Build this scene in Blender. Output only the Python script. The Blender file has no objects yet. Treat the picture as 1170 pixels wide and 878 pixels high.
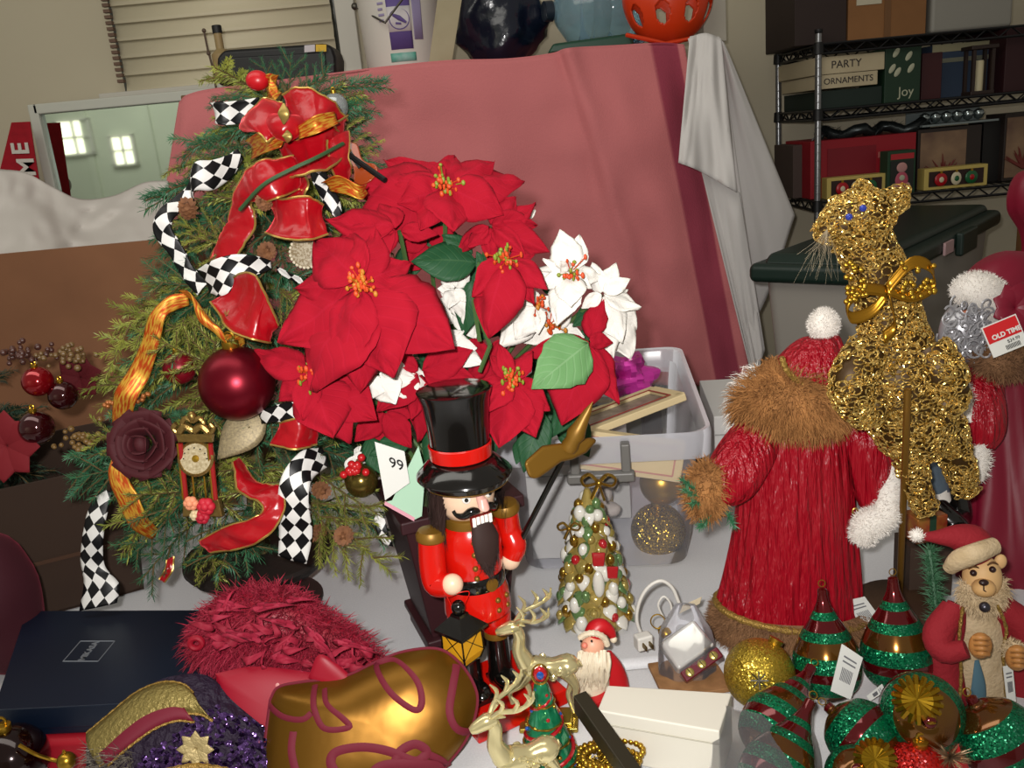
import bpy, math, random
import numpy as np
from mathutils import Vector, Matrix, Euler, noise as mn

# ------------------------------------------------------------------ camera, world, light
scn = bpy.context.scene
COL = scn.collection
PITCH, ROLL, FPX = math.radians(16), math.radians(5.3), 1000.0
CAM = Vector((0, 0, 1.43))
FW = Vector((0, math.cos(PITCH), -math.sin(PITCH)))
_r0 = Vector((1, 0, 0)); _u0 = Vector((0, math.sin(PITCH), math.cos(PITCH)))
RT = math.cos(ROLL) * _r0 - math.sin(ROLL) * _u0
UP = math.sin(ROLL) * _r0 + math.cos(ROLL) * _u0
cd = bpy.data.cameras.new('camera'); cam = bpy.data.objects.new('camera', cd); COL.objects.link(cam)
cd.sensor_width = 36; cd.lens = 36 * FPX / 1170; cd.clip_start = 0.02
cam.matrix_world = Matrix(((RT.x, UP.x, -FW.x, CAM.x), (RT.y, UP.y, -FW.y, CAM.y), (RT.z, UP.z, -FW.z, CAM.z), (0, 0, 0, 1)))
scn.camera = cam
vs = scn.view_settings
vs.view_transform = 'Standard'; vs.look = 'None'; vs.gamma = 1; vs.use_curve_mapping = False
vs.exposure = 0.0
wd = bpy.data.worlds.new('world'); scn.world = wd; wd.use_nodes = True
wd.node_tree.nodes['Background'].inputs[0].default_value = (1.0, 0.93, 0.80, 1)
wd.node_tree.nodes['Background'].inputs[1].default_value = 0.24
# the camera's own flash: a small tube beside and above the lens
fl = bpy.data.lights.new('camera_flash', 'SPOT'); fl.energy = 66; fl.shadow_soft_size = 0.014
fl.spot_size = math.radians(96); fl.spot_blend = 0.9; fl.color = (1.0, 0.97, 0.94)
flo = bpy.data.objects.new('camera_flash', fl); COL.objects.link(flo)
flo.matrix_world = Matrix.Translation(Vector((-0.035, -0.01, 0.045))) @ cam.matrix_world
# added area fill above the tables, aimed to brighten the back wall
dl = bpy.data.lights.new('back_wall_fill', 'AREA'); dl.energy = 19; dl.shape = 'RECTANGLE'; dl.size = 2.4; dl.size_y = .9
dl.color = (1.0, 0.97, 0.88)
dlo = bpy.data.objects.new('back_wall_fill', dl); COL.objects.link(dlo)
dlo.location = (-.9, 1.0, 2.62); dlo.rotation_euler = (math.radians(58), 0, math.radians(-14))

# added fill behind the camera: brightens the closed door that the mirror shows
gl = bpy.data.lights.new('garage_door_fill', 'AREA'); gl.energy = 30; gl.size = 1.2; gl.color = (1.0, .97, .9)
glo = bpy.data.objects.new('garage_door_fill', gl); COL.objects.link(glo); glo.location = (-3.2, -.9, 2.66); glo.rotation_euler = (math.radians(-48), 0, 0)

# ------------------------------------------------------------------ helpers
rnd = random.Random(7)
def ray(x, y): return FW + RT * ((x - 585) / FPX) - UP * ((y - 439) / FPX)
def W(x, y, Y):
    d = ray(x, y); return CAM + d * (Y / d.y)
def T(x, y, z=0.75):
    d = ray(x, y); return CAM + d * ((z - CAM.z) / d.z)
def V3(*a): return Vector(a)
def lin(c):
    if isinstance(c, str): c = [int(c[i:i + 2], 16) / 255 for i in (0, 2, 4)]
    return tuple((x / 12.92 if x <= 0.04045 else ((x + 0.055) / 1.055) ** 2.4) for x in c) + (1,)
def cat(P, k=6):
    """Catmull-Rom through lists of numbers / vectors"""
    P = [np.array(p, float) for p in P]; out = []
    for i in range(len(P) - 1):
        a = P[i - 1] if i else 2 * P[0] - P[1]; b = P[i]; c = P[i + 1]; d = P[i + 2] if i + 2 < len(P) else 2 * P[-1] - P[-2]
        for j in range(k):
            t = j / k
            out.append(0.5 * (2 * b + (c - a) * t + (2 * a - 5 * b + 4 * c - d) * t * t + (3 * b - a - 3 * c + d) * t ** 3))
    out.append(P[-1]); return out

MATS = {}
def mat(name, col, rough=0.6, metal=0.0, spec=0.5, sheen=0.0, var=None, bump=None, trans=0.0, coat=0.0, emit=None, sheenc=None, ior=1.45, alpha=1.0, aniso=0):
    """principled material; var=(scale, second colour[, sharpness]) mottles, bump=(scale, strength[, stretch])"""
    if name in MATS: return MATS[name]
    m = bpy.data.materials.new(name); m.use_nodes = True; nt = m.node_tree; b = nt.nodes['Principled BSDF']
    I = b.inputs
    I['Base Color'].default_value = lin(col); I['Roughness'].default_value = rough; I['Metallic'].default_value = metal
    I['Specular IOR Level'].default_value = spec; I['IOR'].default_value = ior
    if sheen:
        I['Sheen Weight'].default_value = sheen; I['Sheen Roughness'].default_value = 0.35
        I['Sheen Tint'].default_value = lin(sheenc or col)
    if trans: I['Transmission Weight'].default_value = trans
    if coat: I['Coat Weight'].default_value = coat; I['Coat Roughness'].default_value = 0.06
    if emit: I['Emission Color'].default_value = lin(emit[0]); I['Emission Strength'].default_value = emit[1]
    if alpha < 1: I['Alpha'].default_value = alpha
    if var or bump:
        tc = nt.nodes.new('ShaderNodeTexCoord')
    if var:
        n = nt.nodes.new('ShaderNodeTexNoise'); n.inputs['Scale'].default_value = var[0]; n.inputs['Detail'].default_value = 4
        r = nt.nodes.new('ShaderNodeValToRGB'); s = var[2] if len(var) > 2 else 0.2
        r.color_ramp.elements[0].position = 0.5 - s; r.color_ramp.elements[1].position = 0.5 + s
        r.color_ramp.elements[0].color = lin(col); r.color_ramp.elements[1].color = lin(var[1])
        nt.links.new(tc.outputs['Object'], n.inputs['Vector']); nt.links.new(n.outputs['Fac'], r.inputs['Fac'])
        nt.links.new(r.outputs['Color'], I['Base Color'])
    if bump:
        n = nt.nodes.new('ShaderNodeTexNoise'); n.inputs['Scale'].default_value = bump[0]; n.inputs['Detail'].default_value = 3
        src = tc.outputs['Object']
        if len(bump) > 2:
            mp = nt.nodes.new('ShaderNodeMapping'); mp.inputs['Scale'].default_value = bump[2]
            nt.links.new(src, mp.inputs['Vector']); src = mp.outputs['Vector']
        nt.links.new(src, n.inputs['Vector'])
        bp = nt.nodes.new('ShaderNodeBump'); bp.inputs['Strength'].default_value = bump[1]; bp.inputs['Distance'].default_value = bump[3] if len(bump) > 3 else 0.004
        nt.links.new(n.outputs['Fac'], bp.inputs['Height']); nt.links.new(bp.outputs['Normal'], I['Normal'])
    MATS[name] = m; return m
def glitter(name, col, col2, scale=520, rough=0.28, metal=0.9, tilt=0.75):
    """tiny flakes: every voronoi cell has its own tilt and shade"""
    if name in MATS: return MATS[name]
    m = bpy.data.materials.new(name); m.use_nodes = True; nt = m.node_tree; b = nt.nodes['Principled BSDF']; L = nt.links.new
    tc = nt.nodes.new('ShaderNodeTexCoord'); vo = nt.nodes.new('ShaderNodeTexVoronoi'); vo.inputs['Scale'].default_value = scale
    L(tc.outputs['Object'], vo.inputs['Vector'])
    r = nt.nodes.new('ShaderNodeValToRGB'); r.color_ramp.elements[0].color = lin(col); r.color_ramp.elements[1].color = lin(col2)
    sp = nt.nodes.new('ShaderNodeSeparateColor'); L(vo.outputs['Color'], sp.inputs[0]); L(sp.outputs[0], r.inputs['Fac']); L(r.outputs['Color'], b.inputs['Base Color'])
    sub = nt.nodes.new('ShaderNodeVectorMath'); sub.operation = 'SUBTRACT'; sub.inputs[1].default_value = (.5, .5, .5); L(vo.outputs['Color'], sub.inputs[0])
    sc = nt.nodes.new('ShaderNodeVectorMath'); sc.operation = 'SCALE'; sc.inputs['Scale'].default_value = tilt * 2; L(sub.outputs[0], sc.inputs[0])
    ge = nt.nodes.new('ShaderNodeNewGeometry'); ad = nt.nodes.new('ShaderNodeVectorMath'); ad.operation = 'ADD'; L(ge.outputs['Normal'], ad.inputs[0]); L(sc.outputs[0], ad.inputs[1])
    no = nt.nodes.new('ShaderNodeVectorMath'); no.operation = 'NORMALIZE'; L(ad.outputs[0], no.inputs[0]); L(no.outputs[0], b.inputs['Normal'])
    b.inputs['Roughness'].default_value = rough; b.inputs['Metallic'].default_value = metal
    MATS[name] = m; return m

class MB:
    """collects shapes into one mesh"""
    def __init__(s): s.V = []; s.F = []; s.U = []; s.I = []
    def add(s, vs, fs, uv=None, mi=0):
        b = len(s.V); s.V.extend([tuple(v) for v in vs])
        for f in fs:
            s.F.append([b + i for i in f]); s.I.append(mi)
            s.U.append([uv[i] for i in f] if uv else [(0, 0)] * len(f))
        return s
    def box(s, c, d, R=None, mi=0, taper=1.0):
        x, y, z = d[0] / 2, d[1] / 2, d[2] / 2; t = taper
        vs = [Vector(p) for p in ((-x * t, -y * t, -z), (x * t, -y * t, -z), (x * t, y * t, -z), (-x * t, y * t, -z), (-x, -y, z), (x, -y, z), (x, y, z), (-x, y, z))]
        if R is not None: vs = [R @ v for v in vs]
        c = Vector(c)
        return s.add([v + c for v in vs], [(3, 2, 1, 0), (4, 5, 6, 7), (0, 1, 5, 4), (1, 2, 6, 5), (2, 3, 7, 6), (3, 0, 4, 7)], mi=mi)
    def hexa(s, p, mi=0):
        """eight corners: four below, four above"""
        return s.add(p, [(3, 2, 1, 0), (4, 5, 6, 7), (0, 1, 5, 4), (1, 2, 6, 5), (2, 3, 7, 6), (3, 0, 4, 7)], mi=mi)
    def loft(s, rings, n=16, cap=True, fold=None, mi=0, closed=False):
        """rings = (centre, half axis a, half axis b)"""
        k = len(rings); vs = []; uv = []; Ls = [0]
        for i in range(1, k): Ls.append(Ls[-1] + (Vector(rings[i][0]) - Vector(rings[i - 1][0])).length)
        for i, (c, a, b) in enumerate(rings):
            c, a, b = Vector(c), Vector(a), Vector(b)
            for j in range(n):
                th = 2 * math.pi * j / n; g = 1
                if fold: g = fold(th, i / (k - 1))
                vs.append(c + (a * math.cos(th) + b * math.sin(th)) * g); uv.append((j / n, Ls[i]))
        fs = []
        for i in range(k if closed else k - 1):
            for j in range(n):
                fs.append((i * n + j, i * n + (j + 1) % n, (i + 1) % k * n + (j + 1) % n, (i + 1) % k * n + j))
        if cap and not closed:
            fs.append(tuple(range(n - 1, -1, -1))); fs.append(tuple((k - 1) * n + j for j in range(n)))
        return s.add(vs, fs, uv, mi)
    def lathe(s, prof, n=28, o=(0, 0, 0), R=None, mi=0, fold=None, cap=True):
        o = Vector(o); X, Y, Z = Vector((1, 0, 0)), Vector((0, 1, 0)), Vector((0, 0, 1))
        if R is not None: X, Y, Z = R @ X, R @ Y, R @ Z
        return s.loft([(o + Z * z, X * max(r, 1e-4), Y * max(r, 1e-4)) for r, z in prof], n, cap, fold, mi)
    def tube(s, pts, r, n=8, closed=False, mi=0, flat=1.0, nrm=None):
        pts = [Vector(p) for p in pts]; k = len(pts); rs = r if isinstance(r, (list, tuple)) else [r] * k
        rings = []; pa = None
        for i in range(k):
            if closed: t = pts[(i + 1) % k] - pts[i - 1]
            else: t = pts[min(i + 1, k - 1)] - pts[max(i - 1, 0)]
            if t.length < 1e-9: t = Vector((0, 0, 1))
            t.normalize()
            if nrm is not None: ref = Vector(nrm)
            elif pa is None: ref = Vector((0, 0, 1)) if abs(t.z) < 0.9 else Vector((1, 0, 0))
            else: ref = pa.cross(t) if False else pa
            if nrm is not None or pa is None: a = t.cross(ref)
            else: a = pa - t * pa.dot(t)
            if a.length < 1e-6: a = t.orthogonal()
            a.normalize(); pa = a; b = a.cross(t)
            rr = max(rs[i], 1e-5); rings.append((pts[i], a * rr, b * rr * flat))
        return s.loft(rings, n, True, None, mi, closed)
    def ball(s, c, r, R=None, nu=20, nv=12, mi=0):
        c = Vector(c); r = (r, r, r) if not isinstance(r, (tuple, list, Vector)) else r
        vs = [Vector((0, 0, -r[2]))]
        for i in range(1, nv):
            ph = -math.pi / 2 + math.pi * i / nv
            for j in range(nu):
                th = 2 * math.pi * j / nu
                vs.append(Vector((r[0] * math.cos(ph) * math.cos(th), r[1] * math.cos(ph) * math.sin(th), r[2] * math.sin(ph))))
        vs.append(Vector((0, 0, r[2]))); e = len(vs) - 1
        if R is not None: vs = [R @ v for v in vs]
        fs = [(0, 1 + (j + 1) % nu, 1 + j) for j in range(nu)]
        for i in range(nv - 2):
            for j in range(nu):
                a = 1 + i * nu; fs.append((a + j, a + (j + 1) % nu, a + nu + (j + 1) % nu, a + nu + j))
        a = 1 + (nv - 2) * nu; fs += [(a + j, a + (j + 1) % nu, e) for j in range(nu)]
        return s.add([v + c for v in vs], fs, mi=mi)
    def grid(s, fn, nu, nv, mi=0, uvs=(1, 1)):
        vs = []; uv = []
        for i in range(nu + 1):
            for j in range(nv + 1):
                vs.append(fn(i / nu, j / nv)); uv.append((i / nu * uvs[0], j / nv * uvs[1]))
        fs = [(i * (nv + 1) + j, (i + 1) * (nv + 1) + j, (i + 1) * (nv + 1) + j + 1, i * (nv + 1) + j + 1) for i in range(nu) for j in range(nv)]
        return s.add(vs, fs, uv, mi)
    def strip(s, pairs, k=8, nv=4, mi=0, arch=0.0, crink=0.0):
        """ribbon between two edges; pairs = ((point), (point)); uv in metres"""
        A = [Vector(p) for p in cat([p[0] for p in pairs], k)]; B = [Vector(p) for p in cat([p[1] for p in pairs], k)]
        n = len(A); vs = []; uv = []; u = 0
        for i in range(n):
            if i: u += ((A[i] + B[i]) / 2 - (A[i - 1] + B[i - 1]) / 2).length
            w = (B[i] - A[i]).length
            t = (A[min(i + 1, n - 1)] + B[min(i + 1, n - 1)] - A[max(i - 1, 0)] - B[max(i - 1, 0)])
            nr = t.cross(B[i] - A[i])
            if nr.length > 1e-9: nr.normalize()
            for j in range(nv + 1):
                q = j / nv; vs.append(A[i].lerp(B[i], q) + nr * (arch * w * 4 * q * (1 - q) + crink * (mn.noise(Vector((u * 55 + A[0].x * 90, q * 1.6, A[0].z * 50))) + .5 * mn.noise(Vector((u * 130, q * 4, A[0].z * 90)))))); uv.append((u, (q - .5) * w))
        fs = [(i * (nv + 1) + j, (i + 1) * (nv + 1) + j, (i + 1) * (nv + 1) + j + 1, i * (nv + 1) + j + 1) for i in range(n - 1) for j in range(nv)]
        s.add(vs, fs, uv, mi); 
        if crink: A, B = [Vector(s.V[-n * (nv + 1) + i * (nv + 1)]) for i in range(n)], [Vector(s.V[-n * (nv + 1) + i * (nv + 1) + nv]) for i in range(n)]
        return A, B
    def prism(s, pts, dvec, mi=0):
        """outline (3d points in a plane) pushed along dvec"""
        n = len(pts); d = Vector(dvec); vs = [Vector(p) for p in pts] + [Vector(p) + d for p in pts]
        return s.add(vs, [tuple(range(n - 1, -1, -1)), tuple(range(n, 2 * n))] + [(i, (i + 1) % n, n + (i + 1) % n, n + i) for i in range(n)], mi=mi)
    def limb(s, path, Y0, n=16, flat=1.0, fold=None, k=4, mi=0, cap=True):
        """path = (px, py, depth offset, radius in px): a tapering round body drawn through the photograph's points at real depth"""
        Q = cat([(p[0], p[1], p[2], p[3]) for p in path], k) if k > 1 else [np.array(p, float) for p in path]
        P = [W(q[0], q[1], Y0 + q[2]) for q in Q]; rings = []
        for i in range(len(P)):
            t = (P[min(i + 1, len(P) - 1)] - P[max(i - 1, 0)]).normalized()
            a = t.cross(FW)
            a = RT.copy() if a.length < 0.05 else a.normalized()
            b = a.cross(t).normalized(); r = max(Q[i][3], 0.3) * (Y0 + Q[i][2]) / FPX
            rings.append((P[i], a * r, b * r * flat))
        f0 = len(s.F); s.loft(rings, n, cap, fold, mi)
        g = s.F[f0 + n * (len(P) // 2)] if len(P) // 2 < len(P) - 1 else s.F[f0]
        a_, b_, c_ = Vector(s.V[g[0]]), Vector(s.V[g[1]]), Vector(s.V[g[2]]); i0 = len(P) // 2 if len(P) // 2 < len(P) - 1 else 0
        if (b_ - a_).cross(c_ - a_).dot((a_ + c_) / 2 - (P[i0] + P[i0 + 1]) / 2) < 0:
            for q in range(f0, len(s.F)): s.F[q].reverse(); s.U[q].reverse()
        return s
    def fur(s, pts, ln, wd=0.0012, droop=0.3, jit=0.5, mi=0, seg=2):
        """pts = (point, normal): tapered hairs"""
        for p, nr in pts:
            p, nr = Vector(p), Vector(nr).normalized()
            d = (nr + Vector((rnd.uniform(-jit, jit), rnd.uniform(-jit, jit), rnd.uniform(-jit, jit) - droop))).normalized()
            sd = d.cross(Vector((rnd.uniform(-1, 1), rnd.uniform(-1, 1), rnd.uniform(-1, 1))))
            if sd.length < 1e-4: continue
            sd.normalize(); L = ln * rnd.uniform(0.6, 1.25); w = wd / 2
            if seg == 1: s.add([p - sd * w, p + sd * w, p + d * L], [(0, 1, 2)])
            else:
                m = p + d * L * .55; e = m + (d + Vector((0, 0, -droop * 1.2)) + Vector((rnd.uniform(-.3, .3), rnd.uniform(-.3, .3), rnd.uniform(-.2, .2)))).normalized() * L * .5
                s.add([p - sd * w, p + sd * w, m + sd * w * .8, m - sd * w * .8, e], [(0, 1, 2, 3), (3, 2, 4)])
        return s
    def surf(s, n, up=None, flt=None):
        """n random (point, normal) over the mesh collected so far, by area"""
        tri = []
        for f in s.F:
            a = Vector(s.V[f[0]])
            for i in range(1, len(f) - 1): tri.append((a, Vector(s.V[f[i]]), Vector(s.V[f[i + 1]])))
        ar = [((b - a).cross(c - a)).length for a, b, c in tri]; out = []
        for a, b, c in rnd.choices(tri, ar, k=n):
            u, v = rnd.random(), rnd.random()
            if u + v > 1: u, v = 1 - u, 1 - v
            p = a + (b - a) * u + (c - a) * v; nr = (b - a).cross(c - a)
            if nr.length < 1e-12: continue
            nr.normalize()
            if flt is None or flt(p, nr): out.append((p, nr))
        return out
    def mesh(s, name, off=None):
        me = bpy.data.meshes.new(name)
        vs = s.V if off is None else [(v[0] - off[0], v[1] - off[1], v[2] - off[2]) for v in s.V]
        me.from_pydata(vs, [], s.F)
        ul = me.uv_layers.new(name='UVMap'); flat = [c for f in s.U for uv in f for c in uv]
        ul.data.foreach_set('uv', flat)
        me.polygons.foreach_set('material_index', s.I)
        return me
def finish(o, m, smooth=True, bevel=0, sub=0, solid=0, ang=40, seg=2, shade=None):
    me = o.data
    for x in (m if isinstance(m, (list, tuple)) else [m]): me.materials.append(x)
    if smooth:
        me.polygons.foreach_set('use_smooth', [True] * len(me.polygons)); me.set_sharp_from_angle(angle=math.radians(ang))
    me.update()
    if solid:
        d = o.modifiers.new('solid', 'SOLIDIFY'); d.thickness = solid; d.offset = 0
    if bevel:
        d = o.modifiers.new('bevel', 'BEVEL'); d.width = bevel; d.segments = seg; d.limit_method = 'ANGLE'; d.angle_limit = math.radians(35)
        d.harden_normals = True
    if sub:
        d = o.modifiers.new('sub', 'SUBSURF'); d.levels = sub; d.render_levels = sub
def tag(o, label=None, cat_=None, group=None, kind=None):
    if label: o['label'] = label
    if cat_: o['category'] = cat_
    if group: o['group'] = group
    if kind: o['kind'] = kind
    return o
def base_of(mb):
    a = np.array(mb.V); lo, hi = a.min(0), a.max(0); return Vector(((lo[0] + hi[0]) / 2, (lo[1] + hi[1]) / 2, lo[2]))
def thing(name, label, c, loc=(0, 0, 0), rot=(0, 0, 0), group=None, kind=None):
    o = bpy.data.objects.new(name, None); COL.objects.link(o); o.location = loc; o.rotation_euler = rot; o.empty_display_size = .05
    return tag(o, label, c, group, kind)
def part(mb, name, m, parent, local=False, label=None, kind=None, **k):
    """a mesh of its own under its thing; shapes are given in world coordinates unless local"""
    off = None
    if not local:
        off = Vector((0, 0, 0)); q = parent
        while q is not None: off = off + q.location; q = q.parent
    o = bpy.data.objects.new(name, mb.mesh(name, off)); COL.objects.link(o); o.parent = parent
    finish(o, m, **k); return tag(o, label, None, None, kind)
def single(mb, name, m, label, c, group=None, kind=None, **k):
    b = base_of(mb); o = bpy.data.objects.new(name, mb.mesh(name, b)); COL.objects.link(o); o.location = b
    finish(o, m, **k); return tag(o, label, c, group, kind)
def struct(mb, name, m, parent=None, **k):
    o = bpy.data.objects.new(name, mb.mesh(name)); COL.objects.link(o); finish(o, m, **k)
    if parent: o.parent = parent
    else: o['kind'] = 'structure'
    return o
def copy_tree(o, parent=None):
    c = o.copy(); COL.objects.link(c); c.parent = parent
    for ch in list(o.children): copy_tree(ch, c)
    return c
def text_mb(txt, size, o, X, Y, th=0.0006, shear=0.0, align='CENTER', bold=0.0):
    """lettering as solid geometry at o, running along X with Y upwards"""
    cu = bpy.data.curves.new('t', 'FONT'); cu.body = txt; cu.size = size; cu.extrude = th / 2; cu.align_x = align; cu.align_y = 'CENTER'; cu.shear = shear; cu.offset = bold
    ob = bpy.data.objects.new('t', cu); COL.objects.link(ob); bpy.context.view_layer.update()
    me = bpy.data.meshes.new_from_object(ob.evaluated_get(bpy.context.evaluated_depsgraph_get()))
    X, Y = Vector(X).normalized(), Vector(Y).normalized(); Z = X.cross(Y); o = Vector(o); m = MB()
    m.add([o + X * v.co.x + Y * v.co.y + Z * v.co.z for v in me.vertices], [tuple(p.vertices) for p in me.polygons])
    bpy.data.objects.remove(ob); bpy.data.curves.remove(cu); bpy.data.meshes.remove(me); return m
def nz(x, y=0, z=0): return mn.noise(Vector((x, y, z)))
def rotz(a): return Matrix.Rotation(a, 3, 'Z')
def frame(z, x=(1, 0, 0)):
    """3x3 whose z column is z"""
    z = Vector(z).normalized(); x = Vector(x); x = x - z * x.dot(z)
    if x.length < 1e-4: x = z.orthogonal()
    x.normalize(); y = z.cross(x); return Matrix(((x.x, y.x, z.x), (x.y, y.y, z.y), (x.z, y.z, z.z)))

# ------------------------------------------------------------------ setting
WALLM = mat('wall_paint', 'c8bfa8', .85, var=(1.3, 'bdb39b', .3), bump=(60, .08))
struct(MB().box((0, 3.47, 1.35), (6.4, .1, 2.7)), 'wall_back', WALLM, smooth=False)
struct(MB().box((-.5, .5, -.05), (9.5, 6.1, .1)), 'floor', mat('concrete', '6f6a63', .8, var=(3, '5c5852')), smooth=False)
DOORM = mat('door_paint', 'd8dccb', .7, var=(2, 'ced2c1'))
g = MB().box((-2.2, -2.58, 1.35), (6.2, .1, 2.7))
for i in range(8): g.box((-4.6 + i * .62, -2.52, 1.3), (.07, .03, 2.6))
struct(g, 'wall_garage_door', DOORM, smooth=False)
DAY = mat('daylit_pane', 'ffffff', .5, emit=('fff6d8', 2.2)); WHITE = mat('white_paint', 'd9d7cf', .5)
for n, (xa, xb, za, zb) in enumerate([(-4.25, -3.93, 1.60, 1.93), (-3.75, -3.53, 1.46, 1.74)]):
    f = MB(); cx, cz = (xa + xb) / 2, (za + zb) / 2
    for c, d in (((xa, -2.5, cz), (.03, .05, zb - za)), ((xb, -2.5, cz), (.03, .05, zb - za)), ((cx, -2.5, za), (xb - xa + .03, .05, .02)), ((cx, -2.5, zb), (xb - xa + .03, .05, .02)), ((cx, -2.5, cz), (.018, .04, zb - za)), ((cx, -2.5, cz), (xb - xa, .04, .018))): f.box(c, d)
    w = struct(f, 'window_%d' % (n + 2), WHITE, smooth=False)
    struct(MB().box((cx, -2.515, cz), (xb - xa, .01, zb - za)), 'pane', DAY, w, smooth=False)
# the blinded window
f = MB(); xa, xb, za, zb = -1.31, -.5, 1.70, 2.45
for c, d in (((xb + .03, 3.40, 2.07), (.07, .05, .80)), (((xa + xb) / 2, 3.395, za - .03), (xb - xa + .16, .07, .05)), (((xa + xb) / 2, 3.40, zb), (xb - xa, .05, .06))): f.box(c, d)
w = struct(f, 'window_1', mat('window_trim', 'c5c1b6', .5), bevel=.004)
b = MB()
for i in range(13):
    z = 1.690 + i * .058
    b.grid(lambda u, v, z=z: Vector((xa + .02 + (xb - xa - .04) * u, 3.368 + .014 * v + .010 * math.sin(v * math.pi), z + .066 * v)), 1, 5)
struct(b, 'blind', mat('blind_slat', 'd6ccb0', .55), w, solid=.003)
bc = MB()
for i in range(30): bc.box((xa + .012, 3.36, 1.73 + i * .0195), (.022, .02, .011))
struct(bc, 'blind_cord', mat('cord_brown', '6d5648', .8), w, smooth=False)
struct(MB().box(((xa + xb) / 2, 3.415, 2.07), (xb - xa, .01, .75)), 'pane', mat('dark_glass', '40403a', .1), w, smooth=False)  # dark pane behind the slats

# ------------------------------------------------------------------ against the back wall
t = thing('mirror', 'large framed mirror propped on the wall, reflecting two bright windows', 'mirror', (-1.1, 3.3, .6))
xa, xb, za, zb, Y = -1.60, -.72, .75, 1.657, 3.31
f = MB()
for c, d in (((xa, Y, (za + zb) / 2), (.035, .045, zb - za + .035)), ((xb, Y, (za + zb) / 2), (.035, .045, zb - za + .035)), (((xa + xb) / 2, Y, zb), (xb - xa, .045, .035)), (((xa + xb) / 2, Y, za), (xb - xa, .045, .035))): f.box(c, d)
part(f, 'frame', mat('mirror_frame', 'c9cabf', .4), t, bevel=.005)
part(MB().box(((xa + xb) / 2, Y + .005, (za + zb) / 2), (xb - xa, .006, zb - za)), 'mirror_glass', mat('mirror_glass', 'c4d0c6', .03, 1.0), t, smooth=False)
bx = MB().box((-1.1, 3.355, .66), (1.3, .12, .14)); single(bx, 'crate', mat('crate_wood', '6b5238', .8), 'low wooden crate carrying the framed mirror', 'crate', bevel=.003)
# red pennant
RED = mat('felt_red', 'a80d22', .85, var=(40, '94081b'))
Y = 3.2
o = [W(13, 140, Y), W(34, 139, Y), W(49, 235, Y), W(60, 300, Y), W(-30, 300, Y), W(1, 190, Y)]
t = thing('pennant', 'red felt pennant with white capital letters leaning beside the mirror', 'pennant', W(10, 300, Y))
part(MB().prism(o, (0, .004, 0)), 'cloth', RED, t, smooth=False)
d1 = (W(23, 158, Y) - W(33, 215, Y)).normalized(); side = d1.cross(Vector((0, 1, 0)))
for ch, px in (('E', (24, 170)), ('M', (31, 191)), ('O', (38, 215))):
    part(text_mb(ch, .082, W(px[0], px[1], Y - .004), d1, Vector((0, 1, 0)).cross(d1) * -1, .003, bold=.002), 'letter', mat('felt_white', 'd2ccc4', .8), t, smooth=False)
# white sheet over something
def clothfn(top, bot, Yt, Yb, amp, seed, fr=6):
    """drapes from a row of points to another; rows are (px, py) lists"""
    A, B = cat(top, 8), cat(bot, 8)
    def fn(u, v):
        i = u * (len(A) - 1); k = min(int(i), len(A) - 2); q = i - k
        a = A[k] * (1 - q) + A[k + 1] * q
        i = u * (len(B) - 1); k = min(int(i), len(B) - 2); q = i - k
        b = B[k] * (1 - q) + B[k + 1] * q
        c = a * (1 - v) + b * v; Y = Yt + (Yb - Yt) * v
        n = nz(u * fr + seed, v * fr * .35, seed) * amp + nz(u * fr * 3, v * fr * 1.3 + seed, 3) * amp * .35
        return W(c[0], c[1], Y + n * min(1, v * 4 + .25))
    return fn
SHEET = mat('white_sheet', 'bcb6b0', .85, bump=(6, .25))
m = MB().grid(clothfn([(-60, 190), (0, 194), (30, 198), (60, 214), (92, 228), (130, 224), (165, 209), (192, 207)], [(-70, 300), (30, 300), (110, 300), (200, 300)], 2.35, 1.98, .09, 2.0, 4), 60, 40)
single(m, 'sheet', SHEET, 'crumpled white sheet heaped below the mirror and pennant', 'sheet', solid=.003)
single(MB().box((-1.12, 2.24, .6), (.75, .3, 1.2)), 'storage_crate', mat('crate_grey', '5f584f', .8), 'tall crate hidden under the crumpled white sheet', 'crate', bevel=.01)

# bench that carries the blanket and the odds and ends
t = thing('workbench', 'tall wooden bench under the pink blanket', 'bench', (-.15, 2.95, 0)); BW = mat('bench_wood', '6a5037', .8)
part(MB().box((-.15, 2.97, 1.59), (1.44, .62, .05)), 'bench_top', BW, t, bevel=.004)
for x in (-.83, .53):
    for y in (2.7, 3.24): part(MB().box((x, y, .783), (.07, .07, 1.565)), 'leg', BW, t, bevel=.004)
# pink blanket
topL = [(205, 118), (222, 107), (300, 95), (385, 84), (440, 77), (512, 70), (580, 68), (630, 62), (650, 56), (700, 53), (755, 50), (782, 52)]
botL = [(150, 470), (300, 465), (450, 462), (600, 455), (740, 440), (800, 440), (860, 434)]
fn0 = clothfn(topL, botL, 2.56, 2.50, .055, 5.0, 5)
def blank(u, v):
    p = fn0(u, v)
    return p + Vector((0, -.02 * math.sin(u * 17 + 1) * v - .03 * math.exp(-((u - .72) / .03) ** 2) * math.exp(-v * 2), 0))
m = MB().grid(blank, 110, 70)
n0 = len(m.V)
tp = cat(topL, 8)
def overtop(u, v):
    i = u * (len(tp) - 1); k = min(int(i), len(tp) - 2); q = i - k; a = tp[k] * (1 - q) + tp[k + 1] * q
    p = W(a[0], a[1], 2.56); p.y += .55 * v; p.z = p.z + .012 * math.sin(v * 3.1) * (1 - v) + (1.626 - p.z) * min(1, v * 2.2); return p
m.grid(overtop, 110, 8)
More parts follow.
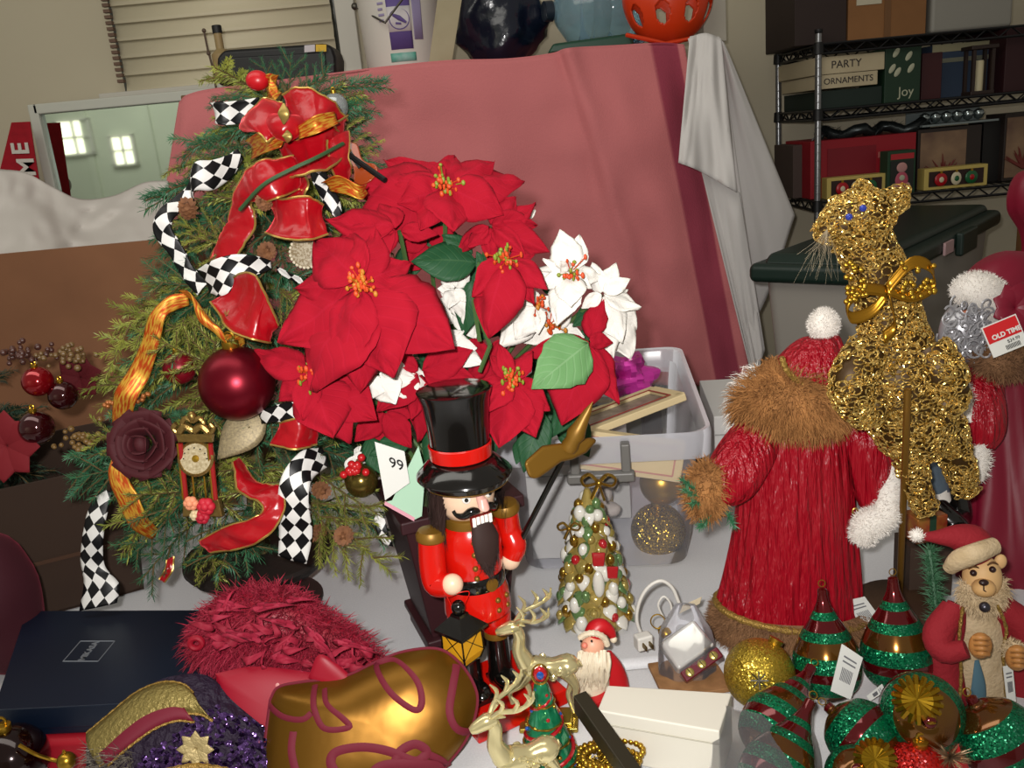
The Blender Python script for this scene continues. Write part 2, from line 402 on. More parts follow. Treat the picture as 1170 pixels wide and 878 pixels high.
def blanket_mat():
    mm = mat('blanket', 'c4787a', .95, sheen=.25, sheenc='d08080', bump=(260, .35)); nt = mm.node_tree; b = nt.nodes['Principled BSDF']
    uv = nt.nodes.new('ShaderNodeUVMap'); sp = nt.nodes.new('ShaderNodeSeparateXYZ'); nt.links.new(uv.outputs[0], sp.inputs[0])
    r = nt.nodes.new('ShaderNodeValToRGB'); r.color_ramp.interpolation = 'LINEAR'; e = r.color_ramp.elements
    e[0].position = 0; e[0].color = lin('c27072'); e[1].position = .884; e[1].color = lin('c27072')
    for p_, c in ((.889, '933a4c'), (.966, '933a4c'), (.973, 'c27072')):
        x = e.new(p_); x.color = lin(c)
    nt.links.new(sp.outputs[0], r.inputs[0]); nt.links.new(r.outputs[0], b.inputs['Base Color']); return mm
single(m, 'blanket', blanket_mat(), 'dusty pink woven blanket with a maroon stripe hanging behind the table', 'blanket', solid=.006)
# hanging white sheet
m = MB().grid(clothfn([(786, 44), (800, 40), (822, 42)], [(862, 424), (866, 420), (872, 405)], 2.47, 2.44, .02, 9, 2), 16, 40)
fa = clothfn([(788, 42), (806, 38), (824, 44)], [(775, 186), (800, 196), (842, 220)], 2.44, 2.36, .045, 3, 2.2)
m.grid(fa, 30, 30)
m.grid(clothfn([(815, 42), (822, 44), (828, 50)], [(846, 400), (880, 330), (908, 246)], 2.49, 2.62, .025, 4, 2.0), 30, 40)
m.grid(clothfn([(800, 190), (822, 204), (845, 220)], [(858, 424), (864, 426), (874, 400)], 2.40, 2.45, .022, 6, 2.0), 30, 40)
single(m, 'drape', mat('white_cotton', 'cdc9c6', .85, bump=(6, .2)), 'white cotton sheet hanging in folds between the pink blanket and the shelf rack', 'sheet', solid=.003)

# ---- things standing on the bench
BLK = mat('black_plastic', '0b0b0c', .5)
t = thing('tool_case', 'black plastic tool case with a yellow and white sticker', 'case', W(315, 103, 2.8))
o = [W(x, y, 2.72) for x, y in ((249, 98), (247, 66), (255, 57), (372, 49), (380, 54), (384, 66), (384, 94))]
part(MB().prism(o, (0, .16, .0)), 'body', BLK, t, bevel=.012)
part(MB().prism([W(x, y, 2.722) for x, y in ((258, 94), (258, 66), (372, 60), (374, 90))], (0, -.008, 0)), 'panel', mat('black_plastic_gloss', '101012', .4), t, bevel=.006)
part(MB().prism([W(x, y, 2.712) for x, y in ((348, 60), (348, 52), (360, 51), (360, 59))], (0, -.003, 0)), 'sticker', mat('sticker_white', 'b8b4b8', .5), t, smooth=False)
part(MB().prism([W(x, y, 2.712) for x, y in ((361, 59), (361, 51), (373, 51), (373, 59))], (0, -.003, 0)), 'sticker', mat('sticker_yellow', 'c9a41c', .5), t, smooth=False, label='yellow sticker')
c = W(252, 58, 2.76)
t = thing('bottle', 'slim bottle with tan neck and black cap behind the tool case', 'bottle', c)
part(MB().lathe([(.02, -.09), (.028, -.08), (.028, -.01), (.012, .005), (.012, .05)], 16, c), 'body', mat('tan_plastic', '8f7a52', .5), t)
part(MB().lathe([(.014, .048), (.014, .068), (.012, .07)], 16, c), 'cap', BLK, t)
p0, p1 = W(233, 35, 2.95), W(248, 108, 2.95)
m = MB().tube([p0, p0.lerp(p1, .3), p0.lerp(p1, .6) + Vector((.004, 0, 0)), p1], .0035, 6)
m.ball(p0, .007, nu=8, nv=6); m.ball(p0.lerp(p1, .35), .007, nu=8, nv=6)
single(m, 'wire_rod', mat('rod_brown', '58473a', .5), 'thin brown wire rod leaning before the window blind', 'rod')
# bucket
c = W(463, 82, 2.95); c.z = 1.645
t = thing('bucket', 'white plastic bucket with a purple printed label and wire handle', 'bucket', c)
bm_ = mat('bucket_white', 'd0cdc4', .45)
part(MB().lathe([(.112, 0), (.116, .01), (.128, .26), (.134, .27), (.134, .285), (.130, .285), (.130, .36), (.124, .37)], 40, c), 'body', bm_, t)
part(MB().lathe([(.137, .36), (.139, .365), (.139, .385), (.12, .39), (.0, .392)], 40, c), 'lid', bm_, t)
def lab(a0, a1, z0, z1, r_, n_=10):
    return MB().grid(lambda u, v: c + Vector((math.sin(a0 + (a1 - a0) * u) * (r_ + .05 * (z0 + (z1 - z0) * v)), -math.cos(a0 + (a1 - a0) * u) * (r_ + .05 * (z0 + (z1 - z0) * v)), z0 + (z1 - z0) * v)), n_, 2)
PU = mat('print_purple', '5b4a86', .6); PL = mat('print_pale', 'c9c4c6', .6)
L = part(lab(-.20, .37, .055, .225, .1166), 'label_panel', PU, t, solid=.0006)
part(lab(-.20, .37, .105, .175, .1174), 'label_field', PL, L, solid=.0006)
ring = [c + Vector((math.sin(.085 + .24 * math.cos(a)) * .1245, -math.cos(.085 + .24 * math.cos(a)) * .1245, .14 + .029 * math.sin(a))) for a in np.linspace(0, 2 * math.pi, 28)[:-1]]
part(MB().tube(ring, .0016, 6, True), 'ring_print', PU, L)
x0 = c + Vector((math.sin(.085) * .127, -math.cos(.085) * .127, .14))
m = MB().tube([x0 + Vector((-.018, 0, .012)), x0 + Vector((.0, -.001, .002)), x0 + Vector((.02, 0, -.012))], [.004, .007, .003], 8).tube([x0 + Vector((-.012, 0, -.012)), x0 + Vector((.004, 0, -.014))], .003, 8)
part(m, 'emblem', PU, L)
for i in range(5):
    part(lab(-.42, -.30 + .03 * (i % 2), .20 - i * .016, .207 - i * .016, .1166), 'print_line', mat('print_lilac', '8d83a6', .6), t, solid=.0006)
part(lab(.42, .66, .08, .215, .1166), 'side_text', mat('print_lilac', '8d83a6', .6, var=(190, 'c0bbc4', .05)), t, solid=.0006)
part(lab(-.24, .42, .02, .045, .1166), 'label_band', mat('print_green', '3d9a86', .6, var=(30, '8fb5ae')), t, solid=.0006, label='green band under the label')
e = c + Vector((-.13, -.02, .20))
part(MB().tube([e, W(440, 26, 2.8), W(462, -4, 2.8), W(475, -30, 2.83)], .0035, 8).ball(e, .011, nu=10, nv=8), 'handle', mat('wire_steel', '5a5650', .4, .8), t)
# leaning board
m = MB().hexa([W(490, 72, 2.72), W(516, 72, 2.72), W(516, 72, 2.74), W(490, 72, 2.74), W(505, -40, 2.76), W(534, -40, 2.76), W(534, -40, 2.78), W(505, -40, 2.78)])
single(m, 'board', mat('raw_board', 'a39a80', .8, var=(6, '8f8468')), 'pale raw board leaning between the white bucket and the dark blue bag', 'board', smooth=False)
# dark blue bag
m = MB().ball(W(572, 22, 2.97), (.150, .10, .155), nu=40, nv=26)
def lump(m, amp, fr, seed):
    a = base_of(m)
    c0 = Vector(np.array(m.V).mean(0))
    m.V = [tuple(Vector(v) + (Vector(v) - c0).normalized() * amp * nz(v[0] * fr + seed, v[1] * fr, v[2] * fr)) for v in m.V]; return m
lump(m, .035, 9, 1); lump(m, .012, 30, 4)
m.V = [(v[0], v[1], max(v[2], 1.630)) for v in m.V]
single(m, 'plastic_bag', mat('navy_plastic', '0d1426', .22, coat=.4, bump=(22, .9)), 'bulging dark navy plastic bag on top of the pink blanket', 'bag')
# water jug on its side
c = W(674, 10, 2.93); ax = Vector((1, .25, 0)).normalized(); Rj = frame(ax, (0, 0, 1))
t = thing('water_jug', 'clear blue water jug lying on its side behind the blanket', 'water jug', c + Vector((0, 0, -.115)))
m = MB().lathe([(.02, -.145), (.026, -.143), (.027, -.115), (.05, -.105), (.095, -.07), (.113, -.03), (.11, -.02), (.113, -.01), (.113, .02), (.108, .03), (.113, .04), (.113, .09), (.108, .1), (.113, .11), (.112, .17), (.09, .185), (.0, .18)], 40, c, Rj)
part(m, 'body', mat('jug_blue', '9fc4d6', .08, trans=.75, spec=.6), t)
part(MB().lathe([(.03, -.15), (.031, -.125), (.028, -.124), (.0, -.15)], 24, c, Rj), 'cap', mat('jug_cap', '1c2733', .4), t)
# dark green lid below it
m = MB().hexa([W(625, 62, 2.62), W(725, 52, 2.62), W(725, 52, 2.95), W(625, 62, 2.95), W(632, 50, 2.62), W(720, 38, 2.62), W(720, 38, 2.95), W(632, 50, 2.95)])
single(m, 'tub_lid', mat('lid_green', '17402f', .4), 'dark green plastic lid below the water jug', 'lid', bevel=.008)
# orange basket
c = W(763, 3, 2.7); t = thing('basket', 'orange plastic basket with oval holes at the end of the bench', 'basket', c - Vector((0, 0, .13)))
shell = MB(); NU, NVv = 48, 22
def bas(u, v):
    th = 2 * math.pi * u; ph = -math.pi / 2 + v * (math.pi / 2 + .3)
    return c + Vector((.128 * math.cos(ph) * math.cos(th), .105 * math.cos(ph) * math.sin(th), .02 + .135 * math.sin(ph)))
hol = []
for i in range(9): hol.append(((i + .33) / 9, .62))
vs_ = []; fs_ = []
NU = 180; NVv = 64
for i in range(NU):
    for j in range(NVv + 1): vs_.append(bas(i / NU, j / NVv))
for i in range(NU):
    for j in range(NVv):
        u, v = (i + .5) / NU, (j + .5) / NVv
        if any((((u - a + .5) % 1 - .5) / .028) ** 2 + ((v - b_) / .13) ** 2 < 1 for a, b_ in hol): continue
        fs_.append((i * (NVv + 1) + j, (i + 1) % NU * (NVv + 1) + j, (i + 1) % NU * (NVv + 1) + j + 1, i * (NVv + 1) + j + 1))
shell.add(vs_, fs_)
OR = mat('orange_plastic', 'cf3a12', .35)
part(shell, 'bowl', OR, t, solid=.004)
part(MB().tube([bas(i / 40, 1) for i in range(40)], .007, 8, True), 'rim', OR, t)
part(MB().tube([W(716, 40, 2.6), W(735, 44, 2.58), W(760, 50, 2.58), W(790, 44, 2.6)], .012, 8, flat=.5), 'handle', OR, t)
single(MB().box(W(812, 22, 2.86), (.07, .1, .14)), 'carton', mat('cream_card', 'b5b0a2', .7), 'small cream carton standing behind the orange basket', 'carton', bevel=.003)

# ------------------------------------------------------------------ wire shelving rack and what is on it
X0, X1, YF, YB = 1.035, 2.15, 2.85, 3.24
LV = [1.604, 1.408, 1.125, .62, .15]
t = thing('shelf_rack', 'black wire shelving rack with ribbed posts against the wall', 'shelving rack', (1.6, 3.05, 0))
STEEL = mat('rack_post', '8f9092', .3, .85); WIRE = mat('rack_wire', '1a1a1c', .4, .3)
for x in (X0, X1):
    for y in (YF, YB):
        m = MB().tube([(x, y, 0), (x, y, 1.64)], .0100, 14)
        for i in range(64): m.lathe([(.0100, 0), (.0107, .001), (.0107, .003), (.0100, .004)], 12, (x, y, .01 + i * .0254), cap=False)
        p = part(m, 'post', STEEL, t)
        part(MB().lathe([(.0105, 0), (.012, .002), (.012, .012), (.0, .014)], 14, (x, y, 1.636)), 'cap', BLK, p)
        for z in LV: part(MB().lathe([(.0105, 0), (.017, .002), (.015, .034), (.0105, .036)], 14, (x, y, z - .03)), 'sleeve', BLK, p)
for z in LV:
    m = MB()
    for dz in (0, -.028):
        for a, b in (((X0, YF), (X1, YF)), ((X0, YB), (X1, YB)), ((X0, YF), (X0, YB)), ((X1, YF), (X1, YB))): m.tube([(a[0], a[1], z + dz), (b[0], b[1], z + dz)], .0045, 6)
    for a, b, n_ in (((X0, YF), (X1, YF), 30), ((X0, YB), (X1, YB), 30), ((X0, YF), (X0, YB), 10)):
        m.tube([Vector((a[0] + (b[0] - a[0]) * i / n_, a[1] + (b[1] - a[1]) * i / n_, z - (.028 if i % 2 else 0))) for i in range(n_ + 1)], .0032, 5)
    for i in range(40): m.tube([(X0 + (X1 - X0) * i / 39, YF, z), (X0 + (X1 - X0) * i / 39, YB, z)], .002, 5)
    part(m, 'wire_shelf', WIRE, t, label='black wire shelf grating')
def px_of(p):
    d = Vector(p) - CAM; w = d.dot(FW); return 585 + FPX * d.dot(RT) / w, 439 - FPX * d.dot(UP) / w
def sbox(name, x0, x1, h, z, Y, dep, m, label, c, bev=.002, build=True, ztop=None):
    """box on a shelf between two picture columns; returns its front rectangle too"""
    ym = px_of((1.4, Y, z + h / 2))[1]; a, b = W(x0, ym, Y).x, W(x1, ym, Y).x
    mb = MB().box(((a + b) / 2, Y + dep / 2, z + .004 + h / 2), (b - a, dep, h))
    r = (a, b, z + .004, z + .004 + h, Y)
    if not build: return r, mb
    return r, single(mb, name, m, label, c, bevel=bev)
def front(r, u0, u1, v0, v1, th=.002):
    a, b, z0, z1, Y = r
    return MB().box((a + (b - a) * (u0 + u1) / 2, Y - th / 2 - .0003, z0 + (z1 - z0) * (v0 + v1) / 2), ((b - a) * (u1 - u0), th, (z1 - z0) * (v1 - v0)))
def boxed(name, x0, x1, h, z, Y, dep, m, label, c, parts):
    r, mb = sbox(name, x0, x1, h, z, Y, dep, m, label, c, build=False)
    t_ = thing(name, label, c, base_of(mb)); part(mb, 'body', m, t_, bevel=.002)
    for pn, mt, rect in parts: part(front(r, *rect), pn, mt, t_, smooth=False)
    return r, t_
CARD = mat('cardboard', '8a5f38', .85, var=(8, '7d5531')); DK = mat('dark_box', '2a1c18', .7); PAPER = mat('paper', 'b9b29c', .8)
CREAM = mat('cream_box', 'b8aa8c', .75, var=(5, 'ab9d80')); DGREEN = mat('dark_green_box', '10211a', .6); GREY = mat('grey_bin', '8b8880', .55)
z = LV[0]
sbox('box', 908, 968, .34, z, 2.9, .3, DK, 'dark brown box on the top shelf at the wall corner', 'box')
boxed('cardboard_box', 970, 1060, .34, z, 2.9, .3, CARD, 'brown cardboard box with two paper labels on the top shelf', 'box', [('label_panel', PAPER, (.10, .42, .30, .62)), ('label_panel', PAPER, (.55, .92, .42, .58)), ('tape', mat('tape', '6d4a2a', .4), (.46, .54, 0, .98))])
r, mb = sbox('storage_bin', 1066, 1160, .30, z, 2.9, .3, GREY, '', '', build=False)
t = thing('storage_bin', 'pale grey plastic bin on the top shelf', 'bin', base_of(mb)); part(mb, 'body', GREY, t, bevel=.012)
part(front(r, -.02, 1.02, .80, .9, .012), 'rim', GREY, t, bevel=.004)
z = LV[1]
sbox('flat_box', 938, 1008, .055, z, 2.88, .36, DGREEN, 'flat dark green box under two cream boxes', 'box')
r1, t1 = boxed('cream_box', 933, 1003, .042, z + .060, 2.868, .34, CREAM, 'lower cream carton with a handwritten word on its end', 'box', [])
ink = mat('marker_ink', '2c2626', .7)
def words(r, tx, u, v, size, t_, m=ink, name='lettering'):
    a, b, z0, z1, Y = r
    part(text_mb(tx, size, (a + (b - a) * u, Y - .001, z0 + (z1 - z0) * v), (1, 0, 0), (0, 0, 1), .001), name, m, t_, smooth=False)
words(r1, 'ORNAMENTS', .52, .5, .026, t1)
r1, t1 = boxed('cream_box', 931, 1011, .052, z + .103, 2.866, .36, CREAM, 'upper cream carton lettered PARTY in marker', 'box', [])
words(r1, 'PARTY', .45, .5, .032, t1)
GP = mat('green_gift', '16301f', .55)
r1, t1 = boxed('gift_box', 1011, 1052, .165, z, 2.87, .2, GP, 'dark green box printed with pale figures beside the cream cartons', 'box', [])
PALEP = mat('pale_print', 'a7a890', .7)
rr = random.Random(3)
for i, (u, v) in enumerate(((.2, .62), (.35, .55), (.65, .82), (.72, .6), (.3, .9))):
    a, b, z0, z1, Y = r1
    part(MB().ball((a + (b - a) * u, Y - .001, z0 + (z1 - z0) * v), (.008, .002, .016), Matrix.Rotation(.6, 3, 'Y'), 10, 6), 'print', PALEP, t1)
words(r1, 'Joy', .6, .18, .04, t1, PALEP)
sbox('gift_box', 1053, 1076, .14, z, 2.9, .2, mat('maroon_box', '3a1216', .6), 'small maroon box between the printed green box and the blue box', 'box')
boxed('blue_box', 1064, 1138, .165, z, 2.98, .2, mat('slate_blue_box', '37465c', .6), 'slate blue box with a pale lid band on the middle shelf', 'box', [('lid_band', mat('pale_band', 'a39c7c', .6), (.0, 1, .86, 1.0)), ('band', mat('pale_band2', '80816f', .6), (.0, 1, .66, .74))])
c = W(1116, 120, 2.9); c.z = z + .004
t = thing('lantern', 'small dark lantern with a pale candle in front of the blue box', 'lantern', c); LB = mat('lantern_brown', '2b1d18', .5)
part(MB().box(c + V3(0, 0, .006), (.075, .06, .012)).box(c + V3(0, 0, .142), (.085, .07, .012)), 'frame', LB, t, bevel=.002)
for dx in (-.03, .03):
    for dy in (-.024, .024): part(MB().box(c + V3(dx, dy, .075), (.01, .01, .13)), 'corner_post', LB, t, smooth=False)
part(MB().lathe([(.014, .012), (.0145, .1), (.012, .104), (0, .103)], 16, c), 'candle', mat('wax', 'cfc3a0', .5), t)
sbox('gift_box', 1148, 1185, .19, z, 2.88, .25, mat('oxblood_box', '2f0f14', .6), 'oxblood box at the frame edge of the middle shelf', 'box')
z = LV[2]
sbox('box', 906, 928, .175, z, 3.0, .2, mat('grey_brown_box', '4a3c36', .7), 'grey brown box behind the rack post next to the red box', 'box')
REDB = mat('red_box', '8d0d1d', .5)
r1, t1 = boxed('red_box', 926, 1046, .185, z, 2.92, .25, REDB, 'wide glossy red box on the lower shelf', 'box', [('panel', mat('red_panel', '76081a', .5), (.16, .62, .15, .85)), ('printed_slip', mat('pink_print', 'a85a55', .6), (.64, .72, .62, .72))])
# dark garland on the red box
pts = [(x, 2.99 + .03 * math.sin(i), z + .205 + .012 * math.sin(i * 1.7)) for i, x in enumerate(np.linspace(1.09, 1.45, 14))]
m = MB().tube(pts, .018, 10)
m.fur(m.surf(900), .03, .003, 0, .9)
single(m, 'garland', mat('tinsel_dark', '3a3f40', .3, .7), 'dark tinsel garland lying on the red box', 'garland')
m = MB()
for i in range(6):
    cc = V3(1.30 + i * .036 + .14, 2.99, z + .228); m.lathe([(.004, .016), (.015, .01), (.018, 0), (.012, -.014), (0, -.02)], 12, cc)
t = thing('ornament_tray', 'clear tray of silver ornaments beside the dark garland', 'tray', base_of(m))
part(m, 'ornament', mat('silver_orn', 'a3adad', .2, .9), t)
part(MB().box(base_of(m) + V3(0, .0, -.004), (.25, .12, .006)).box(base_of(m) + V3(0, .06, .02), (.25, .004, .05)), 'tray_shell', mat('tray_plastic', '7d8787', .25), t, smooth=False)
OY = mat('ornament_card', 'b9a45a', .6); DKV = mat('window_dark', '2a1714', .5)
OC = [mat('orn_red', 'a3121c', .3), mat('orn_cream', 'c9bfa2', .4), mat('orn_green', '1d5a34', .3)]
for k, (xa, xb, lb) in enumerate(((945, 1012, 'yellow framed ornament set box before the red box'), (1056, 1128, 'yellow framed ornament set box before the dark picture box'))):
    r1, mb = sbox('x', xa, xb, .068, z, 2.865, .05, OY, '', '', build=False)
    t = thing('ornament_box', lb, 'box', base_of(mb)); part(mb, 'body', OY, t, bevel=.002)
    part(front(r1, .07, .93, .15, .85), 'window', DKV, t, smooth=False)
    a, b, z0, z1, Y = r1
    for i in range(3):
        cc = V3(a + (b - a) * (.25 + i * .24), Y - .006, z0 + (z1 - z0) * .46)
        o = part(MB().ball(cc, (.021 - .004 * (i == 1), .005, .021)), 'bauble', OC[i], t)
        part(MB().ball(cc + V3(0, -.004, 0), (.008, .003, .009)), 'dot', OC[(i + 1) % 3], o)
        part(MB().box(cc + V3(0, 0, .023), (.007, .004, .007)), 'cap', mat('gold_cap', 'b08a2e', .3, .9), o, smooth=False)
# gingerbread card box
r1, t1 = boxed('gingerbread_box', 1014, 1046, .135, z, 2.85, .06, mat('deep_green', '173822', .6), 'green box with a gingerbread figure and a red title strip', 'box', [('title_strip', mat('title_red', 'a4232a', .6), (.1, .92, .8, .93)), ('picture', mat('pic_dark', '1c1f1a', .6), (.1, .92, .06, .77))])
a, b, z0, z1, Y = r1; cx = (a + b) / 2; GB = mat('ginger_pink', 'b0807c', .6)
part(MB().ball((cx, Y - .003, z0 + .082), (.017, .003, .016)), 'figure_head', GB, t1); part(MB().ball((cx, Y - .003, z0 + .043), (.021, .003, .026)), 'figure_body', mat('ginger_red', 'a9485a', .6), t1)
part(MB().ball((cx, Y - .006, z0 + .050), (.009, .002, .009)), 'figure_dot', PALEP, t1)
for sx in (-1, 1): part(MB().ball((cx + sx * .02, Y - .003, z0 + .022), (.009, .003, .012)), 'figure_foot', GB, t1)
# picture boxes
def picbox(x0, x1, h, lb):
    r1, t1 = boxed('picture_box', x0, x1, h, z, 2.935, .12, mat('dark_frame_box', '2a211d', .6), lb, 'box', [('picture', mat('pic_warm', '8a6f55', .6, var=(11, '5f463a')), (.04, .76, .05, .94))])
    a, b, z0, z1, Y = r1; m = MB(); q = random.Random(x0)
    for i in range(26):
        th = q.uniform(.5, 2.7); e = V3(a + (b - a) * .42, Y - .003, z0 + h * .18); L = q.uniform(.03, .075)
        m.tube([e, e + V3(math.cos(th) * L, -.002, math.sin(th) * L)], [.006, .001], 5)
    part(m, 'printed_flower', mat('pic_rust', '6a2822', .6), t1)
picbox(1048, 1120, .19, 'dark box with a warm photo of dried flowers'); picbox(1146, 1200, .215, 'tall picture box at the frame edge of the lower shelf')
r1, mb = sbox('x', 1122, 1146, .2, z, 2.96, .1, None, '', '', build=False)
single(mb, 'black_box', mat('soft_black', '141211', .6), 'narrow black box between the two picture boxes', 'box', bevel=.002)

# ------------------------------------------------------------------ grey tote with the dark green lid
B = V3(.80, 1.81, 0); D = B + V3(math.cos(math.radians(48)), math.sin(math.radians(48)), 0)
e1 = (D - B); e1.z = 0; e2 = V3(-e1.y, e1.x, 0).normalized() * .31; e1 = e1.normalized() * 1.0
ctr = B + e1 * .5 + e2 * .5; ctr.z = .40
ang = math.atan2(e1.y, e1.x); Rz = rotz(ang)
t = thing('storage_tote', 'grey storage tote with a dark green lid behind the gold reindeer', 'storage tote', (ctr.x, ctr.y, .735))
TG = mat('tote_grey', '8f8a82', .6); TL = mat('tote_lid', '14261f', .45)
part(MB().box((ctr.x, ctr.y, .902), (.95, .26, .335), Rz, taper=.9), 'body', TG, t, bevel=.03, seg=4)
part(MB().box((ctr.x, ctr.y, 1.066), (1.0, .31, .045), Rz), 'lid', TL, t, bevel=.016, seg=3)
part(MB().box((ctr.x, ctr.y, 1.096), (.92, .24, .026), Rz, taper=1.06), 'lid_panel', TL, t, bevel=.012)
hh = ctr + Rz @ V3(.10, -.162, 0)
part(MB().box((hh.x, hh.y, 1.056), (.14, .02, .06), Rz), 'latch', TL, t, bevel=.006)
lb_ = ctr + Rz @ V3(-.05, -.159, 0)
part(MB().box((lb_.x, lb_.y, 1.062), (.07, .006, .03), Rz), 'sticker', mat('sticker_pinkwhite', 'b08f90', .6), t, smooth=False)
single(MB().box((ctr.x, ctr.y, .365), (.8, .28, .73), Rz), 'crate', mat('crate_dark', '3d3229', .8), 'dark crate that carries the grey tote', 'crate', bevel=.005)
# brown cartons at the far side
for k, (x, y, zz, s, lb) in enumerate(((1.78, 2.45, .40, (.5, .4, .8), 'big brown carton behind the bearded santa figure'), (1.76, 2.46, .955, (.4, .34, .31), 'smaller brown carton stacked on the big brown carton'))):
    m = MB().box((x, y, zz), s); t = thing('carton', lb, 'carton', base_of(m)); part(m, 'body', CARD, t, bevel=.004)
    part(MB().box((x, y - s[1] / 2 - .001, zz), (.05, .002, s[2] * .98)), 'tape', mat('tape', '6d4a2a', .4), t, smooth=False)

# ------------------------------------------------------------------ two white folding tables
TABM = mat('table_white', 'd2d2d3', .5, var=(420, 'c8c8ca'), bump=(500, .08)); TLEG = mat('table_leg', '77777c', .4, .7)
for lb, y0, y1 in (('white folding table nearest the camera carrying the ornaments and stockings', .36, .992), ('white folding table under the urn, santa dolls and clear tub', .998, 1.76)):
    t = thing('folding_table', lb, 'table', (-.1, (y0 + y1) / 2, 0), group='white folding tables'); yc = (y0 + y1) / 2
    part(MB().box((-.1, yc, .728), (2.7, y1 - y0, .044)), 'table_top', TABM, t, bevel=.012, seg=4)
    for x in (-1.25, 1.05):
        for y in (y0 + .08, y1 - .08): part(MB().tube([(x, y, 0), (x, y, .706)], .013, 10), 'leg', TLEG, t)

# ------------------------------------------------------------------ brown cartons on the table's end, with the dark garland tree
m = MB(); CARD2 = mat('cardboard_dull', '80563a', .9, var=(5, '6f4930'))
cx, cy = -1.0, 1.66; hh_ = .525; zc = .753
zt = W(60, 288, 1.6).z
t = thing('cardboard_box', 'tall brown carton behind the dark garland, white sheet above it', 'box', (-1.0, 1.75, .752))
part(MB().box((-.98, 1.66, (.752 + zt) / 2), (.80, .012, zt - .752)), 'front_panel', CARD2, t, smooth=False)
part(MB().box((-.98, 1.745, (.752 + zt) / 2 - .01), (.80, .012, zt - .78)), 'back_panel', CARD2, t, smooth=False)
for x in (-1.374, -.586): part(MB().box((x, 1.70, (.752 + zt) / 2), (.012, .075, zt - .76)), 'side_panel', CARD2, t, smooth=False)
# lower open box, turned a little
t = thing('open_box', 'low open brown carton holding the dark garland tree', 'box', (-.93, 1.32, .752))
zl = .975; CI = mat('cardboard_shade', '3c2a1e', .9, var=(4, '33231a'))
c0, c1, c2, c3 = V3(-1.02, 1.16, 0), V3(-.645, 1.33, 0), V3(-.76, 1.60, 0), V3(-1.13, 1.44, 0)
def wallp(a, b, z0, z1, th=.006):
    n_ = V3(-(b - a).y, (b - a).x, 0).normalized() * th
    return MB().hexa([a + V3(0, 0, z0), b + V3(0, 0, z0), b + n_ + V3(0, 0, z0), a + n_ + V3(0, 0, z0), a + V3(0, 0, z1), b + V3(0, 0, z1), b + n_ + V3(0, 0, z1), a + n_ + V3(0, 0, z1)])
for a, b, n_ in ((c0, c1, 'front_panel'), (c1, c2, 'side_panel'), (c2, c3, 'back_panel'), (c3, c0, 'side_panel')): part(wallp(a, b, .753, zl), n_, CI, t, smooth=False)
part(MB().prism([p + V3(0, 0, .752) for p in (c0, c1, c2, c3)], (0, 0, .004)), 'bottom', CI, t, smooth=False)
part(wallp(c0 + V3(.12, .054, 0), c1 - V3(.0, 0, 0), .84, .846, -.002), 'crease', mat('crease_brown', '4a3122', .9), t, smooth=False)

# needles helper: a sprig in local coordinates, growing along +x
def sprig(L, side, nl, dens, q, droop=.12, wd=.0013):
    """pine sprig: returns needles and woody twig meshes"""
    nd, tw = MB(), MB(); axes = [([V3(L * s, 0, -droop * L * s * s) for s in np.linspace(0, 1, 7)], 1.0)]
    for i in range(side):
        s = .12 + .72 * i / max(1, side - 1); sg = 1 if i % 2 else -1; l2 = L * (.62 - .4 * s) * q.uniform(.8, 1.15); el = q.uniform(-.25, .45)
        d = V3(.72, sg * .65, el).normalized(); p0 = V3(L * s, 0, -droop * L * s * s)
        axes.append(([p0 + d * l2 * k - V3(0, 0, .25 * l2 * k * k) for k in np.linspace(0, 1, 5)], .85))
    for pts, sc in axes:
        tw.tube(pts, [.0019 * sc * (1 - .5 * k / (len(pts) - 1)) for k in range(len(pts))], 5)
        LL = sum((pts[i + 1] - pts[i]).length for i in range(len(pts) - 1)); n_ = int(LL * dens)
        for i in range(n_):
            f = (i + q.random()) / n_ * (len(pts) - 1); k = min(int(f), len(pts) - 2); p = pts[k].lerp(pts[k + 1], f - k); tg = (pts[k + 1] - pts[k]).normalized()
            o_ = tg.orthogonal().normalized(); o_.rotate(Matrix.Rotation(q.uniform(0, 6.283), 3, tg))
            d = (tg * .75 + o_ * .8).normalized(); l = nl * q.uniform(.75, 1.2) * sc * (1 - .25 * (i / n_)); sd = d.cross(o_ + V3(.1, .2, .3)).normalized() * wd / 2
            e = p + d * l + V3(0, 0, -.06 * l)
            nd.add([p - sd * .5, p + sd * .5, p + d * l * .6 + sd, p + d * l * .6 - sd, e], [(0, 1, 2, 3), (3, 2, 4)])
    return nd, tw
q_ = random.Random(21)
NG = mat('needle_green', '2a5f44', .5, var=(25, '3c6e48')); NY = mat('needle_olive', '94963f', .5, var=(25, '757f38')); ND = mat('needle_dark', '14291d', .6, var=(20, '1c3826')); TWG = mat('twig', '5c4a2a', .8)
PROTO = {}
for key, mt, nl, dn, wd in (('g', NG, .020, 1500, .0012), ('y', NY, .017, 1250, .0016), ('d', ND, .02, 1100, .0014)):
    PROTO[key] = []
    for i in range(4):
        nd, tw = sprig(.17, 8, nl, dn, q_, .12 + .06 * i, wd); n1 = len(nd.F); nd.V, b0 = nd.V, len(nd.V)
        nd.V.extend(tw.V); nd.F.extend([[b0 + k for k in f] for f in tw.F]); nd.U.extend(tw.U); nd.I.extend([1] * len(tw.F))
        me = nd.mesh('branch'); me.materials.append(mt); me.materials.append(TWG); PROTO[key].append(me)
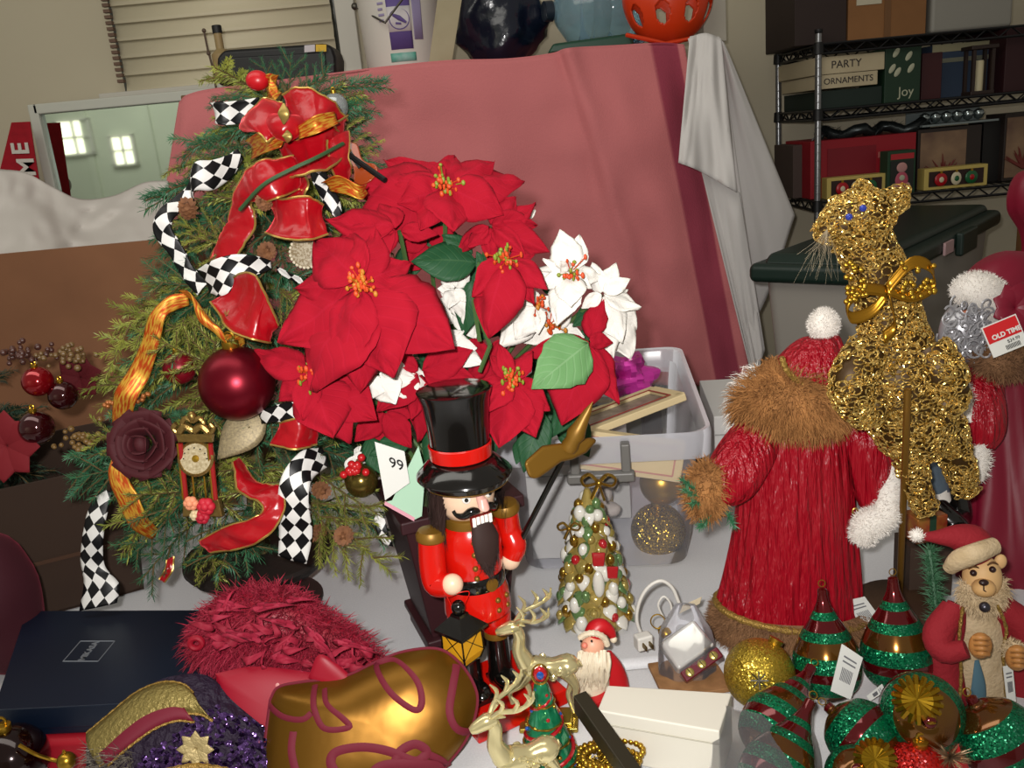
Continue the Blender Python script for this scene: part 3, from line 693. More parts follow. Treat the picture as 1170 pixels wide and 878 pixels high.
def branch(par, key, p, d, s=1.0, roll=0.0, up=(0, 0, 1), name='branch'):
    """one branch as a part; p and d in world space"""
    off = Vector((0, 0, 0)); qq = par
    while qq is not None: off = off + qq.location; qq = qq.parent
    o = bpy.data.objects.new(name, q_.choice(PROTO[key])); COL.objects.link(o); o.parent = par
    d = Vector(d).normalized(); u = Vector(up); u = (u - d * u.dot(d))
    u = u.normalized() if u.length > .05 else d.orthogonal().normalized(); y = u.cross(d)
    M = Matrix(((d.x, y.x, u.x), (d.y, y.y, u.y), (d.z, y.z, u.z))) @ Matrix.Rotation(roll, 3, 'X')
    o.matrix_local = Matrix.Translation(Vector(p) - off) @ M.to_4x4() @ Matrix.Diagonal((s, s, s, 1)); return o
# dark tree lying in the open box
b0 = V3(-.98, 1.40, .757); t = thing('garland_tree', 'dark green garland tree with red baubles standing in the open brown carton', 'garland', b0)
part(MB().tube([b0, b0 + V3(.02, -.01, .2), b0 + V3(.03, -.04, .36)], [.012, .01, .005], 8), 'trunk', TWG, t)
for i in range(80):
    h = q_.uniform(.1, .38); a = q_.uniform(0, 6.283); branch(t, 'd', b0 + V3(.02, -.02, h), V3(math.cos(a), math.sin(a) - .2, q_.uniform(-.1, .45)), q_.uniform(.75, 1.05), q_.uniform(-.4, .4))
BRED = mat('bauble_red_gloss', '8e0714', .12, .55, coat=.6); BDK = mat('bauble_dark', '3a060c', .1, .5, coat=.8)
GCAP = mat('gold_cap', 'b08a2e', .3, .9)
def bauble(p, r, m_, lb, group=None, name='bauble', d=(0, 0, 1)):
    t_ = thing(name, lb, 'ornament', p - V3(0, 0, r), group=group); part(MB().ball(p, r, nu=32, nv=20), 'ball', m_, t_)
    R = frame(d); part(MB().lathe([(r * .2, r * .95), (r * .22, r * 1.0), (r * .22, r * 1.16), (r * .16, r * 1.18), (0, r * 1.18)], 16, p, R), 'cap', GCAP, t_)
    ring_ = [p + Vector(d).normalized() * r * 1.28 + R @ V3(math.cos(a) * r * .12, 0, math.sin(a) * r * .12) for a in np.linspace(0, 6.283, 13)[:-1]]
    part(MB().tube(ring_, r * .03 + .0004, 6, True), 'hook', GCAP, t_); return t_
bauble(W(43, 436, 1.2), .021, BRED, 'matte red bauble, highest of the three in the dark garland', 'baubles in the dark garland')
bauble(W(72, 452, 1.2), .020, BDK, 'dark glossy red bauble beside the cardboard, in the dark garland', 'baubles in the dark garland')
bauble(W(42, 489, 1.18), .024, BDK, 'lowest glossy dark red bauble in the dark garland', 'baubles in the dark garland')
# leafy red poinsettia on the dark garland
def petal(m, base, tip, w, nrm=None, droop=.12, crease=.16, nu=9, nv=6, wav=.0, point=.8, seed=0, mi=0):
    base, tip = Vector(base), Vector(tip); ax = tip - base; L = ax.length; ad = ax / L
    nr = Vector(nrm) if nrm is not None else (CAM - (base + tip) / 2)
    nr = (nr - ad * nr.dot(ad)).normalized(); sd = nr.cross(ad)
    vs, uv = [], []
    for i in range(nu + 1):
        tt = i / nu; hw = w * .5 * (math.sin(math.pi * min(1, tt ** point)) ** .85 * (1.12 - .42 * tt ** 3) if 0 < tt < 1 else 0.0) + .0004
        for j in range(nv + 1):
            s_ = j / nv * 2 - 1
            wv = wav * nz(tt * 4 + seed, s_ * 2, seed) * L
            p = base + ad * L * tt + nr * (droop * L * (4 * tt * (1 - tt) * .6 - tt * tt * .4) - abs(s_) ** 1.3 * crease * hw + wv) + sd * s_ * hw * (1 + .10 * nz(tt * 9 + seed, s_, 2))
            vs.append(p); uv.append((s_ * .5 + .5, tt))
    return m.add(vs, [(i * (nv + 1) + j, (i + 1) * (nv + 1) + j, (i + 1) * (nv + 1) + j + 1, i * (nv + 1) + j + 1) for i in range(nu) for j in range(nv)], uv, mi)
def leafmat(name, col, col2, rough=.75, sheen=.0):
    """leaf with side veins drawn from its own coordinates as relief"""
    if name in MATS: return MATS[name]
    m = mat(name, col, rough, sheen=sheen, sheenc=col2, spec=.3); nt = m.node_tree; b = nt.nodes['Principled BSDF']; L = nt.links.new
    uv = nt.nodes.new('ShaderNodeUVMap'); sp = nt.nodes.new('ShaderNodeSeparateXYZ'); L(uv.outputs[0], sp.inputs[0])
    def mth(op, a, b_=None):
        n = nt.nodes.new('ShaderNodeMath'); n.operation = op
        for i, x in enumerate((a, b_)):
            if x is None: continue
            if isinstance(x, (int, float)): n.inputs[i].default_value = x
            else: L(x, n.inputs[i])
        return n.outputs[0]
    s = mth('ABSOLUTE', mth('SUBTRACT', sp.outputs[0], .5))
    k = mth('SINE', mth('MULTIPLY', mth('SUBTRACT', sp.outputs[1], mth('MULTIPLY', s, .55)), 50.0))
    k = mth('POWER', mth('MAXIMUM', k, 0.0), 6.0); mid = mth('LESS_THAN', s, .018); h = mth('MAXIMUM', mth('MULTIPLY', k, .6), mid)
    bp = nt.nodes.new('ShaderNodeBump'); bp.inputs['Strength'].default_value = .35; bp.inputs['Distance'].default_value = .0012; bp.invert = True; L(h, bp.inputs['Height']); L(bp.outputs[0], b.inputs['Normal'])
    mx = nt.nodes.new('ShaderNodeMix'); mx.data_type = 'RGBA'; mx.inputs['A'].default_value = lin(col); mx.inputs['B'].default_value = lin(col2); L(mth('MULTIPLY', h, .3), mx.inputs['Factor']); L(mx.outputs['Result'], b.inputs['Base Color'])
    return m
PR = leafmat('petal_red', '9c0620', 'aa1430', .9); PW = leafmat('petal_white', 'e2ded6', 'f0eee9', .8); PG = leafmat('leaf_green', '1f4a2c', '47693f', .55); PGL = leafmat('leaf_pale_green', '5f8a56', '8aa880', .6)
PDR = leafmat('petal_dark_red', '4a0810', '5c0c18', .8)
c = W(8, 510, 1.17); t = thing('silk_flower', 'dark red silk flower in the dark garland at the frame edge', 'flower', c)
for i in range(8):
    a = i * .785; m = MB(); petal(m, c, c + RT * math.cos(a) * .05 + UP * math.sin(a) * .05 - FW * .01, .04, -FW); part(m, 'petal', mat('petal_wine', '6f0715', .8), t, solid=.0008)
c = W(92, 432, 1.24); t = thing('silk_flower', 'dark wine silk flower beside the highest dark garland bauble', 'flower', c)
for i in range(6):
    a = i * 1.05 + .3; m = MB(); petal(m, c, c + RT * math.cos(a) * .035 + UP * math.sin(a) * .035 - FW * .01, .03, -FW); part(m, 'petal', PDR, t, solid=.0008)
for k, (x, y, lb) in enumerate(((30, 402, 'brown berry pick at the top of the dark garland'), (80, 408, 'gold flecked berry pick over the dark garland near the cardboard'), (95, 500, 'gold tipped berry sprig low in the dark garland'))):
    m = MB(); c = W(x, y, 1.22)
    for i in range(34): m.ball(c + V3(q_.gauss(0, .018), q_.gauss(0, .012), q_.gauss(0, .009)), q_.uniform(.003, .005), nu=8, nv=6)
    single(m, 'berry_cluster', mat('berry_%d' % k, ('4a2a22', '6b5230', '7d5f33')[k], .4), lb, 'berry pick')
# maroon velvet cushion at the frame edge
m = MB().ball(W(-8, 690, 1.12), (.06, .06, .115), nu=30, nv=20); lump(m, .012, 14, 3)
m.V = [(v[0], v[1], max(v[2], .752)) for v in m.V]
single(m, 'velvet_cushion', mat('maroon_velvet', '3c0a18', .8, sheen=.4, sheenc='a03048'), 'maroon velvet cushion standing behind the blue box at the frame edge', 'cushion')

# ------------------------------------------------------------------ clear tub
def quad_tub(p, z0, z1, tp):
    """rounded rectangular cross-section loft; p = four corner points"""
    pass
Fl, Fr = V3(-.02, 1.262, 0), V3(.262, 1.228, 0); ex = (Fr - Fl); wx = ex.length; ex.normalize(); ey = V3(-ex.y, ex.x, 0); LY = .46
def rrect(z, g, r=.035, k=6):
    """rounded rectangle grown by g"""
    out = []; w_, l_ = wx + 2 * g, LY + 2 * g; o_ = Fl - ex * g - ey * g
    for cx_, cy_, a0 in ((w_ - r, r, -90), (w_ - r, l_ - r, 0), (r, l_ - r, 90), (r, r, 180)):
        for i in range(k + 1):
            a = math.radians(a0 + 90 * i / k); q = o_ + ex * (cx_ + r * math.cos(a)) + ey * (cy_ + r * math.sin(a)); out.append(V3(q.x, q.y, z))
    return out
def rloft(m, secs, cap=(True, False)):
    n = len(secs[0]); vs = [p for s_ in secs for p in s_]; fs = [(i * n + j, i * n + (j + 1) % n, (i + 1) * n + (j + 1) % n, (i + 1) * n + j) for i in range(len(secs) - 1) for j in range(n)]
    if cap[0]: fs.append(tuple(range(n - 1, -1, -1)))
    if cap[1]: fs.append(tuple((len(secs) - 1) * n + j for j in range(n)))
    return m.add(vs, fs)
CLEAR = bpy.data.materials.new('clear_plastic'); CLEAR.use_nodes = True; nt = CLEAR.node_tree; b = nt.nodes['Principled BSDF']; MATS['clear_plastic'] = CLEAR
tr_ = nt.nodes.new('ShaderNodeBsdfTransparent'); tr_.inputs[0].default_value = (.94, .94, .95, 1); mx_ = nt.nodes.new('ShaderNodeMixShader'); fr_ = nt.nodes.new('ShaderNodeFresnel'); fr_.inputs[0].default_value = 1.45
ad_ = nt.nodes.new('ShaderNodeMath'); ad_.operation = 'MULTIPLY_ADD'; ad_.inputs[1].default_value = .9; ad_.inputs[2].default_value = .10
nt.links.new(fr_.outputs[0], ad_.inputs[0]); nt.links.new(ad_.outputs[0], mx_.inputs[0]); nt.links.new(tr_.outputs[0], mx_.inputs[1]); nt.links.new(b.outputs[0], mx_.inputs[2]); nt.links.new(mx_.outputs[0], nt.nodes['Material Output'].inputs[0])
b.inputs['Base Color'].default_value = lin('d2d2d8'); b.inputs['Roughness'].default_value = .22
RIMC = CLEAR.copy(); RIMC.name = 'clear_plastic_rim'
for n_ in RIMC.node_tree.nodes:
    if n_.type == 'MATH': n_.inputs[2].default_value = .42
FILM = CLEAR.copy(); FILM.name = 'clear_film'
for n_ in FILM.node_tree.nodes:
    if n_.type == 'MATH': n_.inputs[2].default_value = .05
    if n_.type == 'BSDF_PRINCIPLED': n_.inputs['Roughness'].default_value = .08
ctr = Fl + ex * wx / 2 + ey * LY / 2; ZT = .985
t = thing('storage_tub', 'clear plastic tub full of ornaments and cream cards', 'storage tub', (ctr.x, ctr.y, .752))
m = MB(); rloft(m, [rrect(.754, -.012), rrect(.80, -.004), rrect(.93, .006), rrect(ZT - .02, .010)]); part(m, 'body', CLEAR, t, ang=60)
m = MB(); rloft(m, [rrect(ZT - .045, .012), rrect(ZT - .03, .016), rrect(ZT - .004, .018), rrect(ZT, .020), rrect(ZT + .002, .026), rrect(ZT - .006, .028), rrect(ZT - .04, .027)], (False, False)); part(m, 'rim', RIMC, t)
hG = mat('handle_grey', '6c6a66', .4)
hc = Fl + ex * (wx * .5 + .0) - ey * .03
for dx in (-.035, .04): part(MB().box(hc + ex * dx + V3(0, 0, ZT - .03), (.014, .03, .05), rotz(math.atan2(ex.y, ex.x))), 'handle_arm', hG, t, bevel=.003)
part(MB().box(hc + ex * .002 - ey * .012 + V3(0, 0, ZT - .055), (.10, .018, .016), rotz(math.atan2(ex.y, ex.x))), 'handle', hG, t, bevel=.004)
def tb(u, v, z): p = Fl + ex * wx * u + ey * LY * v; return V3(p.x, p.y, z)
Rt = rotz(math.atan2(ex.y, ex.x))
WBX = mat('white_carton', 'bdbbb8', .7)
def carton(p, s, R, lb, name='carton'):
    m_ = MB().box(p, s, R); t_ = thing(name, lb, 'box', base_of(m_)); part(m_, 'body', WBX, t_, bevel=.002)
    part(MB().box(Vector(p) + R @ V3(0, -s[1] / 2 - .0006, s[2] * .32), (s[0] * .99, .001, .002), R), 'lid_edge', mat('carton_seam', '8f8d8a', .7), t_, smooth=False); return t_
carton(tb(.28, .15, .852), (.11, .09, .175), Rt, 'tall white carton inside the clear tub behind the halberd')
carton(tb(.4, .55, .84), (.15, .18, .15), Rt, 'white carton deeper inside the clear tub')
GM = mat('gold_matte', 'b48a35', .32, .85); GGL = glitter('gold_glitter', '6a4c10', 'e0b848', 600)
bauble(W(756, 552, 1.32), .036, GM, 'large matte gold bauble upper in the clear tub')
bauble(W(752, 606, 1.315), .045, GGL, 'gold glitter ball under the matte gold bauble in the clear tub', name='glitter_ball')
bauble(tb(.42, .4, .803), .045, GGL, 'gold glitter ball deep in the clear tub beside the white cartons', name='glitter_ball')
# crumpled tissue pieces with small figures
m = MB()
for i in range(7): 
    mm_ = MB().ball(tb(.50, .10, .865) + V3(q_.uniform(-.012, .012), q_.uniform(-.012, .012), (i - 3) * .013), (.017, .014, .013), nu=14, nv=10); lump(mm_, .006, 60, i); 
    b1 = len(m.V); m.V += mm_.V; m.F += [[b1 + k for k in f] for f in mm_.F]; m.U += mm_.U; m.I += mm_.I
m.V = [(v[0], v[1], max(v[2] - .0, .80)) for v in m.V]
single(m, 'tissue_bundle', mat('tissue', 'b9aea6', .8), 'bundle of crumpled white tissue in the clear tub beside the gold balls', 'tissue')
# cream cards and frames
def card(name, p, s, R, lb, cols):
    m_ = MB().box(p, s, R); t_ = thing(name, lb, 'card box', base_of(m_)); part(m_, 'body', cols[0], t_, bevel=.001)
    w_, h_ = s[0], s[2]
    for u, dx, dz, ww, hh in (('a', 0, h_ * .36, w_ * .84, .0025), ('b', 0, -h_ * .36, w_ * .84, .0025), ('c', -w_ * .42, 0, .0025, h_ * .72), ('d', w_ * .42, 0, .0025, h_ * .72)):
        part(MB().box(Vector(p) + R @ V3(dx, -s[1] / 2 - .0006, dz), (ww, .0012, hh), R), 'red_border', cols[1], t_, smooth=False)
    part(MB().box(Vector(p) + R @ V3(.0, -s[1] / 2 - .0006, 0), (w_ * .26, .0012, h_ * .1), R), 'printed_line', cols[1], t_, smooth=False)
CRM = mat('card_cream', 'cfbb90', .7); PKL = mat('card_pink_line', 'b97f74', .7)
card('card_box', tb(.66, .03, .942), (.165, .02, .062), Rt @ Matrix.Rotation(.20, 3, 'Y') @ Matrix.Rotation(-.1, 3, 'X'), 'cream card box with a red border line behind the front wall of the clear tub', (CRM, PKL))
# photo frame lying across the top
Rf = rotz(math.radians(18)) @ Matrix.Rotation(math.radians(-8), 3, 'X') @ Matrix.Rotation(math.radians(-9), 3, 'Y'); p = tb(.62, .24, ZT - .006)
t = thing('photo_frame', 'cream photo frame lying across the top of the clear tub', 'picture frame', p)
for dx, dy, sx, sy in ((0, -.05, .19, .018), (0, .05, .19, .018), (-.09, 0, .018, .1), (.09, 0, .018, .1)): part(MB().box(p + Rf @ V3(dx, dy, 0), (sx, sy, .012), Rf), 'frame_side', CRM, t, bevel=.002)
part(MB().box(p + Rf @ V3(0, 0, -.003), (.17, .09, .004), Rf), 'picture', mat('frame_picture', '6f6258', .4, var=(60, '98897a')), t, smooth=False)
for dx, dy, sx, sy in ((0, -.036, .16, .003), (0, .036, .16, .003), (.078, 0, .003, .07)): part(MB().box(p + Rf @ V3(dx, dy, .0065), (sx, sy, .0012), Rf), 'red_border', mat('frame_red', '8e3a2e', .5), t, smooth=False)
def crumple(p, r, s, m_, lb, name, c, amp=.35, seed=0):
    mm_ = MB().ball(p, (r * s[0], r * s[1], r * s[2]), nu=26, nv=18); lump(mm_, r * amp, 1.6 / r, seed); lump(mm_, r * amp * .5, 4 / r, seed + 3); return single(mm_, name, m_, lb, c, ang=18)
crumple(tb(.68, .62, ZT + .004), .052, (1.1, .8, .6), mat('foil_pink', 'c7349c', .22, .35, coat=.5), 'shiny magenta foil bag at the back of the clear tub', 'foil_bag', 'foil bag', .5, 4)
crumple(tb(.46, .42, ZT - .005), .04, (1.1, .9, .7), mat('foil_clear', 'a9a6ab', .2, .5), 'crumpled silvery wrapper in front of the magenta foil bag', 'wrapper', 'wrapper', .5, 8)
crumple(tb(.3, .7, ZT - .02), .06, (1.2, .9, .7), mat('foil_clear2', '98959d', .25, .3), 'grey wrapped bundle at the back of the clear tub', 'wrapped_bundle', 'bundle', .3, 12)
# white carton and dark board beyond the tub
carton(V3(.448, 1.50, .845), (.20, .22, .185), rotz(-.12), 'white carton on the table behind the santa with the fur collar')
single(MB().box((.50, 1.68, .80), (.30, .14, .095), rotz(-.05)), 'wooden_box', mat('walnut', '4a3324', .5, var=(12, '3a271b')), 'dark wooden box at the table edge behind the white carton', 'box', bevel=.004)

# ------------------------------------------------------------------ decorated tree in the iron urn
q_ = random.Random(5)
UB = V3(-.41, 1.235, .752)
URN = mat('urn_iron', '2a2320', .55, .2, bump=(80, .3))
t = thing('potted_tree', 'green and olive artificial pine tree in a dark iron urn', 'tree', UB); TREE = t
part(MB().lathe([(.0, 0), (.082, 0), (.084, .008), (.066, .020), (.044, .034), (.028, .046), (.025, .054)], 40, UB), 'urn_foot', URN, t, bevel=.003)
def gad(th, v): return 1 + .035 * abs(math.sin(th * 9)) * (1 if v < .55 else .2)
part(MB().lathe([(.02, .050), (.060, .056), (.088, .066), (.104, .080), (.106, .086), (.114, .090), (.114, .097), (.10, .098), (.0, .094)], 72, UB, fold=gad), 'urn_bowl', URN, t)
axis = [UB + V3(0, 0, .09), W(290, 520, 1.245), W(292, 400, 1.25), W(300, 260, 1.27), W(315, 160, 1.28), W(325, 95, 1.28)]
part(MB().tube(cat(axis, 5), [.016 - .0004 * i for i in range(26)], 8), 'trunk', TWG, t)
AX = [Vector(p) for p in cat(axis, 10)]
def radius(f): return np.interp(f, [0, .2, .35, .55, .7, .85, 1], [.20, .22, .215, .185, .145, .105, .05])
NB = 99
for i in range(NB):
    f = .11 + .82 * ((i + .5) / NB) ** 1.1; k = f * (len(AX) - 1); p = AX[int(k)].lerp(AX[min(int(k) + 1, len(AX) - 1)], k - int(k))
    a = i * 2.39996 + q_.uniform(-.3, .3)
    r = radius(f) * q_.uniform(.92, 1.12); el = q_.uniform(-.42, .18) + .75 * max(0, f - .75) * 3.2
    if f < .26: el += .14
    d = V3(math.cos(a), math.sin(a), el).normalized(); s = .98 if f < .75 else .8
    st = max(0.0, r - .155 * s)
    # whether olive tips: the outer, upper sprigs of a tier
    branch(t, 'y' if (i * 7) % 10 < 4 else 'g', p + d * st, d, s * q_.uniform(.9, 1.12), q_.uniform(-.3, .3))
# long sprigs the photo shows clearly
def sprig_to(x0, y0, Y0, x1, y1, Y1, key, par=TREE):
    a, b = W(x0, y0, Y0), W(x1, y1, Y1); branch(par, key, a, b - a, (b - a).length / .185, 0, -FW)
# ---- ornaments and ribbons hung on it
def ribmat(name, kind):
    if name in MATS: return MATS[name]
    m = mat(name, 'd8d4cc', .45, spec=.4); nt = m.node_tree; b = nt.nodes['Principled BSDF']; L = nt.links.new
    uv = nt.nodes.new('ShaderNodeUVMap'); mp = nt.nodes.new('ShaderNodeMapping'); L(uv.outputs[0], mp.inputs[0])
    if kind == 'harlequin':
        mp.inputs['Rotation'].default_value = (0, 0, math.pi / 4); mp.inputs['Scale'].default_value = (1, 1, 1)
        sc = nt.nodes.new('ShaderNodeMapping'); sc.inputs['Scale'].default_value = (.72, 1, 1); L(uv.outputs[0], sc.inputs[0]); L(sc.outputs[0], mp.inputs[0])
        ck = nt.nodes.new('ShaderNodeTexChecker'); ck.inputs['Scale'].default_value = 80; ck.inputs['Color1'].default_value = lin('0c0c0e'); ck.inputs['Color2'].default_value = lin('dcdad6'); L(mp.outputs[0], ck.inputs[0]); L(ck.outputs[0], b.inputs['Base Color'])
    else:
        mp.inputs['Scale'].default_value = (70, 420, 1); n = nt.nodes.new('ShaderNodeTexNoise'); n.inputs['Scale'].default_value = 1; n.inputs['Detail'].default_value = 3; L(mp.outputs[0], n.inputs[0])
        r = nt.nodes.new('ShaderNodeValToRGB'); e = r.color_ramp.elements; e[0].position = .42; e[0].color = lin('b0400f'); e[1].position = .6; e[1].color = lin('c79a35'); L(n.outputs[0], r.inputs[0]); L(r.outputs[0], b.inputs['Base Color']); b.inputs['Metallic'].default_value = .45
    return m
HQ = ribmat('ribbon_harlequin', 'harlequin'); OG = ribmat('ribbon_orange_gold', 'gold')
RV = mat('ribbon_red_velvet', '9c0614', .30, spec=.6, sheen=.5, sheenc='ff5a60', bump=(32, .75)); GT = mat('gold_wire_edge', 'b99a52', .35, .7)
def pr(L_): return [(W(a[0], a[1], a[2]), W(b[0], b[1], b[2] if len(b) > 2 else a[2])) for a, b in L_]
def centre_strip(pts):
    """(px, py, Y, width px, angle deg of the width direction)"""
    out = []
    for x, y, Y, w, an in pts:
        dx, dy = math.cos(math.radians(an)) * w / 2, math.sin(math.radians(an)) * w / 2; out.append((W(x - dx, y - dy, Y), W(x + dx, y + dy, Y)))
    return out
def ribbon(pairs, m, lb, name='ribbon', edge=None, k=8, arch=.06, group=None, parent=None):
    group = {HQ: 'harlequin ribbons on the tree', OG: 'orange and gold ribbons on the tree', RV: 'red velvet ribbons on the tree'}[m]
    mb = MB(); A, B = mb.strip(pairs, k, 10, arch=arch, crink=.0045 if m is RV else .0015)
    if parent is not None: t_ = parent
    else:
        c_ = base_of(mb); t_ = thing(name, lb, 'ribbon', c_, group=group)
    part(mb, 'band' if parent is None else 'loop', m, t_, solid=.0009, ang=180)
    if edge is not None:
        for E_ in (A, B): part(MB().tube(E_, .0014, 5), 'gold_edge', edge, t_)
    return t_
YT = 1.10
# harlequin ribbons
ribbon(centre_strip([(296, 124, 1.17, 26, 92), (275, 128, 1.16, 27, 95), (250, 130, 1.15, 26, 80), (243, 128, 1.17, 22, 75), (255, 124, 1.2, 18, 90)]), HQ, 'short black and white harlequin ribbon loop beside the top of the red bow', arch=-.1)
ribbon(centre_strip([(275, 176, 1.15, 14, 60), (262, 190, 1.14, 26, 80), (243, 200, 1.12, 34, 88), (222, 202, 1.11, 32, 92), (218, 222, 1.13, 22, 70), (205, 232, 1.12, 18, 45), (188, 248, 1.1, 20, 20), (187, 266, 1.1, 22, -10), (202, 288, 1.1, 18, -30), (215, 312, 1.1, 18, -28), (232, 330, 1.09, 20, -50)]), HQ, 'long harlequin ribbon snaking down the upper tree to the wide harlequin knot')
ribbon(centre_strip([(232, 322, 1.07, 30, 60), (248, 318, 1.05, 42, 75), (268, 310, 1.05, 38, 85), (290, 304, 1.06, 24, 90), (310, 303, 1.08, 10, 90)]), HQ, 'wide harlequin ribbon knot above the orange gold ribbon', arch=.1)
ribbon(centre_strip([(316, 308, 1.08, 8, 80), (332, 316, 1.07, 10, 70), (345, 322, 1.06, 12, 60)]), HQ, 'small harlequin ribbon tip near the poinsettia and lace disc')
ribbon(centre_strip([(362, 185, 1.12, 14, 0), (366, 205, 1.1, 20, 5), (376, 225, 1.09, 24, 15), (382, 246, 1.09, 26, 40)]), HQ, 'harlequin ribbon tail under the bow next to the poinsettia', arch=.15)
ribbon(centre_strip([(296, 478, 1.03, 14, 70), (320, 472, 1.01, 20, 85), (345, 471, 1.0, 22, 90), (362, 476, 1.02, 20, 95)]), HQ, 'harlequin ribbon strip below the big matte bauble')
ribbon(centre_strip([(372, 522, 1.04, 22, 70), (352, 530, 1.01, 32, 60), (338, 550, .99, 34, 25), (335, 580, .99, 36, 5), (338, 610, 1.0, 38, 0), (334, 640, 1.0, 34, 15)]), HQ, 'wide harlequin ribbon tail hanging over the rim of the urn')
ribbon(centre_strip([(122, 560, 1.14, 14, 20), (112, 585, 1.13, 22, 5), (106, 615, 1.12, 24, 5), (106, 645, 1.12, 28, 8), (116, 668, 1.11, 40, 0), (112, 694, 1.10, 44, -12)]), HQ, 'harlequin ribbon tail hanging in front of the open brown carton', arch=.12)
ribbon(centre_strip([(432, 585, 1.06, 12, 0), (436, 605, 1.05, 14, 10), (442, 622, 1.05, 16, 20)]), HQ, 'harlequin ribbon end behind the mint green tag')
# red velvet bow
bow = thing('velvet_bow', 'big red velvet bow with gold wired edges near the top of the tree', 'bow', W(335, 200, 1.08))
for L_ in ([((322, 108, 1.11), (322, 150, 1.07)), ((345, 100, 1.09), (350, 146, 1.04)), ((375, 112, 1.09), (372, 140, 1.05)), ((398, 138, 1.12), (388, 150, 1.1))],
           [((322, 118, 1.10), (324, 150, 1.07)), ((302, 112, 1.09), (306, 160, 1.04)), ((282, 130, 1.1), (296, 152, 1.05)), ((276, 142, 1.13), (288, 150, 1.1))],
           [((318, 168, 1.09), (322, 204, 1.05)), ((345, 156, 1.07), (350, 200, 1.02)), ((374, 146, 1.08), (380, 190, 1.04)), ((397, 132, 1.12), (399, 172, 1.1))],
           [((374, 160, 1.07), (398, 150, 1.1)), ((376, 182, 1.06), (399, 180, 1.08)), ((384, 206, 1.08), (402, 200, 1.1))],
           [((335, 178, 1.06), (345, 214, 1.05)), ((300, 184, 1.04), (318, 226, 1.02)), ((278, 198, 1.05), (300, 232, 1.04)), ((264, 232, 1.08), (286, 232, 1.06)), ((262, 258, 1.1), (292, 252, 1.06)), ((245, 284, 1.1), (272, 290, 1.06)), ((240, 298, 1.12), (268, 306, 1.08))],
           [((345, 196, 1.06), (325, 190, 1.08)), ((352, 212, 1.03), (318, 214, 1.06)), ((340, 232, 1.04), (312, 226, 1.07)), ((322, 236, 1.07), (314, 232, 1.09))],
           [((306, 224, 1.05), (304, 266, 1.04)), ((325, 228, 1.03), (322, 272, 1.01)), ((350, 224, 1.02), (352, 274, 1.0)), ((370, 234, 1.04), (374, 268, 1.02))]):
    ribbon(pr(L_), RV, None, edge=GT, arch=.16, parent=bow)
part(MB().limb([(312, 140, -.02, 10), (326, 146, -.035, 15), (342, 142, -.02, 10)], 1.08, 14), 'knot', RV, bow)
for x, y, w_, h_ in ((324, 130, 8, 12), (328, 156, 7, 7)): part(MB().limb([(x, y - h_, -.06, 1), (x, y, -.065, w_ * .8), (x, y + h_, -.06, 1)], 1.08, 12, flat=.25), 'gold_leaf', mat('leaf_gold', '9b8245', .4, .6), bow)
# red velvet runs lower down
ribbon(pr([((262, 318, 1.06), (240, 345, 1.05)), ((285, 312, 1.02), (262, 376, 1.02)), ((300, 330, 1.0), (290, 388, 1.0)), ((318, 372, 1.02), (310, 392, 1.02))]), RV, 'red velvet ribbon fold above the big matte bauble', edge=GT, arch=.12)
ribbon(pr([((318, 484, 1.0), (310, 508, 1.0)), ((345, 478, .99), (338, 514, .98)), ((366, 484, 1.02), (362, 508, 1.01))]), RV, 'short red velvet ribbon fold under the harlequin strip', edge=GT)
ribbon(pr([((266, 528, 1.02), (272, 524, 1.06)), ((272, 560, 1.0), (294, 550, 1.02)), ((300, 578, .98), (322, 558, 1.0)), ((290, 592, .98), (320, 592, .97)), ((258, 602, .99), (290, 622, .97)), ((228, 618, 1.01), (240, 632, 1.0))]), RV, 'red velvet ribbon curving below the clock ornament', edge=GT, arch=.1)
ribbon(pr([((190, 640, 1.08), (198, 636, 1.08)), ((188, 652, 1.07), (197, 652, 1.07)), ((182, 662, 1.07), (188, 666, 1.07))]), RV, 'small red velvet ribbon tip under the tree beside the urn', edge=GT)
# orange and gold ribbons
ribbon(centre_strip([(215, 342, 1.07, 14, 80), (196, 347, 1.06, 18, 70), (180, 362, 1.05, 18, 10), (172, 392, 1.05, 20, 10), (160, 425, 1.05, 24, 25), (143, 455, 1.04, 26, 20), (140, 486, 1.06, 20, 0), (150, 470, 1.08, 16, 60)]), OG, 'orange and gold ribbon running down beside the dark red rose')
ribbon(centre_strip([(136, 522, 1.06, 16, 0), (135, 545, 1.04, 22, 0), (146, 570, 1.03, 24, -20), (160, 598, 1.03, 22, -30), (178, 612, 1.05, 14, -45)]), OG, 'orange and gold ribbon tail below the dark red rose')
ribbon(centre_strip([(212, 338, 1.06, 20, 40), (226, 350, 1.03, 32, 60), (240, 372, 1.02, 26, 20), (262, 392, 1.03, 22, 70), (280, 386, 1.05, 14, 90)]), OG, 'orange and gold ribbon loop above the big matte bauble')
ribbon(centre_strip([(283, 172, 1.1, 22, 70), (300, 162, 1.06, 26, 80), (320, 156, 1.05, 24, 85)]), OG, 'orange ribbon curl crossing the lower edge of the red bow', arch=.3)
ribbon(centre_strip([(340, 152, 1.04, 14, 80), (362, 142, 1.03, 20, 75), (385, 134, 1.05, 14, 70)]), OG, 'orange and gold ribbon crossing the upper red bow', arch=.2)
ribbon(pr([((296, 92, 1.14), (300, 118, 1.13)), ((306, 84, 1.12), (312, 116, 1.1)), ((318, 86, 1.13), (322, 106, 1.12))]), OG, 'orange ribbon tuft at the top of the tree', arch=.3)
ribbon(centre_strip([(372, 214, 1.04, 14, 40), (392, 212, 1.02, 26, 60), (412, 220, 1.02, 16, 80), (420, 216, 1.04, 10, 80)]), OG, 'orange and gold ribbon end touching the highest poinsettia', arch=.25)
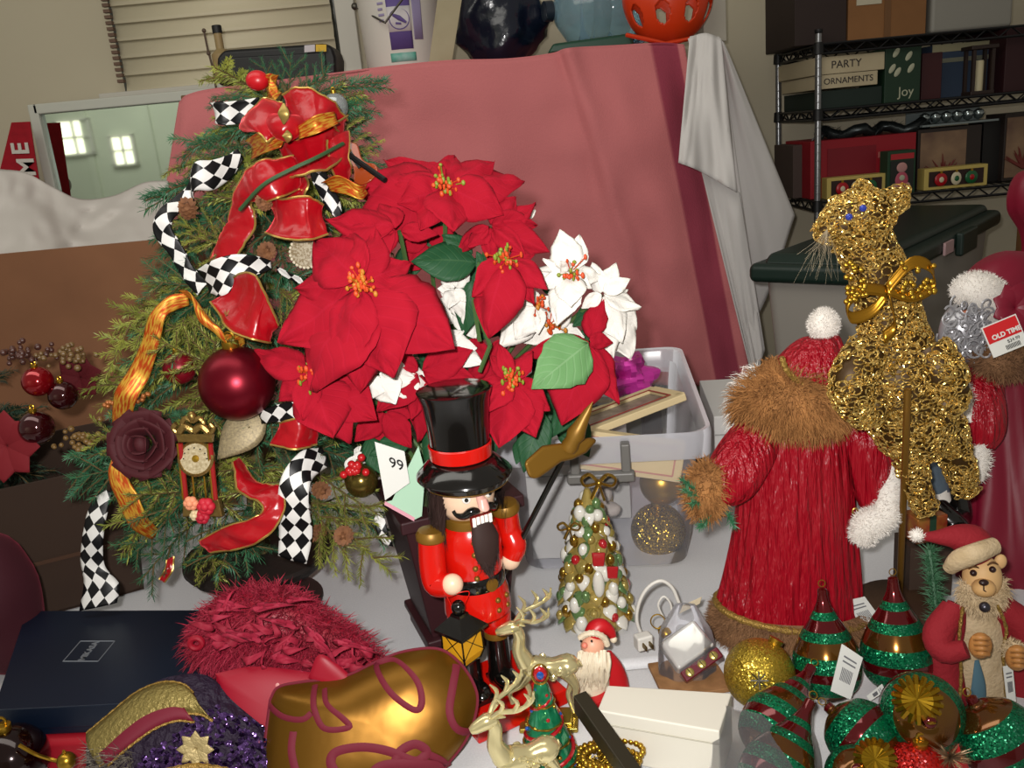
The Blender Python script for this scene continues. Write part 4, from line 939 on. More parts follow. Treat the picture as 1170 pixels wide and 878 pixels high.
m = MB().ball(W(294, 92, 1.13), (.014, .012, .012)); single(m, 'red_berry', mat('berry_red', 'b3121c', .35), 'round red berry on the tree top beside the orange tuft', 'berry')
# big baubles, rose
bauble(W(271, 438, 1.03), .0455, mat('bauble_matte_red', '6e0a1c', .34, .75, spec=.6), 'big matte dark red bauble in the middle of the tree')
bauble(W(205, 421, 1.10), .021, mat('bauble_wine', '7a0a1c', .35, .3), 'small wine red bauble half hidden in the olive needles above the rose')
bauble(W(413, 550, 1.03), .021, mat('bauble_bronze', '6b5a2a', .2, .8), 'small bronze bauble beside the mint green tag')
bauble(W(383, 122, 1.2), .017, mat('bauble_clear', 'b9bdbd', .08, .2, trans=.6), 'clear glass bauble behind the top of the red bow')
c = W(168, 507, 1.03); t = thing('silk_rose', 'large dark red velvet rose between the two orange gold ribbons', 'rose', c); RS = mat('rose_velvet', '3e040e', .75)
fx = (RT * .9 + UP * .1).normalized()
for ring_, (n_, R_, out) in enumerate(((4, .010, .2), (5, .017, .5), (6, .025, .8), (7, .034, 1.15))):
    for i in range(n_):
        a = 6.283 * i / n_ + ring_ * .6; cd_ = RT * math.cos(a) + UP * math.sin(a); td = RT * -math.sin(a) + UP * math.cos(a)
        def pf(u, v, cd_=cd_, td=td, R_=R_, out=out, ring_=ring_):
            s_ = (u - .5) * 2; h = v
            return c - FW * (.006 + h * .022 * (1.15 - .22 * ring_)) + cd_ * (R_ * (.55 + .45 * h) * (1 - .22 * s_ * s_) + out * .006 * h ** 3) + td * s_ * R_ * .85 * (.7 + .4 * h) - cd_ * (.0) + FW * .004 * h * s_ * s_
        part(MB().grid(pf, 8, 6), 'petal', RS, t, solid=.0012, ang=180)
part(MB().ball(c - FW * .018, (.009, .009, .012), nu=16, nv=10), 'bud', RS, t)
# clock ornament: crown, dial, two pillars, flower base
Y = .985; S = Y / FPX; c = W(226, 548, Y); t = thing('clock_ornament', 'gilded clock ornament with a round dial between two red pillars', 'ornament', W(228, 612, Y))
AG = mat('antique_gold', '8f7440', .35, .8, bump=(120, .4)); dn = (W(232, 600, Y) - W(222, 500, Y)).normalized(); rt_ = dn.cross(FW).normalized() * -1
if rt_.dot(RT) < 0: rt_ = -rt_
def cl(x, y, d=0): return W(222, 500, Y) + rt_ * (x * S) + dn * (y * S) - FW * d
m = MB()
for s_ in (-1, 1):
    m.tube(cat([cl(0, -8), cl(s_ * 10, -14), cl(s_ * 19, -6), cl(s_ * 24, -12), cl(s_ * 20, -17)], 5), [.0045] * 10 + [.003] * 11, 8)
    m.tube(cat([cl(0, -20), cl(s_ * 8, -24), cl(s_ * 13, -17), cl(s_ * 7, -12)], 5), .003, 8)
m.ball(cl(0, -26), (.005, .005, .007)); m.prism([cl(-22, -4), cl(22, -4), cl(20, 6), cl(-20, 6)], FW * .008)
part(m, 'crown', AG, t)
Rd = frame(-FW, RT)
part(MB().lathe([(.021, -.004), (.0215, .003), (.019, .005), (.0185, .003)], 36, cl(0, 27), Rd), 'dial_rim', AG, t)
DL = mat('dial_ivory', 'b8ab8c', .4, var=(300, '8a7a58')); D_ = part(MB().lathe([(0.001, .0032), (.018, .0032)], 32, cl(0, 27), Rd, cap=False), 'dial', DL, t)
for i in range(12):
    a = i * .5236; part(MB().box(cl(14 * math.cos(a), 27 + 14 * math.sin(a), .004), (.0014, .0014, .001), Rd), 'hour_mark', BLK, D_, smooth=False)
part(MB().lathe([(.0, .005), (.004, .0045), (.0045, .003)], 14, cl(0, 27), Rd), 'hub', GCAP, D_)
PRD = mat('pillar_red', '8d1c1c', .3)
for s_ in (-1, 1):
    p_ = part(MB().tube([cl(s_ * 18, 8), cl(s_ * 18, 80)], .0035, 10), 'pillar', PRD, t)
    part(MB().tube([cl(s_ * 18 - 2, 8, .003), cl(s_ * 18 - 2, 80, .003)], .0012, 6), 'gold_strip', GCAP, p_)
    part(MB().tube([cl(s_ * 7, 50), cl(s_ * 7, 84)], .0012, 6), 'chain', GCAP, t)
part(MB().prism([cl(-22, 80), cl(22, 80), cl(25, 104), cl(-25, 104)], FW * .012), 'base', AG, t, bevel=.002)
for x, y, r, cc, nm in ((-8, 84, 9, 'd88a66', 'peach_flower'), (10, 88, 11, 'b3182c', 'red_flower'), (-4, 100, 7, 'cbb890', 'cream_flower'), (4, 102, 9, 'a5142a', 'red_flower')):
    m = MB()
    for i in range(6):
        a = i * 1.047; m.ball(cl(x + r * .5 * math.cos(a), y + r * .5 * math.sin(a), .011), r * S * .55, nu=10, nv=8)
    m.ball(cl(x, y, .015), r * S * .5, nu=10, nv=8); part(m, nm, mat('fl_' + cc, cc, .6), t)
# gold leaf pick, lace discs, pine cones, violin, stake, berries
c = W(262, 500, 1.05); m = MB()
petal(m, W(300, 470, 1.05), W(248, 525, 1.02), .045, -FW, .1, .1); single(m, 'glitter_leaf', mat('mesh_gold', '6f634c', .5, .3, var=(400, '958663')), 'gauzy pale gold leaf pick under the big matte bauble', 'leaf pick', solid=.001)
for k, (x, y, Y, r, lb) in enumerate(((350, 288, 1.06, 18, 'round beaded lace disc hanging below the velvet bow'), (258, 456, 1.07, 15, 'beaded lace disc tucked under the big matte bauble'))):
    c = W(x, y, Y); R = frame(-FW, RT); m = MB().lathe([(.0, .004), (r * Y / 1200, .004), (r * Y / 1000, .002), (r * Y / 1000, -.002), (0, -.002)], 30, c, R)
    t = thing('lace_disc', lb, 'ornament', base_of(m), group='lace discs on the tree'); part(m, 'disc', mat('lace', 'a59a84', .6, var=(350, '7b6b50', .08)), t)
    m = MB()
    for i in range(26): a = i * .2417; m.ball(c + R @ V3(math.cos(a) * r * Y / 1000, math.sin(a) * r * Y / 1000, .001), .0022, nu=8, nv=6)
    part(m, 'bead_edging', mat('pearl', 'c9bfa8', .25), t)
def cone(x, y, Y, r, lb, d):
    c = W(x, y, Y); R = frame(d); L = r * 2.6; t_ = thing('pine_cone', lb, 'pine cone', c - V3(0, 0, r), group='pine cones in the tree'); CM = mat('cone_brown', '5f3a22', .75, var=(90, '7d5232'))
    m = MB().lathe([(.001, L * .5), (r * .5, L * .3), (r * .7, -.1 * L), (r * .4, -.45 * L), (.001, -.5 * L)], 14, c, R); 
    for i in range(44):
        f_ = i / 44; a = i * 2.4; rr_ = r * .95 * math.sin(math.pi * (.12 + .8 * f_)) ** .7; z_ = L * (.48 - .92 * f_); e = R @ V3(math.cos(a), math.sin(a), .45).normalized(); b_ = c + R @ V3(math.cos(a) * rr_ * .45, math.sin(a) * rr_ * .45, z_)
        petal(m, b_, b_ + e * r * .62, r * .5, R @ V3(0, 0, 1), .1, .1, 3, 2)
    part(m, 'scales', CM, t_)
for a in ((215, 240, 1.1, .012, 'small pine cone inside the harlequin ribbon bend', (.2, -.6, .4)), (304, 288, 1.09, .012, 'pine cone left of the round lace disc'.replace('left of', 'beside'), (.3, -.7, .2)), (393, 612, 1.01, .013, 'pine cone in the low olive branch beside the urn', (.1, -.8, .3)), (366, 560, 1.05, .012, 'pine cone behind the wide harlequin tail', (.4, -.7, .1)), (364, 608, 1.04, .011, 'pine cone low between harlequin tail and the olive branch', (-.3, -.7, .1)), (302, 232, 1.04, .010, 'pine cone inside the red bow loops', (.1, -.8, .3))): cone(*a)
c = W(408, 186, 1.14); t = thing('toy_violin', 'toy orange violin with a black bow behind the velvet bow', 'toy violin', W(412, 215, 1.14)); VI = mat('violin_varnish', '8f3a12', .2, coat=.6)
m = MB(); n_ = 40; ax_ = (W(424, 202, 1.12) - W(392, 160, 1.16)).normalized(); sd_ = ax_.cross(FW).normalized(); L = .062
prof = [(-1, .0), (-.93, .55), (-.7, .82), (-.45, .72), (-.1, .5), (.2, .58), (.5, .98), (.8, .9), (.95, .5), (1, 0)]
pp = cat([(a * L * .55, b * .017) for a, b in prof], 5); out = [W(408, 186, 1.13) + ax_ * a + sd_ * b for a, b in pp] + [W(408, 186, 1.13) + ax_ * a - sd_ * b for a, b in pp[-2:0:-1]]
part(MB().prism(out, FW * .010), 'body', VI, t, bevel=.002)
part(MB().prism([W(408, 186, 1.125) + ax_ * a + sd_ * b for a, b in ((-.058, .003), (.008, .003), (.008, -.003), (-.058, -.003))], FW * .006), 'fingerboard', BLK, t, smooth=False)
part(MB().tube([W(400, 178, 1.10), W(440, 206, 1.06)], .0035, 8), 'violin_bow', BLK, t)
m = MB().tube(cat([W(274, 240, 1.02), W(300, 212, 1.0), W(330, 195, 1.0), W(362, 180, 1.01), W(392, 164, 1.05)], 5), .0022, 6)
single(m, 'wire_pick', mat('stem_green', '2c4a2a', .5), 'thin green wire stem lying across the red velvet bow', 'stem')
c = W(409, 545, 1.02); m = MB()
for i in range(12): m.ball(c + V3(q_.gauss(-.002, .008), -.012, q_.gauss(.012, .007)), .005, nu=10, nv=8)
single(m, 'berry_cluster', mat('berry_scarlet', 'b01a1e', .3), 'scarlet berries over the small bronze bauble', 'berry pick')
m = MB()
for i in range(22): m.ball(W(120 + i * 2.4, 462 - i * .5, 1.07) + V3(q_.gauss(0, .002), 0, q_.gauss(0, .003)), .0032, nu=8, nv=6)
single(m, 'berry_sprig', mat('berry_goldred', '9a5b2a', .35, .3), 'gold and rust berry sprig sticking out above the rose', 'berry pick')
# visible single sprigs
for a in ((250, 330, 1.15, 120, 372, 1.08, 'y'), (240, 360, 1.15, 104, 408, 1.08, 'y'), (210, 520, 1.15, 78, 548, 1.05, 'g'), (200, 500, 1.14, 100, 500, 1.06, 'y'), (230, 560, 1.1, 160, 570, .99, 'y'), (240, 600, 1.1, 235, 662, 1.0, 'y'), (350, 560, 1.1, 430, 655, .98, 'y'), (345, 560, 1.1, 392, 640, .97, 'y'), (360, 540, 1.1, 425, 590, 1.0, 'y'),
          (320, 130, 1.24, 296, 70, 1.2, 'g'), (330, 130, 1.25, 330, 58, 1.22, 'g'), (345, 140, 1.25, 372, 72, 1.2, 'g'), (350, 160, 1.22, 425, 170, 1.15, 'y'), (290, 190, 1.2, 230, 172, 1.14, 'g'), (270, 280, 1.15, 190, 250, 1.1, 'y'), (280, 290, 1.12, 225, 270, 1.05, 'y'), (260, 330, 1.15, 170, 320, 1.05, 'g'), (320, 330, 1.1, 345, 360, 1.02, 'y'), (320, 310, 1.12, 355, 330, 1.03, 'g'), (250, 420, 1.1, 190, 400, 1.0, 'y'), (240, 430, 1.1, 235, 380, 1.0, 'y'), (270, 520, 1.1, 350, 600, 1.02, 'g'), (250, 560, 1.1, 290, 640, 1.0, 'g'), (220, 570, 1.12, 140, 640, 1.02, 'g'), (290, 500, 1.1, 345, 520, 1.0, 'g')): sprig_to(*a)

# ------------------------------------------------------------------ poinsettia bush in the dark planter
q_ = random.Random(11)
PLN = mat('planter_dark', '33161a', .5, bump=(30, .1)); c = V3(-.105, 1.115, .752)
t = thing('potted_poinsettia', 'big red and white silk poinsettia bush in a dark maroon planter', 'poinsettia', c); POI = t
Rp = rotz(.35)
m = MB().box(c + V3(0, 0, .012), (.12, .12, .024), Rp).box(c + V3(0, 0, .028), (.13, .13, .012), Rp); part(m, 'planter_foot', PLN, t, bevel=.003)
m = MB().box(c + V3(0, 0, .12), (.155, .155, .175), Rp, taper=.72).box(c + V3(0, 0, .212), (.168, .168, .018), Rp); part(m, 'planter', PLN, t, bevel=.003)
part(MB().ball(c + V3(0, 0, .214), (.07, .07, .02)), 'moss', mat('moss', '2f3a1c', .9, bump=(90, .6)), t)
STM = mat('stem_leafgreen', '3f5a2c', .6); CY = mat('cyathia', 'b8741f', .5); CYO = mat('cyathia_orange', 'c8481a', .5); CYG = mat('cyathia_green', '7d8a2a', .5)
root = c + V3(0, 0, .215)
def bloom(x, y, Y, tips, m_, cy=CY, depth=0, w=.55, cyn=12, stem=True, label=None):
    """tips = (px, py, depth offset of the tip, width factor[, droop])"""
    b = W(x, y, Y); fo = thing('flower', None, None, b - POI.location); fo.parent = POI
    if label: fo['label'] = label
    for k, tp in enumerate(tips):
        e = W(tp[0], tp[1], Y + tp[2]); L = (e - b).length; m1 = MB()
        wf = tp[3] if len(tp) > 3 else w
        nrm = (-FW + V3(q_.uniform(-.6, .6), 0, q_.uniform(-.2, .7)))
        petal(m1, b + (e - b) * .05 + FW * .004 * (k % 4) - FW * .006, e, L * wf * 1.12, nrm, (tp[4] if len(tp) > 4 else q_.uniform(.02, .16)), q_.uniform(.1, .34), 14, 10, .09, .8, seed=q_.uniform(0, 90))
        part(m1, 'petal', m_, fo, solid=.0007, ang=180)
    if cyn:
        m1 = MB()
        for mt_, nn_ in ((CYO, int(cyn * 1.6)), (cy if cy is not CYO else CY, cyn)):
            m1 = MB()
            for i in range(nn_):
                p = b - FW * q_.uniform(.012, .022) + RT * q_.gauss(0, .0075) + UP * q_.gauss(0, .0075); m1.ball(p, (q_.uniform(.0016, .0026), q_.uniform(.0016, .0026), q_.uniform(.002, .004)), nu=8, nv=6); m1.tube([b, p], .0007, 4)
            part(m1, 'buds', mt_, fo)
    if stem:
        m1 = MB().tube(cat([root + V3(q_.uniform(-.03, .03), q_.uniform(-.03, .03), 0), root.lerp(b, .5) + V3(0, .05, .02), b + FW * .012], 5), .003, 6); part(m1, 'stem', STM, fo)
    return fo
def ray_tips(x, y, n, r, a0=0, dz=-.0, wf=.55, sq=1.0, jit=.15):
    return [(x + r * q_.uniform(1 - jit, 1 + jit) * math.cos(a0 + 6.283 * i / n), y + sq * r * q_.uniform(1 - jit, 1 + jit) * math.sin(a0 + 6.283 * i / n), dz + q_.uniform(-.02, .02), wf * q_.uniform(.9, 1.1)) for i in range(n)]
# F1 the big one facing the camera
bloom(414, 325, .985, [(358, 272, .05, .62), (336, 330, .03, .5), (318, 392, .01, .62), (352, 446, -.02, .70), (392, 424, -.03, .5), (448, 432, -.04, .75), (520, 398, -.02, .62), (505, 345, .02, .52), (470, 300, .04, .55), (428, 258, .05, .5), (395, 262, .05, .5), (410, 450, -.01, .5)], PR, CYO, cyn=18)
# F2 lower flower over the tree
bloom(357, 428, 1.0, [(290, 400, .03, .42), (318, 460, .0, .55), (380, 500, -.04, .75), (430, 480, -.02, .6), (345, 480, -.03, .5), (385, 405, .02, .5), (420, 430, .01, .5), (398, 508, -.02, .6)], PR, CYG, cyn=14)
# F3 crown of the bush
bloom(508, 214, 1.07, [(440, 208, .02, .42), (395, 212, .06, .38), (400, 262, .0, .5), (455, 232, -.03, .62), (470, 190, .05, .5), (520, 176, .06, .5), (565, 184, .05, .55), (600, 205, .04, .5), (575, 245, -.02, .6), (520, 262, -.05, .7), (480, 262, -.04, .5), (545, 200, .02, .55), (438, 182, .07, .3)], PR, CYG, cyn=14)
bloom(455, 262, 1.04, [(372, 252, .0, .45), (385, 300, -.02, .45), (420, 296, -.02, .4), (500, 268, .0, .4), (432, 232, .03, .6), (362, 310, -.0, .4)], PR, cyn=0)
bloom(560, 258, 1.06, [(614, 258, .02, .5), (628, 288, .0, .4), (600, 290, -.02, .4), (535, 282, -.02, .5), (520, 290, .01, .35), (590, 225, .03, .6), (560, 302, -.01, .4), (612, 232, .03, .5)], PR, cyn=0)
# F4 right of the middle
bloom(580, 296, 1.03, [(556, 386, -.03, .58), (625, 330, -.03, .42), (610, 348, -.02, .4), (612, 290, .02, .4), (548, 312, -.0, .5), (540, 340, -.02, .5)], PR, CYG, cyn=12)
# F5 below
bloom(584, 434, .99, [(558, 470, -.03, .5), (570, 512, -.04, .62), (612, 500, -.03, .62), (628, 470, -.01, .5), (570, 392, .02, .36), (608, 400, .02, .5), (545, 440, .02, .35), (560, 405, .03, .4)], PR, CYG, cyn=16)
bloom(672, 388, 1.03, [(642, 486, -.04, .58), (598, 408, .01, .3), (708, 462, -.02, .42), (690, 340, .03, .42), (700, 392, .01, .5), (655, 420, -.01, .45), (660, 470, -.02, .4)], PR, cyn=0)
bloom(480, 425, 1.05, [(430, 470, -.02, .5), (540, 400, .0, .5), (552, 440, -.01, .4), (470, 480, -.02, .5), (440, 400, .0, .4), (478, 505, .0, .4)], PR, cyn=0)
bloom(440, 470, 1.06, [(470, 512, -.02, .5), (405, 505, -.01, .5), (480, 470, 0, .5), (430, 520, .0, .4)], PR, cyn=0)
# white blooms
bloom(652, 312, 1.05, [(640, 262, .03, .55), (662, 268, .03, .5), (620, 296, .01, .4), (588, 312, .02, .32), (612, 330, .0, .34), (636, 372, -.03, .5), (652, 350, -.04, .6), (676, 330, .0, .42), (668, 300, .02, .5), (690, 318, .02, .36), (640, 300, -.02, .5)], PW, CYG, cyn=8, label='white flower')
bloom(692, 340, 1.07, [(718, 330, .02, .4), (712, 372, .0, .45), (728, 378, .02, .5), (722, 412, .02, .42), (700, 412, -.01, .4), (680, 366, -.01, .45), (716, 350, .03, .45)], PW, cyn=0, label='white flower')
bloom(612, 350, 1.07, [(588, 388, -.01, .6), (615, 382, -.02, .5), (572, 372, .01, .5), (640, 340, .0, .4), (600, 330, .02, .6), (580, 345, .02, .5), (570, 398, .0, .5)], PW, cyn=6, label='white flower')
bloom(520, 330, 1.08, [(535, 302, .01, .6), (508, 305, .02, .6), (512, 352, -.02, .6), (500, 330, .0, .6), (532, 345, -.01, .5), (528, 372, .0, .4)], PW, cyn=0, label='white flower')
bloom(500, 395, 1.08, [(545, 398, -.01, .6), (530, 378, .0, .5), (505, 375, .0, .6), (552, 415, -.02, .5)], PW, cyn=0, label='white flower')
bloom(432, 428, 1.03, [(424, 456, -.01, .85), (452, 462, -.02, .75), (455, 412, .0, .9), (420, 410, .0, .8), (476, 432, .01, .6), (500, 440, .02, .5)], PW, cyn=0, label='white flower')
bloom(600, 250, 1.12, [(612, 240, .0, .5), (606, 262, .0, .5), (598, 236, .0, .5)], PW, cyn=0, label='white flower')
bloom(404, 520, 1.06, [(420, 528, -.01, .6), (400, 545, .0, .5), (412, 510, .0, .5)], PW, cyn=0, label='white flower')
# blooms and leaves filling the heart of the bush
bloom(628, 372, 1.09, [(590, 352, .0, .6), (596, 392, .0, .6), (640, 402, -.01, .6), (668, 386, .0, .5), (655, 352, .0, .6), (620, 340, .02, .6)], PW, cyn=8, label='white flower')
bloom(688, 336, 1.06, [(720, 318, .0, .5), (732, 352, .0, .5), (712, 392, -.01, .5), (676, 300, .02, .5), (704, 300, .02, .45), (664, 352, .0, .5)], PW, cyn=0, label='white flower')
bloom(522, 348, 1.11, [(548, 330, .0, .7), (540, 366, .0, .7), (508, 372, .0, .7), (500, 344, .0, .7), (516, 312, .01, .7), (544, 388, .0, .5)], PW, cyn=0, label='white flower')
bloom(468, 446, 1.08, [(500, 452, .0, .8), (476, 470, .0, .8), (446, 456, .0, .8), (462, 424, .0, .8)], PW, cyn=0, label='white flower')
bloom(560, 410, 1.09, [(520, 392, .0, .6), (530, 436, .0, .5), (560, 456, .0, .5), (590, 420, .0, .5), (578, 386, .0, .5)], PR, cyn=0)
bloom(490, 280, 1.12, [(450, 268, .0, .6), (460, 310, .0, .6), (500, 318, .0, .5), (532, 296, .0, .5), (520, 262, .0, .6)], PR, cyn=0)
for i in range(26):
    xx, yy = q_.uniform(430, 680), q_.uniform(270, 500); aa = q_.uniform(0, 6.28); b, e = W(xx, yy, 1.15), W(xx + 58 * math.cos(aa), yy + 58 * math.sin(aa), 1.13)
    m = MB(); petal(m, b, e, (e - b).length * .62, -FW + V3(q_.uniform(-.4, .4), 0, .4), .1, .2, 10, 8, .05, .85, seed=xx); part(m, 'leaf', PG, POI, solid=.0007, ang=180)
# leaves
for a in ((545, 300, 1.06, 470, 298, 1.05, .62), (540, 290, 1.07, 505, 268, 1.07, .5), (560, 320, 1.06, 545, 288, 1.05, .5), (540, 320, 1.08, 530, 384, 1.08, .45), (690, 350, 1.1, 655, 372, 1.07, .5), (700, 350, 1.1, 668, 395, 1.08, .5), (620, 470, 1.05, 598, 540, 1.02, .5), (520, 470, 1.08, 500, 560, 1.05, .6), (420, 500, 1.06, 440, 545, 1.03, .5), (470, 500, 1.06, 422, 520, 1.04, .5), (450, 470, 1.08, 470, 440, 1.06, .5), (560, 480, 1.06, 545, 540, 1.04, .5), (660, 450, 1.06, 630, 500, 1.05, .45), (600, 500, 1.06, 590, 530, 1.03, .5), (480, 390, 1.1, 500, 420, 1.1, .6), (560, 420, 1.1, 600, 440, 1.1, .6), (420, 380, 1.1, 380, 480, 1.1, .5), (640, 400, 1.1, 600, 380, 1.1, .5)):
    b, e = W(*a[:3]), W(*a[3:6]); m = MB(); petal(m, b, e, (e - b).length * a[6], -FW + V3(0, 0, .4), .1, .12, 10, 8, .04, .85, seed=a[0]); part(m, 'leaf', PG, POI, solid=.0007, ang=180)
b, e = W(672, 392, 1.0), W(608, 444, .96); m = MB(); petal(m, b, e, (e - b).length * .66, -FW, .08, .08, 10, 8, .05, .75, seed=3); part(m, 'leaf', PGL, POI, solid=.0007, ang=180, label='large pale green leaf')
for x0, y0, x1, y1 in ((548, 300, 541, 345), (541, 345, 560, 395), (560, 395, 548, 425), (541, 345, 548, 390)): part(MB().tube([W(x0, y0, 1.03), W(x1, y1, 1.03)], .0028, 6), 'twig', STM, POI)
# price tag and mint tag
t = thing('price_tag', 'white price tag lettered 99 above the mint green tag', 'price tag', W(452, 545, 1.0)); 
o = [W(x, y, 1.0) for x, y in ((428, 505), (462, 516), (468, 552), (440, 572))]
part(MB().prism(o, FW * .001), 'card', mat('tag_white', 'd8d8d2', .6), t, smooth=False)
part(text_mb('99', .019, W(453, 531, .997), W(462, 533, .997) - W(452, 530, .997), W(455, 520, .997) - W(457, 540, .997), .0008, bold=0), 'digits', BLK, t, smooth=False)
t = thing('mint_tag', 'mint green paper tag with a pink lower edge behind the nutcracker', 'paper tag', W(460, 590, 1.01))
o = [W(x, y, 1.01) for x, y in ((448, 572), (478, 510), (486, 540), (482, 590), (474, 594), (440, 574))]
part(MB().prism(o, FW * .001), 'card', mat('tag_mint', 'a9cdb2', .6), t, smooth=False)
part(MB().prism([W(x, y, 1.009) for x, y in ((440, 573), (474, 592), (473, 596), (439, 577))], FW * .001), 'pink_edge', mat('tag_pink', 'd89aa8', .6), t, smooth=False)

# ------------------------------------------------------------------ nutcracker soldier
q_ = random.Random(31)
NB_ = V3(-.066, .948, .752); NR = rotz(.5)
def N(x, y, z): return NB_ + NR @ V3(x, y, z)
t = thing('nutcracker', 'red painted nutcracker soldier in a tall black hat on a red base', 'nutcracker', NB_); NUT = t
NRED = mat('paint_red', 'c01208', .22, coat=.5); NBK = mat('paint_black', '0b0908', .16, coat=.6); NGO = mat('paint_gold', '7d5a1c', .42, .45); NSK = mat('paint_skin', 'e2bfa2', .35); NHR = mat('hair_brown', '2b1712', .75)
part(MB().box(N(.012, -.012, .011), (.125, .115, .022), NR), 'base', NRED, t, bevel=.002)
for s in (-1, 1):
    x = s * .021
    part(MB().lathe([(.0165, .022), (.0165, .03), (.0145, .04), (.0145, .082), (.0155, .086)], 24, N(x, 0, 0)).ball(N(x, -.016, .0305), (.015, .024, .0095), NR, 18, 10).box(N(x, -.012, .0245), (.03, .05, .005), NR), 'boot', NBK, t)
    part(MB().lathe([(.0165, .084), (.0172, .088), (.0165, .092)], 24, N(x, 0, 0)), 'boot_cuff', NGO, t)
    part(MB().lathe([(.014, .09), (.0195, .097), (.0205, .115), (.0185, .135)], 24, N(x, 0, 0)), 'trouser_leg', NRED, t)
part(MB().lathe([(.0, .126), (.036, .126), (.0405, .130), (.0405, .136), (.039, .155), (.0355, .168)], 40, N(0, 0, 0)), 'coat_skirt', NRED, t)
part(MB().lathe([(.0345, .180), (.036, .195), (.0365, .22), (.034, .238), (.026, .248), (.0, .249)], 40, N(0, 0, 0)), 'torso', NRED, t)
part(MB().lathe([(.0355, .164), (.0368, .167), (.0368, .181), (.0355, .183)], 40, N(0, 0, 0)), 'belt', NBK, t)
part(MB().lathe([(.0, .0), (.008, 0), (.008, .002), (.0, .003)], 18, N(.004, -.0362, .174), frame(NR @ V3(.1, -1, 0))), 'buckle', NGO, t)
part(MB().lathe([(.0275, .240), (.0300, .245), (.0285, .254), (.0255, .256)], 36, N(0, 0, 0)), 'collar', NGO, t)
for z_, xs in ((.232, -.012), (.217, -.013), (.2, -.0135), (.187, -.013), (.153, .008), (.140, .008), (.152, .022), (.139, .022)):
    a = math.asin(max(-1, min(1, xs / .0365))); rr_ = .0368 if z_ > .18 else .0395
    part(MB().ball(N(math.sin(a) * rr_, -math.cos(a) * rr_, z_), .0034, nu=12, nv=8), 'button', NGO, t)
# head, face
part(MB().lathe([(.012, .250), (.026, .256), (.0325, .266), (.0345, .28), (.034, .296), (.031, .310), (.0, .312)], 40, N(0, 0, 0)), 'head', NSK, t)
def fc(a, z_, r=.0348): return N(math.sin(a) * r, -math.cos(a) * r, z_)
for s in (-1, 1):
    e = part(MB().ball(fc(s * .42, .286), (.0052, .0026, .0055), NR @ rotz(s * .42), 14, 10), 'eye', mat('eye_white', 'e8e4dc', .25), t)
    part(MB().ball(fc(s * .42, .286, .0365), .0026, nu=10, nv=8), 'pupil', NBK, e)
    part(MB().tube([fc(s * .2, .295, .0345), fc(s * .45, .298, .0348), fc(s * .68, .294, .034)], [.0008, .0018, .0008], 8), 'eyebrow', NBK, t)
    part(MB().tube(cat([fc(s * .06, .270, .037), fc(s * .3, .2725, .0385), fc(s * .55, .267, .037), fc(s * .8, .268, .0355), fc(s * .9, .273, .035)], 5), [.0022 + .0028 * math.sin(math.pi * min(1, i / 16) ** .7) for i in range(21)], 10), 'moustache', NBK, t)
part(MB().tube([fc(0, .291, .032), fc(0, .283, .043), fc(0, .277, .0455), fc(0, .275, .038)], [.003, .0062, .0064, .003], 14), 'nose', mat('paint_nose', 'e0a79a', .35), t)
m_ = part(MB().box(N(0, -.0345, .2585), (.026, .006, .012), NR), 'mouth', mat('mouth_red', '7c120e', .4), t, bevel=.001)
for i in range(5): part(MB().box(N(-.0104 + i * .0052, -.0375, .2585), (.0042, .003, .011), NR), 'tooth', mat('tooth_white', 'efece4', .3), m_, bevel=.0006)
# hair and beard
hm = MB()
for a in np.linspace(1.2, 2 * math.pi - 1.2, 46):
    for k in range(16):
        z0 = q_.uniform(.268, .312); r_ = .0345 + q_.uniform(0, .003); b = fc(a + q_.uniform(-.05, .05), z0, r_); o_ = (b - N(0, 0, z0)).normalized()
        L = q_.uniform(.025, .06); sd = o_.cross(V3(0, 0, 1)) * .0009
        e1_ = b + o_ * q_.uniform(.005, .011) - V3(0, 0, L * .5); e2_ = b + o_ * q_.uniform(.002, .012) - V3(0, 0, L)
        hm.add([b - sd, b + sd, e1_ + sd, e1_ - sd, e2_], [(0, 1, 2, 3), (3, 2, 4)])
hm.loft([(N(0, .010, .312), NR @ V3(.0355, 0, 0), NR @ V3(0, .031, 0)), (N(0, .012, .285), NR @ V3(.0375, 0, 0), NR @ V3(0, .030, 0)), (N(0, .014, .255), NR @ V3(.037, 0, 0), NR @ V3(0, .027, 0))], 24)
part(hm, 'hair', NHR, t)
bm2 = MB()
bm2.loft([(N(0, -.034, .255), NR @ V3(.012, 0, 0), NR @ V3(0, .006, 0)), (N(0, -.040, .238), NR @ V3(.017, 0, 0), NR @ V3(0, .008, 0)), (N(0, -.041, .215), NR @ V3(.015, 0, 0), NR @ V3(0, .006, 0)), (N(0, -.041, .196), NR @ V3(.006, 0, 0), NR @ V3(0, .003, 0))], 18)
bm2.fur(bm2.surf(1500), .016, .0009, .9, .35)
part(bm2, 'beard', NHR, t)
# hat
hat = part(MB().lathe([(.0, .318), (.0335, .318), (.034, .33), (.0345, .345), (.036, .37), (.0395, .395), (.0425, .404), (.043, .4065), (.040, .4075), (.0, .4070)], 48, N(0, 0, 0)), 'hat', NBK, t)
part(MB().lathe([(.0348, .326), (.0360, .327), (.0368, .342), (.0352, .3435)], 48, N(0, 0, 0), cap=False), 'hat_band', NRED, hat)
def brim(th, v): return 1.0 + (.10 * max(0, math.cos(th + math.pi / 2 - .62)) if v > .2 else 0)
part(MB().lathe([(.034, .305), (.044, .306), (.0525, .304), (.0545, .3055), (.0535, .309), (.047, .3155), (.040, .3225), (.034, .325)], 56, N(0, 0, 0), fold=lambda th, v: 1 + .08 * max(0, math.cos(th - math.atan2((NR @ V3(0, -1, 0)).y, (NR @ V3(0, -1, 0)).x)))), 'hat_brim', NBK, hat)
